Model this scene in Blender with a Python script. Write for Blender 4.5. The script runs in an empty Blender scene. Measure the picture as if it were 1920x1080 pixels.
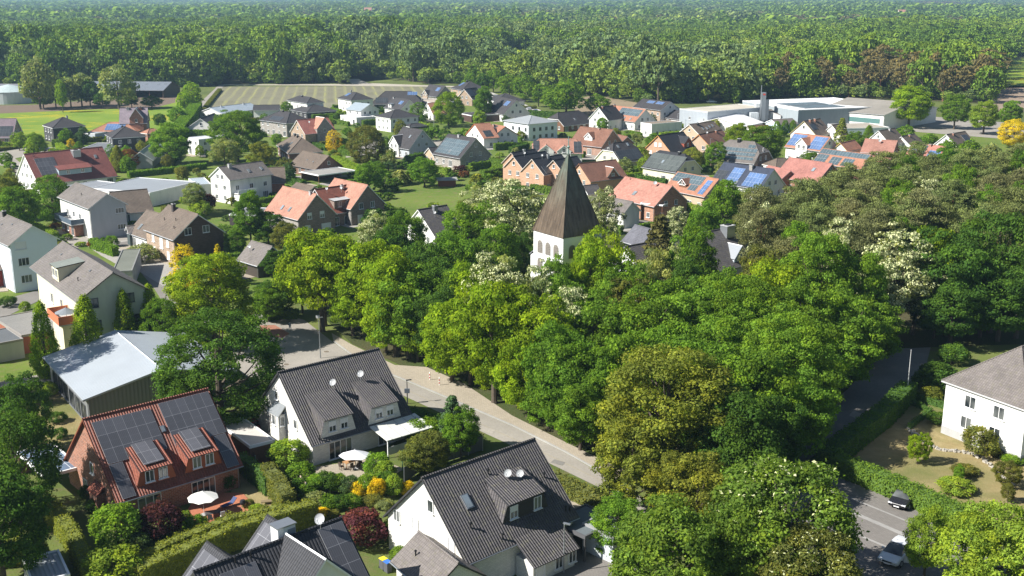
import bpy, bmesh, math, random
import numpy as np
from mathutils import Vector, Matrix
from math import sin, cos, tan, pi, radians as R, atan2, hypot, sqrt
S = bpy.context.scene
COL = S.collection
# ------------------------------------------------------------ camera, sky, sun, exposure
F_, CH = 2100.0, 54.0
TH = math.atan(552/F_)
cd = bpy.data.cameras.new('camera'); cam = bpy.data.objects.new('camera', cd); COL.objects.link(cam)
cd.sensor_width = 36; cd.lens = F_/1920*36; cd.clip_start = 1; cd.clip_end = 30000
cam.location = (0, 0, CH); cam.rotation_euler = (pi/2-TH, 0, 0); S.camera = cam
SUN_AZ, SUN_EL = 17.0, 40.0       # sun stands to the left, a little behind the camera
W = bpy.data.worlds.new('World'); S.world = W; W.use_nodes = True
nt = W.node_tree; bg = nt.nodes['Background']; sk = nt.nodes.new('ShaderNodeTexSky')
sk.sky_type = 'NISHITA'; sk.sun_disc = False; sk.sun_elevation = R(SUN_EL)
sk.sun_rotation = R(270-SUN_AZ); sk.air_density = 1.0; sk.dust_density = 0.6; sk.ozone_density = 1.5
nt.links.new(sk.outputs[0], bg.inputs[0]); bg.inputs[1].default_value = 0.052
sl = bpy.data.lights.new('sun', 'SUN'); sl.energy = 5.0; sl.angle = R(0.53); sl.color = (1, .965, .90)
so = bpy.data.objects.new('sun', sl); COL.objects.link(so)
sv = Vector((-cos(R(SUN_AZ))*cos(R(SUN_EL)), -sin(R(SUN_AZ))*cos(R(SUN_EL)), sin(R(SUN_EL))))
so.rotation_euler = sv.to_track_quat('Z', 'Y').to_euler(); so.location = (-60, -20, 90)
S.view_settings.view_transform = 'Standard'; S.view_settings.look = 'None'
S.view_settings.exposure = 0.92; S.view_settings.gamma = 1
S.cycles.max_bounces = 5; S.cycles.diffuse_bounces = 2; S.cycles.glossy_bounces = 2
S.cycles.transmission_bounces = 3; S.cycles.transparent_max_bounces = 6; S.cycles.volume_bounces = 0
S.cycles.caustics_reflective = False; S.cycles.caustics_refractive = False
S.cycles.use_denoising = True

def P(px, py, z=0.0):
    x = (px-960)/F_; y = -(py-540)/F_
    d = Vector((x, cos(TH)+y*sin(TH), -sin(TH)+y*cos(TH)))
    t = (z-CH)/d.z
    return Vector((0, 0, CH))+d*t
def proj(p):
    x, y, z = p[0], p[1], p[2]-CH
    f = y*cos(TH)-z*sin(TH); u = y*sin(TH)+z*cos(TH)
    return 960+F_*x/f, 540-F_*u/f, f
rnd = random.Random(7)

# ------------------------------------------------------------ object helpers
def tag(o, label=None, cat=None, group=None, kind=None):
    if label: o['label'] = label
    if cat: o['category'] = cat
    if group: o['group'] = group
    if kind: o['kind'] = kind
    return o
def link(o, parent=None):
    COL.objects.link(o)
    if parent is not None: o.parent = parent
    return o
def thing(name, loc, label, cat, rz=0, group=None, scale=None):
    o = bpy.data.objects.new(name, None); COL.objects.link(o)
    o.location = loc; o.rotation_euler = (0, 0, rz); o.empty_display_size = .5
    if scale: o.scale = scale
    return tag(o, label, cat, group)
class MB:
    def __init__(s): s.v = []; s.f = []; s.m = []; s.uv = []; s.mats = []
    def mi(s, m):
        if m not in s.mats: s.mats.append(m)
        return s.mats.index(m)
    def face(s, pts, m, uv=None):
        pts = [Vector(p) for p in pts]
        b = len(s.v); s.v += [tuple(p) for p in pts]; s.f.append(tuple(range(b, b+len(pts)))); s.m.append(s.mi(m))
        if uv is None:
            n = Vector((0, 0, 0))
            for i in range(len(pts)):
                a, c = pts[i], pts[(i+1) % len(pts)]
                n += Vector(((a.y-c.y)*(a.z+c.z), (a.z-c.z)*(a.x+c.x), (a.x-c.x)*(a.y+c.y)))
            if n.length < 1e-9: n = Vector((0, 0, 1))
            n.normalize()
            h = Vector((0, 0, 1)).cross(n)
            h = h.normalized() if h.length > .05 else Vector((1, 0, 0))
            w = n.cross(h)
            uv = [(p.dot(h), p.dot(w)) for p in pts]
        s.uv += uv
    def box(s, c, d, m, rz=0, mt=None):
        x, y, z = [k/2 for k in d]; M = Matrix.Rotation(rz, 3, 'Z'); c = Vector(c)
        q = [c+M @ Vector((i*x, j*y, k*z)) for i in (-1, 1) for j in (-1, 1) for k in (-1, 1)]
        mt = mt or m
        for idx, mm in (((0, 1, 3, 2), m), ((4, 6, 7, 5), m), ((0, 4, 5, 1), m), ((2, 3, 7, 6), m), ((0, 2, 6, 4), m), ((1, 5, 7, 3), mt)):
            s.face([q[i] for i in idx], mm)
    def slab(s, quad, t, m, ms=None):      # quad thickened along its normal by t (outwards up)
        q = [Vector(p) for p in quad]; n = (q[1]-q[0]).cross(q[2]-q[0]).normalized()*t
        r = [p-n for p in q]; ms = ms or m
        s.face(q, m); s.face(r[::-1], ms)
        for i in range(len(q)):
            j = (i+1) % len(q); s.face([q[i], r[i], r[j], q[j]], ms)
    def tube(s, pts, rad, m, n=8, cap=True):
        pts = [Vector(p) for p in pts]; rings = []
        if not isinstance(rad, (list, tuple)): rad = [rad]*len(pts)
        for i, p in enumerate(pts):
            d = (pts[min(i+1, len(pts)-1)]-pts[max(i-1, 0)]).normalized()
            a = d.orthogonal().normalized() if abs(d.z) < .99 else Vector((1, 0, 0)); a = (a-d*a.dot(d)).normalized(); b = d.cross(a)
            rings.append([p+(a*cos(2*pi*k/n)+b*sin(2*pi*k/n))*rad[i] for k in range(n)])
        for i in range(len(rings)-1):
            for k in range(n):
                s.face([rings[i][k], rings[i][(k+1) % n], rings[i+1][(k+1) % n], rings[i+1][k]], m)
        if cap: s.face(rings[0][::-1], m); s.face(rings[-1], m)
    def lathe(s, prof, c, m, n=16):        # prof: (r,z) list
        c = Vector(c)
        for (r0, z0), (r1, z1) in zip(prof, prof[1:]):
            for k in range(n):
                a, b = 2*pi*k/n, 2*pi*(k+1)/n
                q = [c+Vector((r0*cos(a), r0*sin(a), z0)), c+Vector((r0*cos(b), r0*sin(b), z0)), c+Vector((r1*cos(b), r1*sin(b), z1)), c+Vector((r1*cos(a), r1*sin(a), z1))]
                if r0 < 1e-6: q = [q[0]]+q[2:]
                elif r1 < 1e-6: q = q[:3]
                s.face(q, m)
    def mesh(s, name):
        me = bpy.data.meshes.new(name); me.from_pydata(s.v, [], s.f)
        for m in s.mats: me.materials.append(m)
        me.polygons.foreach_set('material_index', s.m)
        l = me.uv_layers.new(name='uv'); l.data.foreach_set('uv', [c for p in s.uv for c in p])
        me.update(); return me
    def build(s, name, parent=None, smooth=False):
        me = s.mesh(name)
        if smooth: me.polygons.foreach_set('use_smooth', [True]*len(me.polygons))
        return link(bpy.data.objects.new(name, me), parent)

# ------------------------------------------------------------ materials
class N:
    def __init__(s, name):
        s.mat = bpy.data.materials.new(name); s.mat.use_nodes = True; s.t = s.mat.node_tree
        s.b = s.t.nodes['Principled BSDF']; s.b.inputs['Roughness'].default_value = .8
        s.b.inputs['Specular IOR Level'].default_value = .3
    def n(s, typ, ins=None, **kw):
        x = s.t.nodes.new('ShaderNode'+typ)
        for k, v in kw.items(): setattr(x, k, v)
        for k, v in (ins or {}).items(): s.set(x.inputs[k], v)
        return x
    def set(s, sock, v):
        if isinstance(v, bpy.types.NodeSocket): s.t.links.new(v, sock)
        elif hasattr(v, 'outputs'): s.t.links.new(v.outputs[0], sock)
        elif isinstance(v, (tuple, list)) and len(v) == 3 and sock.type == 'RGBA': sock.default_value = (*v, 1)
        else: sock.default_value = v
    def m(s, op, a, b=0.0, c=None):
        x = s.n('Math', operation=op); s.set(x.inputs[0], a); s.set(x.inputs[1], b)
        if c is not None: s.set(x.inputs[2], c)
        return x
    def noise(s, vec, sc, det=3, rough=.55): return s.n('TexNoise', {'Vector': vec, 'Scale': sc, 'Detail': det, 'Roughness': rough})
    def mix(s, f, a, b, bt='MIX'):
        x = s.n('Mix', data_type='RGBA', blend_type=bt, clamp_factor=True)
        s.set(x.inputs[0], f); s.set(x.inputs[6], a); s.set(x.inputs[7], b); return x.outputs[2]
    def ramp(s, f, lo, hi): return s.n('MapRange', {0: f, 1: lo, 2: hi}, clamp=True)
    def out(s, **kw):
        for k, v in kw.items(): s.set(s.b.inputs[k.replace('_', ' ')], v)
        return s.mat
CACHE = {}
def memo(f):
    def g(*a, **k):
        key = (f.__name__, a, tuple(sorted(k.items())))
        if key not in CACHE: CACHE[key] = f(*a, **k)
        return CACHE[key]
    return g
def mul(c, k): return tuple(min(1, x*k) for x in c)
@memo
def plain(c, rough=.6, metal=0.0, spec=.3, var=.12, sc=3.0):
    s = N('paint'); g = s.n('NewGeometry'); no = s.noise(g.outputs['Position'], sc)
    return s.out(Base_Color=s.mix(no, mul(c, 1-var), mul(c, 1+var)), Roughness=rough, Metallic=metal, Specular_IOR_Level=spec)
@memo
def tile(c, moss=0.0, tw=.3, th=.36, amp=1.0, var=.22):
    s = N('roof_tiles'); uv = s.n('UVMap'); sep = s.n('SeparateXYZ', {0: uv})
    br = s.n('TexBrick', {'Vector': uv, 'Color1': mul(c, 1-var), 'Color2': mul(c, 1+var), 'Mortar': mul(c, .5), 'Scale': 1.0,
             'Mortar Size': .018, 'Mortar Smooth': .4, 'Brick Width': tw, 'Row Height': th}, offset=0.0)  # darker joint lines put the shade of the tile overlaps into the colour
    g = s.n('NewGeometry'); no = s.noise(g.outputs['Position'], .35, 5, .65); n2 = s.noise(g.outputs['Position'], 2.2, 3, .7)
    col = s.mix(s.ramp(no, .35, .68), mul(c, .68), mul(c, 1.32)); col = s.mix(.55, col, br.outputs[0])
    if moss: col = s.mix(s.m('MULTIPLY', s.ramp(n2, .52, .68), moss), col, (.16, .15, .10))
    a = s.m('ABSOLUTE', s.m('SINE', s.m('MULTIPLY', sep.outputs[0], pi/tw)))
    b = s.m('SUBTRACT', 1.0, s.m('FRACT', s.m('DIVIDE', sep.outputs[1], th)))
    h = s.m('ADD', s.m('MULTIPLY', a, .05*amp), s.m('MULTIPLY', b, .045*amp))
    bp = s.n('Bump', {'Strength': 1.0, 'Distance': 1.0, 'Height': h})
    return s.out(Base_Color=col, Normal=bp, Roughness=.6, Specular_IOR_Level=.35)
@memo
def metal(c, w=.35, amp=1.0, rough=.4):
    s = N('ribbed_metal'); uv = s.n('UVMap'); sep = s.n('SeparateXYZ', {0: uv}); g = s.n('NewGeometry'); no = s.noise(g.outputs['Position'], .3, 4)
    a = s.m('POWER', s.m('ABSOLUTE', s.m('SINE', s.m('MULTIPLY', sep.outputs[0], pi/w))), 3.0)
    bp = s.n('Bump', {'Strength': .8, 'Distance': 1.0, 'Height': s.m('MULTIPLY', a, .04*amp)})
    return s.out(Base_Color=s.mix(s.m('MULTIPLY', a, .35), s.mix(no, mul(c, .9), mul(c, 1.15)), mul(c, .55)), Normal=bp, Roughness=rough, Metallic=.2)  # darker rib stripes paint the shading of the seams into the colour
@memo
def brick(c, mort=(.4, .37, .33), var=.3, w=.5, h=.16, stain=.15):
    s = N('brickwork'); uv = s.n('UVMap'); g = s.n('NewGeometry')
    br = s.n('TexBrick', {'Vector': uv, 'Color1': mul(c, 1-var), 'Color2': mul(c, 1+var), 'Mortar': mort, 'Scale': 1.0,
             'Mortar Size': .014, 'Brick Width': w, 'Row Height': h})
    no = s.noise(g.outputs['Position'], .5, 5, .6)
    col = s.mix(s.m('MULTIPLY', s.ramp(no, .45, .75), stain*2), br.outputs[0], mul(c, .6))
    return s.out(Base_Color=col, Roughness=.85, Normal=s.n('Bump', {'Strength': .4, 'Distance': .02, 'Height': br.outputs[1]}))
@memo
def plaster(c, dirt=.18, rough=.85):
    s = N('render_plaster'); g = s.n('NewGeometry'); mp = s.n('Mapping', {'Vector': g.outputs['Position'], 'Scale': (1, 1, .25)})
    no = s.noise(mp, .8, 6, .65); n2 = s.noise(g.outputs['Position'], 14, 2)
    col = s.mix(s.m('MULTIPLY', s.ramp(no, .42, .75), dirt*3), c, mul(c, .72))
    return s.out(Base_Color=col, Roughness=rough, Normal=s.n('Bump', {'Strength': .25, 'Distance': .02, 'Height': n2}))
@memo
def solar(c=(.095, .095, .105), line=(.24, .24, .25), pw=1.05, ph=1.7, lw=.018):
    s = N('solar_cells'); uv = s.n('UVMap')
    br = s.n('TexBrick', {'Vector': uv, 'Color1': mul(c, .85), 'Color2': mul(c, 1.2), 'Mortar': line, 'Scale': 1.0, 'Mortar Size': lw, 'Mortar Smooth': .2, 'Brick Width': pw, 'Row Height': ph}, offset=0.0)
    b2 = s.n('TexBrick', {'Vector': uv, 'Color1': (1, 1, 1), 'Color2': (1, 1, 1), 'Mortar': (1.5, 1.5, 1.55), 'Scale': 1.0, 'Mortar Size': .012, 'Brick Width': pw/6, 'Row Height': ph/2}, offset=0.0)
    return s.out(Base_Color=s.mix(1.0, br.outputs[0], b2.outputs[0], 'MULTIPLY'), Roughness=.3, Specular_IOR_Level=.5)
@memo
def glass(c=(.02, .026, .03)):
    s = N('window_glass'); g = s.n('NewGeometry'); no = s.noise(g.outputs['Position'], .35, 2)
    return s.out(Base_Color=s.mix(s.ramp(no, .4, .62), c, (.16, .17, .165)), Roughness=.06, Specular_IOR_Level=.7)
@memo
def ground(kind):
    s = N(kind); g = s.n('NewGeometry'); p = g.outputs['Position']; a = s.noise(p, .045, 5, .6); b = s.noise(p, .6, 4, .65); c = s.noise(p, 5, 3, .7)
    if kind == 'meadow':
        col = s.mix(s.ramp(a, .35, .65), (.15, .24, .03), (.24, .31, .045)); col = s.mix(s.m('MULTIPLY', b, .5), col, (.07, .13, .02))
        mp = s.n('Mapping', {'Vector': p, 'Scale': (.5, 1, 1)}); f = s.noise(mp, .07, 6, .7)
        col = s.mix(s.m('MULTIPLY', s.ramp(f, .53, .62), s.ramp(c, .45, .6)), col, (.62, .42, .015))
    elif kind == 'lawn':
        col = s.mix(s.ramp(a, .35, .65), (.10, .17, .025), (.18, .235, .045)); col = s.mix(s.ramp(b, .46, .72), col, (.23, .20, .09)); col = s.mix(s.m('MULTIPLY', c, .6), col, (.045, .085, .015))
    elif kind == 'dry':
        col = s.mix(s.ramp(b, .35, .7), (.27, .21, .10), (.36, .29, .15)); col = s.mix(s.ramp(a, .5, .62), col, (.16, .17, .06)); col = s.mix(s.m('MULTIPLY', c, .4), col, (.15, .12, .05))
    elif kind == 'soil':
        col = s.mix(b, (.13, .095, .07), (.21, .16, .12))
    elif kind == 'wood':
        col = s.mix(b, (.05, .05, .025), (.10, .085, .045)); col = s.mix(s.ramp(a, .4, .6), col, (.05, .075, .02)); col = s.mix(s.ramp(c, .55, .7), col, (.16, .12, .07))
    elif kind == 'base':
        col = s.mix(s.ramp(a, .35, .65), (.08, .11, .03), (.14, .17, .045)); col = s.mix(s.ramp(b, .5, .75), col, (.14, .12, .06))
    bp = s.n('Bump', {'Strength': .6, 'Distance': .12, 'Height': c})
    return s.out(Base_Color=col, Roughness=.95, Normal=bp, Specular_IOR_Level=.1)
@memo
def paved(c, kind='asphalt', rz=0.0):
    s = N(kind); g = s.n('NewGeometry'); p = g.outputs['Position']; a = s.noise(p, .12, 6, .65); b = s.noise(p, 3, 4, .7)
    col = s.mix(s.ramp(a, .3, .7), mul(c, .82), mul(c, 1.15)); col = s.mix(s.m('MULTIPLY', s.ramp(b, .45, .7), .4), col, mul(c, .65))
    if kind != 'asphalt':
        mp = s.n('Mapping', {'Vector': p, 'Rotation': (0, 0, rz)})
        br = s.n('TexBrick', {'Vector': mp, 'Color1': mul(c, .85), 'Color2': mul(c, 1.15), 'Mortar': mul(c, .5), 'Scale': 1.0, 'Mortar Size': .02, 'Brick Width': .4, 'Row Height': .2})
        col = s.mix(.5, col, br.outputs[0])
    return s.out(Base_Color=col, Roughness=.9, Specular_IOR_Level=.2)
@memo
def field(c1, c2, rz, w):
    s = N('crop_rows'); g = s.n('NewGeometry'); mp = s.n('Mapping', {'Vector': g.outputs['Position'], 'Rotation': (0, 0, rz)})
    no = s.noise(mp, .02, 4); sep = s.n('SeparateXYZ', {0: mp})
    x = s.m('ADD', sep.outputs[0], s.m('MULTIPLY', no, 2.5))
    f = s.m('POWER', s.m('ABSOLUTE', s.m('SINE', s.m('MULTIPLY', x, pi/w))), 9.0)
    f2 = s.m('ABSOLUTE', s.m('SINE', s.m('MULTIPLY', x, pi/1.5)))
    col = s.mix(f, c1, c2); col = s.mix(s.m('MULTIPLY', f2, .35), col, mul(c1, .75)); b = s.noise(g.outputs['Position'], .05, 5)
    return s.out(Base_Color=s.mix(s.ramp(b, .35, .7), col, mul(c1, 1.25)), Roughness=.95)
@memo
def leafmat(mode='obj', c=(.06, .11, .02), c2=(.13, .17, .03), trans=.42, ym=(1.7, 1.4, .7)):
    s = N('leaves_'+mode); s.t.nodes.remove(s.b)
    oi = s.n('ObjectInfo'); at = s.n('VertexColor', layer_name='tint'); sp = s.n('SeparateColor', {0: at})
    if mode == 'obj': base = oi.outputs['Color']
    else:
        n = s.noise(s.n('VectorMath', {0: oi.outputs['Location']}, operation='MULTIPLY').outputs[0], 1.0)
        vm = s.n('VectorMath', {0: oi.outputs['Location'], 1: (.006, .0035, 0)}, operation='MULTIPLY'); n = s.noise(vm, 1.0, 3)
        f = s.m('ADD', s.m('MULTIPLY', oi.outputs['Random'], .38), s.m('MULTIPLY', s.ramp(n, .35, .65), .65))
        base = s.mix(f, c, c2)
    ye = s.mix(1.0, base, ym, 'MULTIPLY')
    col = s.mix(sp.outputs[1], base, ye)
    vv = s.n('Combine' 'XYZ', {0: sp.outputs[0], 1: sp.outputs[0], 2: sp.outputs[0]})
    col = s.mix(1.0, col, vv.outputs[0], 'MULTIPLY')
    d = s.n('BsdfDiffuse', {'Color': col}); tr = s.n('BsdfTranslucent', {'Color': s.mix(1.0, col, (1.1, 1.25, .5), 'MULTIPLY')})
    mx = s.n('MixShader', {0: trans, 1: d.outputs[0], 2: tr.outputs[0]})
    s.t.links.new(mx.outputs[0], s.t.nodes['Material Output'].inputs[0]); return s.mat
WHITE = plaster((.78, .77, .73)); WFR = plain((.8, .8, .8), .4, var=.03); DFR = plain((.05, .05, .055), .4); BARK = plain((.10, .08, .06), .95, var=.4, sc=2.0)
PBARK = plain((.22, .11, .06), .9, var=.4, sc=2.0); ZINC = plain((.32, .34, .36), .35, .6); STEEL = plain((.45, .46, .47), .4, .5); SHUT = plain((.74, .74, .74), .5, var=.05)
GL = glass(); GL2 = glass((.05, .08, .09)); WOODB = plain((.16, .08, .045), .8, var=.3); BLACK = plain((.012, .012, .014), .5)
SOL = solar(); SOLB = solar((.085, .145, .28), (.42, .46, .52)); SOLD = solar((.045, .05, .055), (.13, .135, .14)); SOLG = solar((.07, .10, .115), (.40, .40, .38))
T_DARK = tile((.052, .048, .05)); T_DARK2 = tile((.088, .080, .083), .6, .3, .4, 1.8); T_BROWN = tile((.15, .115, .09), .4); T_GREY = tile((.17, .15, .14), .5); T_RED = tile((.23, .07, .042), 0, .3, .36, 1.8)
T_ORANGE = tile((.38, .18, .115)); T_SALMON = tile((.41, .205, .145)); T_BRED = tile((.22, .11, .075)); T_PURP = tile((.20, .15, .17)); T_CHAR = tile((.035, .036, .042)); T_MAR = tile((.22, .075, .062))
B_TAN = brick((.36, .25, .17)); B_RED = brick((.30, .11, .06)); B_DARK = brick((.09, .075, .065), (.16, .15, .14)); B_BRN = brick((.19, .10, .07), (.25, .2, .17)); B_GREY = brick((.28, .26, .24)); B_WHITE = brick((.72, .70, .65), (.5, .49, .46), .10, .4, .14, .10); B_PEACH = brick((.50, .29, .18), (.45, .35, .28), .15); B_ANTH = brick((.06, .06, .063), (.1, .1, .1))
CREAM = plaster((.66, .62, .45)); GREYP = plaster((.42, .42, .42), .3); REDP = plaster((.28, .05, .035)); BEIGE = plaster((.5, .38, .27))
# ------------------------------------------------------------ foliage
def leafmesh(name, seed, lobes, per, size, mat, up=.35, keep=-.35, cen=(0, 0, 5), blossom=None, aspect=.62, white=0.0, bmat=None):
    g = np.random.default_rng(seed); L = np.array(lobes, float); n = len(L)
    vol = (L[:, 3]*L[:, 4]); cnt = np.maximum(4, (per*vol/vol.mean())).astype(int)
    idx = np.repeat(np.arange(n), cnt); N_ = len(idx)
    d = g.normal(size=(N_, 3)); d /= np.linalg.norm(d, axis=1)[:, None]
    o = L[idx, :3]-np.array(cen); o /= (np.linalg.norm(o, axis=1)[:, None]+1e-6)
    k = (d*o).sum(1) > keep; d = d[k]; idx = idx[k]; N_ = len(idx)
    rr = np.clip(g.normal(.86, .20, (N_, 1)), .3, 1.4); c = L[idx, :3]+d*L[idx, 3:6]*rr
    nrm = d*.75+g.normal(size=(N_, 3))*.5; nrm[:, 2] += up; nrm /= np.linalg.norm(nrm, axis=1)[:, None]
    r = g.normal(size=(N_, 3)); t = np.cross(nrm, r); t /= np.linalg.norm(t, axis=1)[:, None]; b = np.cross(nrm, t)
    s = size*g.uniform(.4, 1.5, (N_, 1)); v = np.empty((N_, 4, 3))
    v[:, 0] = c-t*s; v[:, 1] = c+b*s*aspect+nrm*s*.15; v[:, 2] = c+t*s; v[:, 3] = c-b*s*aspect+nrm*s*.15
    me = bpy.data.meshes.new(name); me.vertices.add(N_*4); me.vertices.foreach_set('co', v.reshape(-1))
    me.loops.add(N_*4); me.loops.foreach_set('vertex_index', np.arange(N_*4)); me.polygons.add(N_); me.polygons.foreach_set('loop_start', np.arange(N_)*4)
    me.materials.append(mat)
    if white > 0:
        me.materials.append(bmat); wl = g.random(n) < .9; hi = (d[:, 2] > -.1) & wl[idx] & (g.random(N_) < white); me.polygons.foreach_set('material_index', hi.astype(np.int32))
    me.update(calc_edges=True)
    ca = me.color_attributes.new(name='tint', type='FLOAT_COLOR', domain='POINT')
    br = L[idx, 6]*g.uniform(.75, 1.3, N_); hu = np.clip(L[idx, 7]+g.normal(size=N_)*.22, 0, 1)
    a = np.ones((N_, 4, 4)); a[:, :, 0] = br[:, None]; a[:, :, 1] = hu[:, None]; a[:, :, 2] = 0
    ca.data.foreach_set('color', a.reshape(-1)); return me
def lobes_for(kind, seed, n):
    g = random.Random(seed); L = []; bumps = [(Vector((g.gauss(0, 1), g.gauss(0, 1), g.gauss(0, .7))).normalized(), g.uniform(-.32, .30)) for _ in range(9)]
    def shape(v): return 1+sum(k*max(0, v.dot(b))**4 for b, k in bumps)
    for i in range(n):
        u = (i+.5)/n; a = i*2.399963+g.uniform(-.5, .5); tb = g.uniform(.72, 1.22); th = g.uniform(0, .75)**1.4
        if kind in ('broad', 'loose', 'round'):
            zc, rz, rx, low = {'broad': (5.3, 4.5, 4.0, -.8), 'loose': (5.5, 4.3, 3.9, -.7), 'round': (5.0, 4.8, 4.1, -.95)}[kind]
            w = low+(1-low)*u; rad = sqrt(max(0, 1-w*w)); e = shape(Vector((rad*cos(a), rad*sin(a), w))); q = (g.uniform(.62, .98) if kind != 'loose' else g.uniform(.42, 1.05))*e
            if kind == 'round': q = g.uniform(.75, .95)*(1+(e-1)*.5)
            r = g.uniform(.42, .98)*sqrt(110/n)*(1.12 if kind != 'loose' else .95)
            L.append((rx*rad*q*cos(a), rx*rad*q*sin(a), zc+rz*w*q*.98, r*1.15, r*1.15, r*.62, tb, th))
        elif kind == 'pine':
            w = -.75+1.75*u; rad = sqrt(max(0, 1-w*w)); q = g.uniform(.2, 1.08)*shape(Vector((rad*cos(a), rad*sin(a), w))); r = g.uniform(.38, .88)*(1 if n > 50 else 1.3)
            L.append((3.9*rad*q*cos(a), 3.9*rad*q*sin(a), 6.5+3.0*w+g.uniform(-.3, .35), r*1.35, r*1.35, r*.42, tb, g.uniform(0, .6)))
        elif kind in ('cone', 'spruce', 'column'):
            z = .6+8.9*u; k = {'cone': 2.2*(1-u)**.62*min(1, .45+u*2.6), 'spruce': 2.5*(1-u)**.85+.1, 'column': 1.5*(1-abs(2*u-1)**3)**.5}[kind]*g.uniform(.8, 1.1)
            r = g.uniform(.5, .8)*(1-.4*u); L.append((k*cos(a), k*sin(a), z, r, r, r*(1.25 if kind != 'spruce' else .45), tb, th))
        elif kind == 'shrub':
            w = -.25+1.2*u; w = min(w, .97); rad = sqrt(max(0, 1-w*w)); q = g.uniform(.72, .95); r = g.uniform(.6, 1.2)
            L.append((3.6*rad*q*cos(a), 3.6*rad*q*sin(a), 3.6+5.2*w*q, r*1.2, r*1.2, r*1.2, tb, th))
    return L
BLOS = plain((.50, .52, .27), .9, var=.15)
LM = leafmat('obj'); PM = leafmat('obj', trans=.15, ym=(1.3, 1.2, .85))
def trunkmesh(name, lobes, seed, r0, mat, base=0.0, nl=10, top=.8):
    g = random.Random(seed); mb = MB(); h = 10*top
    mb.tube([(0, 0, -.3), (0, 0, .25), (.05, .03, h*.4), (-.05, .08, h*.75), (0, 0, h)], [r0*1.5, r0, r0*.75, r0*.45, r0*.15], mat, 8)
    for l in g.sample(lobes, min(nl, len(lobes))):
        z0 = max(1.4, min(h*.8, l[2]*.55)); p0 = Vector((0, 0, z0)); p1 = Vector(l[:3]); mid = p0.lerp(p1, .5)+Vector((0, 0, -.25))
        mb.tube([p0, mid, p1], [r0*.42, r0*.25, r0*.08], mat, 5)
    return mb.mesh(name)
KINDS = {}
def kind_def(key, shape, n, per, size, nvar, lod, mat=None, up=.35, white=0, bark=None, r0=.28, top=.8, nl=10, keep=-.35):
    KINDS[key] = []
    for k in range(nvar):
        L = lobes_for(shape, 11*k+len(key)*7+sum(map(ord, key)), n)
        me = leafmesh('crown', k+5, L, per, size, mat or LM, up=up, keep=keep, cen=(0, 0, 6.5 if shape == 'pine' else 5 if shape != 'shrub' else 3), white=white, bmat=BLOS)
        KINDS[key].append((me, trunkmesh('trunk', L, k, r0, bark or BARK, nl=nl, top=top)))
kind_def('broad', 'broad', 165, 250, .118, 4, 0)
kind_def('big', 'broad', 230, 330, .082, 2, 0, nl=16)
kind_def('bigdark', 'round', 230, 300, .08, 1, 0, nl=16)
kind_def('round', 'round', 130, 290, .115, 2, 0)
kind_def('loose', 'loose', 110, 240, .12, 3, 0)
kind_def('robinia', 'loose', 120, 230, .115, 2, 0, white=.6)
kind_def('chestnut', 'round', 140, 330, .105, 1, 0, white=.06)
kind_def('pine', 'pine', 115, 200, .085, 5, 0, mat=PM, bark=PBARK, r0=.22, top=.9, keep=-1)
kind_def('cone', 'cone', 170, 150, .10, 2, 0, top=.9)
kind_def('spruce', 'spruce', 110, 110, .15, 1, 0, mat=PM, top=.97, r0=.2)
kind_def('column', 'column', 60, 110, .13, 1, 0, top=.85)
kind_def('shrub', 'shrub', 50, 170, .22, 3, 0, r0=.4, top=.5, nl=4)
kind_def('mbroad', 'broad', 70, 75, .30, 3, 1)
kind_def('mshrub', 'shrub', 24, 40, .62, 2, 1, r0=.4, top=.5, nl=3)
kind_def('mpine', 'pine', 48, 70, .30, 3, 1, mat=PM, bark=PBARK, r0=.2, top=.9, keep=-1)
GREENS = {'bright': (.20, .30, .022), 'green': (.13, .235, .03), 'dark': (.072, .145, .028), 'olive': (.15, .17, .045), 'yellow': (.58, .45, .025), 'gold': (.195, .225, .042), 'pine': (.15, .185, .066),
          'bpine': (.16, .17, .075), 'lime': (.21, .31, .045), 'pale': (.23, .28, .12), 'red': (.135, .05, .062), 'purple': (.07, .03, .04), 'grey': (.19, .24, .11), 'blue': (.08, .14, .06), 'hedge': (.12, .205, .035), 'cedar': (.11, .11, .04), 'rust': (.19, .09, .04)}
TREES = []
LIMX = [480, 530, 600, 660, 740, 800, 860, 960, 1060, 1178, 1260, 1330, 1380, 1490, 1590, 1640, 1700, 2000]; LIMY = [572, 586, 618, 640, 680, 686, 720, 775, 824, 880, 945, 935, 884, 804, 722, 652, 646, 636]
CN = {'big': 'broadleaf_tree', 'bigdark': 'broadleaf_tree', 'broad': 'broadleaf_tree', 'round': 'broadleaf_tree', 'loose': 'loose_crowned_tree', 'robinia': 'blossoming_tree', 'chestnut': 'chestnut_tree', 'pine': 'pine_tree', 'cone': 'hornbeam_tree', 'spruce': 'spruce_tree', 'column': 'columnar_tree', 'shrub': 'shrub', 'mbroad': 'broadleaf_tree', 'mshrub': 'shrub', 'mpine': 'pine_tree'}
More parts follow.
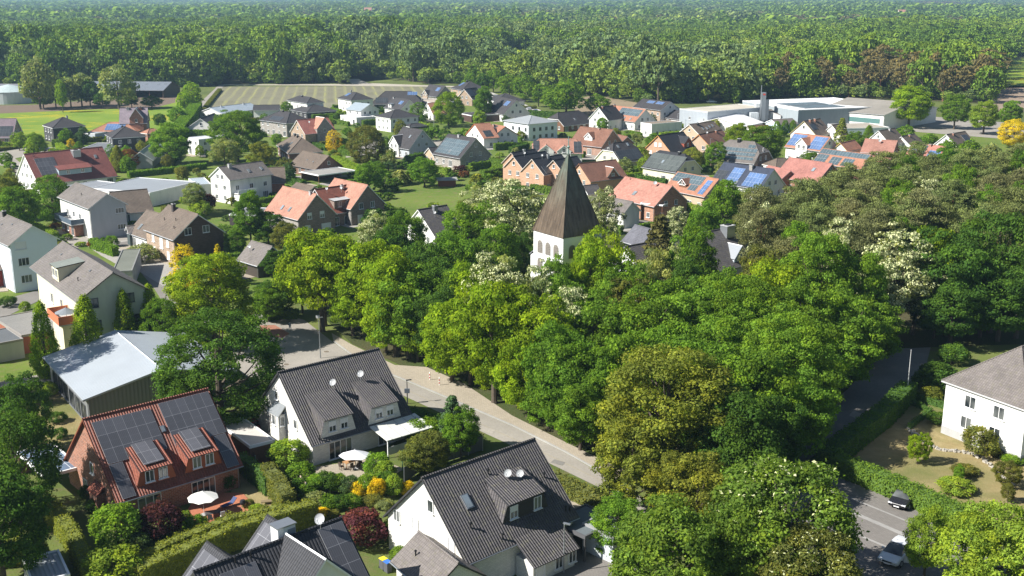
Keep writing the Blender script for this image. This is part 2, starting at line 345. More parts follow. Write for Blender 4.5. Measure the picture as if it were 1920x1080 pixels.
def plant(kind, px, py, h, r, colr, label=None, group=None, var=None, top=True, xy=None):
    if not top:                            # px, py is the foot of the trunk and h the crown top's row in the picture: turn that row into a height
        q = P(px, py, 0); h = CH-q.y*tan(TH+math.atan((h-540)/F_)); xy = (q.x, q.y)
    elif py < 700 and 480 < px < 1990 and h > 8 and 'shrub' not in kind and 'golden green round' not in (label or ''):
        q = P(px, py, h); q.z = 0; bx, by, _ = proj(q); lim = float(np.interp(bx, LIMX, LIMY))
        if by > lim-3:                     # its foot would stand on the road: move it back into the wood behind the kerb
            by = lim-rnd.uniform(4, 22); q = P(bx, by, 0); h = CH-q.y*tan(TH+math.atan((py-540)/F_)); xy = (q.x, q.y)
            if h < 6.5: return None
            r = min(r, h*.42)
    p = P(px, py, h) if xy is None else Vector((xy[0], xy[1], 0)); p.z = 0
    me, tr = KINDS[kind][(rnd.randrange(len(KINDS[kind])) if var is None else var % len(KINDS[kind]))]
    isS = 'shrub' in kind; cat = 'shrub' if isS else 'tree'
    R0 = {'cone': 2.3, 'spruce': 2.7, 'column': 1.7, 'pine': 4.2, 'mpine': 4.2, 'shrub': 4.2, 'mshrub': 4.2}.get(kind, 4.5)
    t = thing(CN[kind], p, label, cat, rnd.uniform(0, 6.28), group, (r/R0*1.05, r/R0*1.05, h/10*(1.07 if not isS else 1)))
    c = link(bpy.data.objects.new('foliage' if isS else 'crown', me), t); b = GREENS[colr] if isinstance(colr, str) else colr; k = rnd.uniform(.88, 1.12)
    c.color = (b[0]*k*rnd.uniform(.95, 1.05), b[1]*k, b[2]*k, 1)
    link(bpy.data.objects.new('stem' if isS else 'trunk', tr), t)
    TREES.append((t, kind, colr, p, h, r)); return t
LMARK = []          # landmarks: (short description, px, py)
def hedge(label, pts, z, w, colr, base=0.0, dens=26, size=.2, px=True, group=None, name='hedge'):
    q = [P(a, b, z) if px else Vector((a, b, 0)) for a, b in pts]
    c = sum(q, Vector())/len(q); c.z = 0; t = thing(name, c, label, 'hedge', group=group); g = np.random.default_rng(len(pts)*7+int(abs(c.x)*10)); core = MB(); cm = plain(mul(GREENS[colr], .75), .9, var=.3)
    vs = []; ns = []
    for a, b in zip(q, q[1:]):
        a = a-c; b = b-c; a.z = b.z = 0; d = (b-a); L = d.length; d.normalize(); n = Vector((-d.y, d.x, 0)); ww = w/2
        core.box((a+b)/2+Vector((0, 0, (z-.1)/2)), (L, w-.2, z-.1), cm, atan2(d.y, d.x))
        for (area, f) in ((L*z, 's'), (L*z, 't'), (L*w, 'u'), (w*z, 'e'), (w*z, 'h')):
            m = int(area*dens); s1 = g.random(m); s2 = g.random(m); x = s1*L; bumpv = .12*np.sin(x*2.1+c.x)+.1*np.sin(x*5.3)
            if f in 'st':
                sg = 1 if f == 's' else -1; P3 = np.stack([x, sg*(ww+bumpv*.5), s2*z], 1); nn = np.tile([0, sg, .2], (m, 1))
            elif f == 'u': P3 = np.stack([x, (s2-.5)*w, z+bumpv], 1); nn = np.tile([0, 0, 1.], (m, 1))
            else: P3 = np.stack([np.full(m, L+.05 if f == 'e' else -.05), (s1-.5)*w, s2*z], 1); nn = np.tile([1. if f == 'e' else -1., 0, .2], (m, 1))
            A = np.array([[d.x, n.x, 0], [d.y, n.y, 0], [0, 0, 1]]); vs.append(P3@A.T+np.array(a)); ns.append(nn@A.T)
    v = np.concatenate(vs); nn = np.concatenate(ns)+g.normal(size=(len(v), 3))*.5; nn /= np.linalg.norm(nn, axis=1)[:, None]; v += g.normal(size=v.shape)*.07
    rr = g.normal(size=v.shape); tt = np.cross(nn, rr); tt /= np.linalg.norm(tt, axis=1)[:, None]; bb = np.cross(nn, tt); s = size*g.uniform(.6, 1.3, (len(v), 1)); V = np.stack([v-tt*s, v+bb*s*.6, v+tt*s, v-bb*s*.6], 1)
    k = len(v); me = bpy.data.meshes.new('leaves'); me.vertices.add(k*4); me.vertices.foreach_set('co', V.reshape(-1)); me.loops.add(k*4); me.loops.foreach_set('vertex_index', np.arange(k*4)); me.polygons.add(k); me.polygons.foreach_set('loop_start', np.arange(k)*4)
    me.materials.append(LM); me.update(calc_edges=True); ca = me.color_attributes.new(name='tint', type='FLOAT_COLOR', domain='POINT')
    a4 = np.ones((k, 4, 4)); a4[:, :, 0] = g.uniform(.75, 1.3, (k, 1)); a4[:, :, 1] = np.clip(g.normal(.25, .3, (k, 1)), 0, 1); ca.data.foreach_set('color', a4.reshape(-1))
    o = link(bpy.data.objects.new('leaves', me), t); o.color = (*GREENS[colr], 1); core.build('branch_core', t); return t

# ------------------------------------------------------------ houses
WCACHE = {}
def win_mesh(w, h, st):
    k = (round(w, 2), round(h, 2), st)
    if k in WCACHE: return WCACHE[k]
    mb = MB(); fr = DFR if 'd' in st else WFR; gl = SHUT if 's' in st else (GL2 if 'b' in st else GL); t = .07
    gl = plain((.5, .2, .1), .7) if 'o' in st else gl
    mb.box((-w/2+t/2, -.03, 0), (t, .1, h), fr); mb.box((w/2-t/2, -.03, 0), (t, .1, h), fr)
    mb.box((0, -.03, h/2-t/2), (w-2*t, .1, t), fr); mb.box((0, -.03, -h/2+t/2), (w-2*t, .1, t), fr)
    if 's' not in st and w > .95: 
        k2 = max(1, round(w/1.1)) if w > 1.6 else 1
        for i in range(k2): mb.box((-w/2+w*(i+1)/(k2+1), -.03, 0), (t, .08, h-2*t), fr)
    mb.box((0, -.09, -h/2-.04), (w+.16, .22, .06), fr if 'd' not in st else ZINC)
    mb.face([(-w/2+t, -.012, -h/2+t), (w/2-t, -.012, -h/2+t), (w/2-t, -.012, h/2-t), (-w/2+t, -.012, h/2-t)], gl)
    if 'h' in st: mb.box((0, -.035, h*.25), (w-2*t, .03, h*.5-t), SHUT)
    WCACHE[k] = mb.mesh('window'); return WCACHE[k]
def put_win(par, loc, rz, w, h, st='w', name='window'):
    o = link(bpy.data.objects.new(name, win_mesh(w, h, st)), par); o.location = loc; o.rotation_euler = (0, 0, rz); return o
class Hs: pass
def roofmb(mb, X, hw, ze, zr, hin, zh, m, edge, t=.2, cap=None):
    tn = (zr-ze)/hw; yh = (zr-zh)/tn
    for s in (-1, 1):
        pts = [(-X, s*hw, ze), (X, s*hw, ze)]
        if zh > ze+.01: pts += [(X, s*yh, zh)]
        pts += [(X-hin, 0, zr), (-X+hin, 0, zr)] if X-hin > .01 else [(0, 0, zr)]
        if zh > ze+.01: pts += [(-X, s*yh, zh)]
        if zh >= zr-.01: pts = [(-X, s*hw, ze), (X, s*hw, ze), (X, 0, zr), (-X, 0, zr)]
        if s > 0: pts = pts[::-1]
        mb.face(pts, m); dn = [(x, y, z-t) for x, y, z in pts][::-1]; mb.face(dn, edge)
        n = len(pts)
        for i in range(n):
            a, b = pts[i], pts[(i+1) % n]
            if abs(a[1]) < .01 and abs(b[1]) < .01: continue
            mb.face([a, (a[0], a[1], a[2]-t), (b[0], b[1], b[2]-t), b], edge)
    if zh < zr-.01:
        for s in (-1, 1):
            pts = [(s*X, -yh, zh), (s*X, yh, zh), (s*(X-hin), 0, zr)]
            if s < 0: pts = pts[::-1]
            mb.face(pts, m); mb.face([(x, y, z-t) for x, y, z in pts][::-1], edge)
            a, b = pts[0], pts[1]
            if s < 0: a, b = pts[1], pts[2]
            mb.face([(s*X, -yh, zh), (s*X, -yh, zh-t), (s*X, yh, zh-t), (s*X, yh, zh)], edge)
    c = cap or m
    if X-hin > .05: mb.tube([(-X+hin, 0, zr+.02), (X-hin, 0, zr+.02)], .11, c, 6)
    if zh < zr-.01:
        for sx in (-1, 1):
            for sy in (-1, 1): mb.tube([(sx*(X-hin), 0, zr+.02), (sx*X, sy*yh, zh+.02)], .09, c, 6)
def house(label, name, mode, pts, z, pitch, roof, wall, hip=0.0, ov=.45, gv=.35, ex=(), win=1, cat='house', parent=None, short=None, edge=None, wst='w', open_=False, group=None, gwall=None, th=.2, hwfix=0):
    o = Hs(); A = [P(*p, z) for p in pts]; A2 = [Vector((a.x, a.y)) for a in A]; tn = tan(R(pitch)) if pitch else 0
    if mode == 'r' and not hwfix:
        for _ in range(12):
            a, b = [Vector(P(*q, z)[:2]) for q in pts[:2]]; u = b-a; n = Vector((-u.y, u.x)).normalized(); lo, hi = 0.0, z-.05
            for _k in range(40):
                md = (lo+hi)/2; e = P(*pts[2], md); d = abs((Vector((e.x, e.y))-a).dot(n))
                if (z-d*tn)-md > 0: lo = md
                else: hi = md
            if md >= 2.3 or z > 13: break
            z += .35
        A = [P(*p, z) for p in pts]; A2 = [Vector((a.x, a.y)) for a in A]
    if mode == 'r':
        a, b = A2[0], A2[1]; u = b-a; L = u.length; u.normalize(); n = Vector((-u.y, u.x)); lo, hi = 0.0, z-.05
        def f(ze): e = P(*pts[2], ze); d = abs((Vector((e.x, e.y))-a).dot(n)); return (z-d*tn)-ze, d
        for _ in range(50):
            md = (lo+hi)/2; v, d = f(md)
            if v > 0: lo = md
            else: hi = md
        ze = md; e = P(*pts[2], ze); dd = (Vector((e.x, e.y))-a).dot(n); hw = abs(dd)
        if hwfix: hw = hwfix; ze = z-hw*tn; dd = -1 if u.x > 0 else 1
        if dd > 0: u = -u
        c = (a+b)/2; zr = z; zh = ze+(zr-ze)*(1-hip); hin = (zr-zh)/tan(R(max(pitch, 40))) if hip else 0; X = L/2+hin
        if hip >= 1: hin = (zr-zh)/tn; X = L/2+hin
    else:
        u = A2[1]-A2[0]; L = u.length; u.normalize(); n = Vector((-u.y, u.x)); w = (A2[2]-A2[1]).dot(n); c = (A2[0]+A2[1])/2+n*w/2
        if w < 0: u = -u
        if mode == 'f': X, hw, ze, zr, hin, zh = L/2, abs(w)/2, z, z, 0, z
        else:
            if abs(w) <= L or hip == -1: hw = abs(w)/2; X = L/2
            else: hw = L/2; X = abs(w)/2; u = Vector((-u.y, u.x))*(1 if w > 0 else 1); 
            if hip == -1: hip = 0
            elif hip == 0: hip = 1
            ze = z; zr = z+hw*tn; zh = ze+(zr-ze)*(1-hip); hin = (zr-zh)/tn if hip else 0
            if X-hin < .05: hin = X-.05
    # front is local -y: must face the camera
    ang = atan2(u.y, u.x)
    if mode == 'c' and Vector((sin(ang), -cos(ang))).dot(-c) < 0: ang += pi
    o.ang = ang; o.c = c; o.X = X; o.hw = hw; o.ze = ze; o.zr = zr; o.tn = (zr-ze)/hw if hw else 0
    o.sg = 1 if cos(ang) > 0 else -1; o.ys = 1 if -sin(ang) > 0 else -1
    if parent is None:
        root = thing(name, (c.x, c.y, 0), label, cat, ang, group); root['_f'] = 0; del root['_f']; tgt = root; xf = None
    else:
        tgt = parent; xf = (Matrix.Translation((c.x, c.y, 0)) @ Matrix.Rotation(ang, 4, 'Z'))
    o.root = tgt
    def add(ob):
        if xf is not None: ob.matrix_basis = (Matrix.Translation(tgt.location) @ Matrix.Rotation(tgt.rotation_euler.z, 4, 'Z')).inverted() @ xf @ ob.matrix_basis
        return ob
    o.add = add; edge = edge or WFR
    if parent is None: LMARK.append((short or label, *proj((c.x, c.y, ze))[:2]))
    wx, wy = X-gv, hw-ov
    if mode == 'f':
        wx, wy = X-.05, hw-.05
        mb = MB(); mb.box((0, 0, z-.12), (2*X, 2*hw, .24), edge, mt=roof or edge)
        mb.box((0, -hw+.1, z+.06), (2*X-.5, .2, .12), edge); mb.box((0, hw-.1, z+.06), (2*X-.5, .2, .12), edge)
        mb.box((-X+.1, 0, z+.06), (.2, 2*hw, .12), edge); mb.box((X-.1, 0, z+.06), (.2, 2*hw, .12), edge)
        add(mb.build('roof', tgt)); zt = z-.24
        if open_:
            mb = MB()
            for sx in (-1, 1):
                for sy in (-1, 1): mb.box((sx*(wx-.2), sy*(wy-.2), zt/2), (.16, .16, zt), wall)
            add(mb.build('posts', tgt))
            mb = MB(); mb.box((0, wy-.1, zt/2), (2*wx, .12, zt), wall); add(mb.build('rear_wall', tgt))
        else:
            mb = MB(); mb.box((0, 0, zt/2), (2*wx, 2*wy, zt), wall); add(mb.build('wall', tgt))
    else:
        mb = MB(); roofmb(mb, X, hw, ze, zr, hin, zh, roof, edge, th); add(mb.build('roof', tgt))
        # walls: pentagon section
        def zu(y): return zr-abs(y)*o.tn-th-.01
        ztop = min(zu(0), zh-th-.02 if zh < zr-.01 else zu(0)); yh = min(wy, (zr-th-.01-ztop)/o.tn if o.tn else 0)
        if hip >= 1: prof = [(-wy, -.3), (wy, -.3), (wy, zu(wy)), (-wy, zu(wy))]
        elif hip > 0: prof = [(-wy, -.3), (wy, -.3), (wy, zu(wy)), (yh, ztop), (-yh, ztop), (-wy, zu(wy))]
        else: prof = [(-wy, -.3), (wy, -.3), (wy, zu(wy)), (0, zu(0)), (-wy, zu(wy))]
        mb = MB(); k = len(prof); gw = gwall or wall
        if open_:
            for sx in np.linspace(-1, 1, 7): 
                mb.box((sx*(wx-.3), -wy+.3, zu(wy)/2), (.25, .25, zu(wy)), WOODB); mb.box((sx*(wx-.3), 0, zu(0)/2), (.25, .25, zu(0)), WOODB)
            add(mb.build('posts', tgt)); mb = MB(); mb.box((0, wy-.1, zu(wy)/2), (2*wx, .2, zu(wy)), wall)
            for sx in (-1, 1): mb.face([(sx*wx, y, zz) for y, zz in prof][::sx], gw)
            add(mb.build('wall', tgt))
        else:
            mb.face([(wx, y, zz) for y, zz in prof], gw); mb.face([(-wx, y, zz) for y, zz in prof][::-1], gw)
            for i in range(1, k):
                (y0, z0), (y1, z1) = prof[i], prof[(i+1) % k]
                mb.face([(wx, y0, z0), (wx, y1, z1), (-wx, y1, z1), (-wx, y0, z0)], wall)
            add(mb.build('wall', tgt))
        zt = zu(wy)
        # gutters
        mb = MB()
        mb.tube([(-X, -(hw+.05), ze-.1), (X, -(hw+.05), ze-.1)], .07, ZINC, 6); add(mb.build('gutter', tgt))
        mb = MB(); mb.tube([(X-.5, -wy-.08, ze-.15), (X-.5, -wy-.08, 0)], .045, ZINC, 6); add(mb.build('downpipe', tgt))
    print('H %-60s L%.1f hw%.1f ze%.1f zr%.1f' % (label[:60], 2*X, hw, ze, zr))
    o.wx, o.wy, o.zt = wx, wy, zt
    vf = Vector((sin(ang), -cos(ang))).dot(-c) > 0; o.vl = {}
    for sx in (-1, 1): o.vl[sx] = Vector((cos(ang)*sx, sin(ang)*sx)).dot(-c) > 0
    def W(wall_, off, zz, w=1.1, h=1.25, st=wst, nm='window'):
        if wall_ == 'f': loc, r = (off*o.sg, -wy, zz), 0
        elif wall_ == 'k': loc, r = (off*o.sg, wy, zz), pi
        else:
            sx = -o.sg if wall_ == 'l' else o.sg; loc, r = (sx*wx, off*o.ys, zz), (pi/2 if sx > 0 else -pi/2)
        return add(put_win(tgt, loc, r, w, h, st, nm))
    o.W = W
    def surf(s, uu, vv, dz=0):
        sy = -1 if s == 0 else 1
        return Vector(((uu-.5)*2*X*o.sg, sy*hw*(1-vv), ze+(zr-ze)*vv+dz))
    o.surf = surf
    if win:
        floors = max(1, int((zt-.2)/2.5)); hs = {}
        rr = random.Random(int(abs(c.x*13+c.y*7)))
        if zt > 2:
            for fl in range(floors):
                zz = 1.45+fl*2.75
                if zz+.6 > zt: break
                n = max(1, int(2*wx/3.4))
                for i in range(n):
                    if rr.random() < .15: continue
                    big = fl == 0 and rr.random() < .35
                    W('f', -wx+(i+.5)*2*wx/n, 1.15 if big else zz, 1.8 if big else 1.15, 2.1 if big else 1.25)
        for wl, sx in (('l', -o.sg), ('r', o.sg)):
            if not o.vl[sx]: continue
            fl = 0
            while True:
                zz = 1.45+fl*2.75; half = wy if zz+.7 < zt else (zr-th-zz-.9)/o.tn if (o.tn and hip < 1 and mode != 'f') else 0
                if half < .7: break
                if half < 2: W(wl, 0, zz, .9, 1.1)
                else:
                    n = max(2, int(2*half/3.2)) if half > 3 else 2
                    for i in range(n):
                        W(wl, -half*.85+(i+.5)*2*half*.85/n, zz, 1.1, 1.25)
                fl += 1
    for e in ex: extra(o, *e)
    return o
def nrm0(o, s):
    sy = -1 if s == 0 else 1; return Vector((0, sy*o.tn, 1)).normalized()
def extra(o, k, *a):
    add, tgt, surf = o.add, o.root, o.surf
    if k == 'sol':
        s, u0, u1, v0, v1 = a[:5]; m = a[5] if len(a) > 5 else SOL; n = nrm0(o, s)*.1
        q = [surf(s, u0, v0)+n, surf(s, u1, v0)+n, surf(s, u1, v1)+n, surf(s, u0, v1)+n]
        if (q[1]-q[0]).cross(q[2]-q[0]).z < 0: q = q[::-1]
        mb = MB(); w = (q[1]-q[0]).length; h = (q[2]-q[1]).length; n1 = max(1, round(w/1.05)); n2 = max(1, round(h/1.7)); sxu, syv = n1*1.05/w, n2*1.7/h
        mb.slab(q, .05, m, STEEL)
        # rescale top-face uv so whole panels fit
        q0 = [Vector(v) for v in mb.v[:4]]; e1 = (q0[1]-q0[0]); e2 = (q0[3]-q0[0])
        for i in range(4):
            d = q0[i]-q0[0]; x = d.dot(e1.normalized()); y = d.dot(e2.normalized())
            if abs(e1.z) > abs(e2.z): mb.uv[i] = (y*(round(e2.length/1.05) or 1)*1.05/e2.length, x*(round(e1.length/1.7) or 1)*1.7/e1.length)
            else: mb.uv[i] = (x*(round(e1.length/1.05) or 1)*1.05/e1.length, y*(round(e2.length/1.7) or 1)*1.7/e2.length)
        add(mb.build('solar_array', tgt))
    elif k == 'sky':
        s, u, v = a[:3]; w, h = (a[3], a[4]) if len(a) > 4 else (.8, 1.3); n = nrm0(o, s); p = surf(s, u, v); d = Vector((1, 0, 0)); up = n.cross(d); up = up if up.z > 0 else -up
        if d.cross(up).dot(n) < 0: d = -d
        mb = MB(); f = lambda w, h, off: [p+n*off-d*w/2-up*h/2, p+n*off+d*w/2-up*h/2, p+n*off+d*w/2+up*h/2, p+n*off-d*w/2+up*h/2]
        mb.slab(f(w, h, .12), .12, ZINC); mb.slab(f(w-.2, h-.2, .15), .02, glass((.25, .30, .34)), ZINC); add(mb.build('skylight', tgt))
    elif k == 'chim':
        u, v, h, w = a[:4]; m = a[4] if len(a) > 4 else B_BRN; s = 0 if len(a) < 6 else a[5]; p = surf(s, u, v); mb = MB(); cz = p.z+h
        mb.box((p.x, p.y, (p.z-.6+cz)/2), (w, w*.8, cz-p.z+.6), m); mb.box((p.x, p.y, cz+.05), (w+.14, w*.8+.14, .1), GREYP); mb.box((p.x, p.y, cz+.18), (w*.5, w*.4, .16), BLACK)
        add(mb.build('chimney', tgt))
    elif k == 'dish':
        s, u, v = a[:3]; r = (a[3] if len(a) > 3 else .42)*.8; p = surf(s, u, v); mb = MB(); mb.tube([p-Vector((0, 0, .1)), p+Vector((0, 0, .9))], .03, STEEL, 6)
        M = Matrix.Rotation(-o.ang, 3, 'Z') @ Matrix.Rotation(R(200), 3, 'Z') @ Matrix.Rotation(R(62), 3, 'X'); M = Matrix.Rotation(-o.ang, 3, 'Z') @ Matrix.Rotation(R(-20), 3, 'Z') @ Matrix.Rotation(R(60), 3, 'X')
        c = p+Vector((0, 0, 1.05)); b = MB(); b.lathe([(0, 0), (r*.5, .03), (r*.85, .09), (r, .14)], (0, 0, 0), plain((.40, .41, .42), .4)); b.lathe([(r, .14), (r*.85, .07), (r*.5, .01), (0, -.02)], (0, 0, 0), plain((.40, .41, .42), .4)); b.tube([(0, -r*.9, .1), (0, -.1, .5)], .02, STEEL, 5); b.box((0, -.05, .52), (.08, .08, .12), STEEL)
        for f, m_ in zip(b.f, b.m): mb.face([c+M @ Vector(b.v[i]) for i in f], b.mats[m_])
        add(mb.build('satellite_dish', tgt))
    elif k == 'vent':
        s, u, v = a[:3]; p = surf(s, u, v); mb = MB(); mb.tube([p-Vector((0, 0, .1)), p+Vector((0, 0, .5))], .07, BLACK, 7); mb.lathe([(.14, 0), (.1, .12), (0, .16)], p+Vector((0, 0, .45)), BLACK, 8); add(mb.build('vent_pipe', tgt))
    elif k == 'win': o.W(*a)
    elif k == 'door': ob = o.W(a[0], a[1], 1.05, a[2] if len(a) > 2 else 1.0, 2.1, a[3] if len(a) > 3 else 's', 'door')
    elif k == 'dorm':
        s, u, w, v, hf, typ = a[:6]; rm = a[6]; wm = a[7]; nw = a[8] if len(a) > 8 else 1; pd = a[9] if len(a) > 9 else 42; tp = a[10] if len(a) > 10 else 0.0; st = a[11] if len(a) > 11 else 'w'; so = a[12] if len(a) > 12 else None
        p = surf(s, u, v); yf = o.hw*(1-v); zs = p.z; sy = -1 if s == 0 else 1; xc = p.x; t = o.tn
        if typ == 'x': zed = zs+hf; yf = o.wy+.5 if v == 0 else yf; zb0 = 0
        def V(x, y, z): return Vector((xc+x*(1 if s == 0 else -1), sy*y, z))
        mb = MB(); rf = MB(); ovd = .3
        if typ in 'gx':
            zed = zs+hf; zd = zed+w/2*tan(R(pd)); yb = (o.zr-zd)/t; ye = (o.zr-zed)/t; of = .25; ze2 = zed-of*tan(R(pd)); ye2 = (o.zr-ze2)/t
            zb = zs-.4 if typ == 'g' else -.3
            for sx in (-1, 1):
                q = [V(sx*(w/2+of), yf+ovd, ze2), V(0, yf+ovd, zd), V(0, max(yb, 0)-.1, zd), V(sx*(w/2+of), min(ye2, yf), ze2)]
                q = [x+Vector((0, 0, .14)) for x in q]
                if (q[1]-q[0]).cross(q[2]-q[0]).z < 0: q = q[::-1]
                rf.slab(q, .16, rm, a[13] if len(a) > 13 else WFR)
            pr = [(-w/2, zb), (w/2, zb), (w/2, zed), (0, zd-.06), (-w/2, zed)]; yk = min(ye, yf-.2)-.1
            fr = [V(x, yf, z) for x, z in pr]; bk = [V(x, max(.1, yk-(zed*0)), z) for x, z in pr]
            mb.face(fr, wm)
            for i in range(5):
                j = (i+1) % 5; mb.face([fr[j], fr[i], bk[i], bk[j]], wm)
            zc = zs+max(hf*.5, .0)+(.55 if hf < 1.2 else 0); 
        else:
            ps = tan(R(pd)); zt = zs+hf; yb = (o.zr-zt-yf*ps)/(t-ps); zb_ = zt+(yf-yb)*ps
            q = [V(-w/2-.15, yf+ovd, zt-ovd*ps), V(w/2+.15, yf+ovd, zt-ovd*ps), V(w/2+.15, yb, zb_), V(-w/2-.15, yb, zb_)]; q = [x+Vector((0, 0, .12)) for x in q]
            if (q[1]-q[0]).cross(q[2]-q[0]).z < 0: q = q[::-1]
            rf.slab(q, .14, rm, DFR)
            FB = [V(-w/2-tp, yf, zs-.1), V(w/2+tp, yf, zs-.1)]; FT = [V(-w/2, yf, zt), V(w/2, yf, zt)]; BK = [V(-w/2, yb, zb_), V(w/2, yb, zb_)]
            mb.face([FB[0], FB[1], FT[1], FT[0]], wm); cm = rm if tp > 0 else wm; mb.face([FT[0], BK[0], FB[0]], cm); mb.face([FT[1], FB[1], BK[1]], cm); zc = zs+hf*.52
        d = add(mb.build('dormer', tgt)); r_ = rf.build('dormer_roof', d)
        sw = 1.0 if typ == 's' else .9
        xs = [0] if nw == 1 else ([-w*.22, w*.22] if nw == 2 else [(-.33+.33*i)*w for i in range(3)])
        for x in xs[:nw]:
            q = V(x, yf, zc); wd = put_win(d, q, 0 if s == 0 else pi, min(1.0, w*.34), min(1.3, max(.8, hf*.75)) if typ != 'x' else 1.3, st)
            if typ == 'x' and hf > .5:
                pass
        if typ == 'x':
            for x in xs[:nw]: put_win(d, V(x, yf, 1.3), 0 if s == 0 else pi, 1.2, 1.6, st)
# ------------------------------------------------------------ ground and roads (the setting)
def sheet(name, pts, z, mat, px=True, kind='structure'):
    q = [P(a, b, 0) if px else Vector((a, b, 0)) for a, b in pts]
    bm = bmesh.new(); f = bm.faces.new([bm.verts.new((v.x, v.y, z)) for v in q]); 
    if f.normal.z < 0: f.normal_flip()
    bmesh.ops.triangulate(bm, faces=bm.faces[:]); bm.normal_update()
    for f in bm.faces:
        if f.normal.z < 0: f.normal_flip()
    me = bpy.data.meshes.new(name); bm.to_mesh(me); me.materials.append(mat); return tag(link(bpy.data.objects.new(name, me)), kind=kind)
sheet('ground', [(-7000, -300), (7000, -300), (7000, 13000), (-7000, 13000)], 0, ground('base'), False)
ASPH = paved((.22, .205, .185)); LASPH = paved((.30, .275, .24)); PAV = paved((.37, .32, .25), 'pavers', .7); LPAV = paved((.36, .34, .31), 'pavers', .7); DPAV = paved((.20, .185, .17), 'pavers', .7); GRAV = paved((.42, .38, .31))
sheet('village_lawns', [(-260, 262), (330, 246), (460, 214), (800, 190), (930, 200), (1150, 218), (1700, 240), (2000, 250), (2100, 330), (1400, 350), (1150, 400), (880, 470), (560, 560), (300, 700), (-300, 740)], .02, ground('lawn'))
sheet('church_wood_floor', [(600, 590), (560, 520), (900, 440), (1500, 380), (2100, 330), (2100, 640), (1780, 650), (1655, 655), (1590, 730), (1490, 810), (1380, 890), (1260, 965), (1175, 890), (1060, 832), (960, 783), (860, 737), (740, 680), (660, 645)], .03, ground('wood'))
sheet('meadow', [(-200, 216), (0, 213), (170, 205.5), (290, 202), (330, 192), (362, 198), (330, 242), (290, 250), (-200, 266)], .04, ground('meadow'))
sheet('barn_yard', [(-200, 200), (60, 197), (200, 186), (330, 176), (345, 186), (325, 200), (290, 203), (170, 206.5), (0, 213), (-200, 218)], .035, ground('soil'))
sheet('crop_field', [(405, 162.5), (800, 161.5), (872, 167), (810, 190), (640, 203), (470, 212), (376, 213)], .04, field((.165, .155, .10), (.31, .31, .11), R(-9), 5.6))
sheet('plowed_field', [(1862, 166), (2100, 160), (2100, 214), (1835, 208)], .04, field((.24, .18, .13), (.30, .24, .17), R(70), 7.0))
sheet('fallow_field', [(1065, 192), (1112, 178), (1260, 204), (1160, 226), (1085, 214)], .04, field((.22, .17, .11), (.27, .22, .14), R(50), 5.0))
sheet('far_meadow', [(494, 33.5), (547, 33), (549, 41), (498, 42)], .05, ground('meadow'))
sheet('roadside_meadow', [(1884, 112), (2000, 108), (2000, 160), (1880, 161)], .05, ground('meadow'))
sheet('village_green', [(735, 362), (800, 345), (870, 330), (900, 345), (880, 372), (790, 392), (720, 395)], .04, ground('lawn'))
sheet('main_road', [(487, 600), (528, 590), (570, 600), (622, 640), (660, 668), (735, 705), (860, 757), (960, 800), (1060, 850), (1155, 905), (1260, 965), (1330, 1010), (1290, 1045), (1200, 985), (1130, 918), (1000, 855), (870, 795), (740, 735), (640, 712), (520, 716), (455, 705), (430, 650)], .06, LASPH)
sheet('side_road', [(1655, 655), (1745, 652), (1735, 690), (1690, 740), (1560, 830), (1480, 890), (1400, 960), (1330, 1010), (1260, 965), (1380, 890), (1490, 810), (1590, 730)], .065, ASPH)
def strip(name, pts, w, h, mat, kind='structure'):
    q = [P(a, b, 0) for a, b in pts]; mb = MB()
    for a, b in zip(q, q[1:]):
        d = (b-a).normalized(); n = Vector((-d.y, d.x, 0))*w; L = [a, b, b+n, a+n]; t = [v+Vector((0, 0, h)) for v in L]
        mb.face(t, mat); mb.face([L[0], L[1], t[1], t[0]], mat); mb.face([L[2], L[3], t[3], t[2]], mat)
    return tag(mb.build(name), kind=kind)
sheet('pavement', [(622, 626), (660, 648), (740, 686), (800, 690), (872, 722), (960, 781), (1060, 831), (1178, 888), (1157, 903), (1060, 848), (960, 798), (860, 755), (735, 703), (660, 666), (625, 640)], .16, PAV)
strip('kerb', [(625, 641), (660, 667), (735, 704), (860, 756), (960, 799), (1060, 849), (1157, 904)], .2, .17, paved((.34, .33, .31)))
strip('gutter_line', [(520, 690), (600, 705), (740, 722), (870, 783), (1000, 842), (1130, 905)], .3, .068, paved((.30, .27, .22)))
sheet('red_paving', [(487, 611), (515, 610), (543, 626), (530, 634), (486, 630)], .075, paved((.34, .16, .11), 'pavers'))
sheet('parking_lot', [(1536, 866), (1680, 913), (1815, 972), (1850, 1000), (1960, 1100), (1440, 1110), (1470, 950)], .06, DPAV)
MARK = paved((.31, .30, .285)); 
sheet('parking_line', [(1588, 960), (1592, 956), (1760, 1028), (1755, 1033)], .07, MARK)
sheet('parking_line', [(1595, 936), (1597, 934), (1706, 979), (1704, 981)], .07, MARK); sheet('parking_line', [(1604, 1003), (1606, 1001), (1670, 1028), (1668, 1031)], .07, MARK)
strip('parking_kerb', [(1536, 862), (1680, 909), (1818, 970)], .5, .1, paved((.33, .19, .12)))
sheet('dry_lawn', [(1565, 852), (1690, 745), (1765, 770), (1965, 860), (1990, 1020), (1850, 975), (1700, 905)], .05, ground('dry'))
sheet('driveway', [(960, 1120), (1035, 1000), (1185, 985), (1215, 1120)], .05, DPAV); sheet('carport_apron', [(1060, 940), (1165, 940), (1205, 1010), (1100, 1010)], .055, PAV)
sheet('garden_lawn', [(440, 885), (520, 880), (560, 930), (470, 975), (430, 945)], .045, ground('dry'))
sheet('terrace', [(345, 968), (372, 925), (455, 925), (478, 952), (395, 1000)], .09, paved((.42, .16, .09), 'pavers', .7))
sheet('stone_terrace', [(570, 905), (585, 878), (700, 860), (760, 880), (690, 915), (620, 925)], .08, PAV)
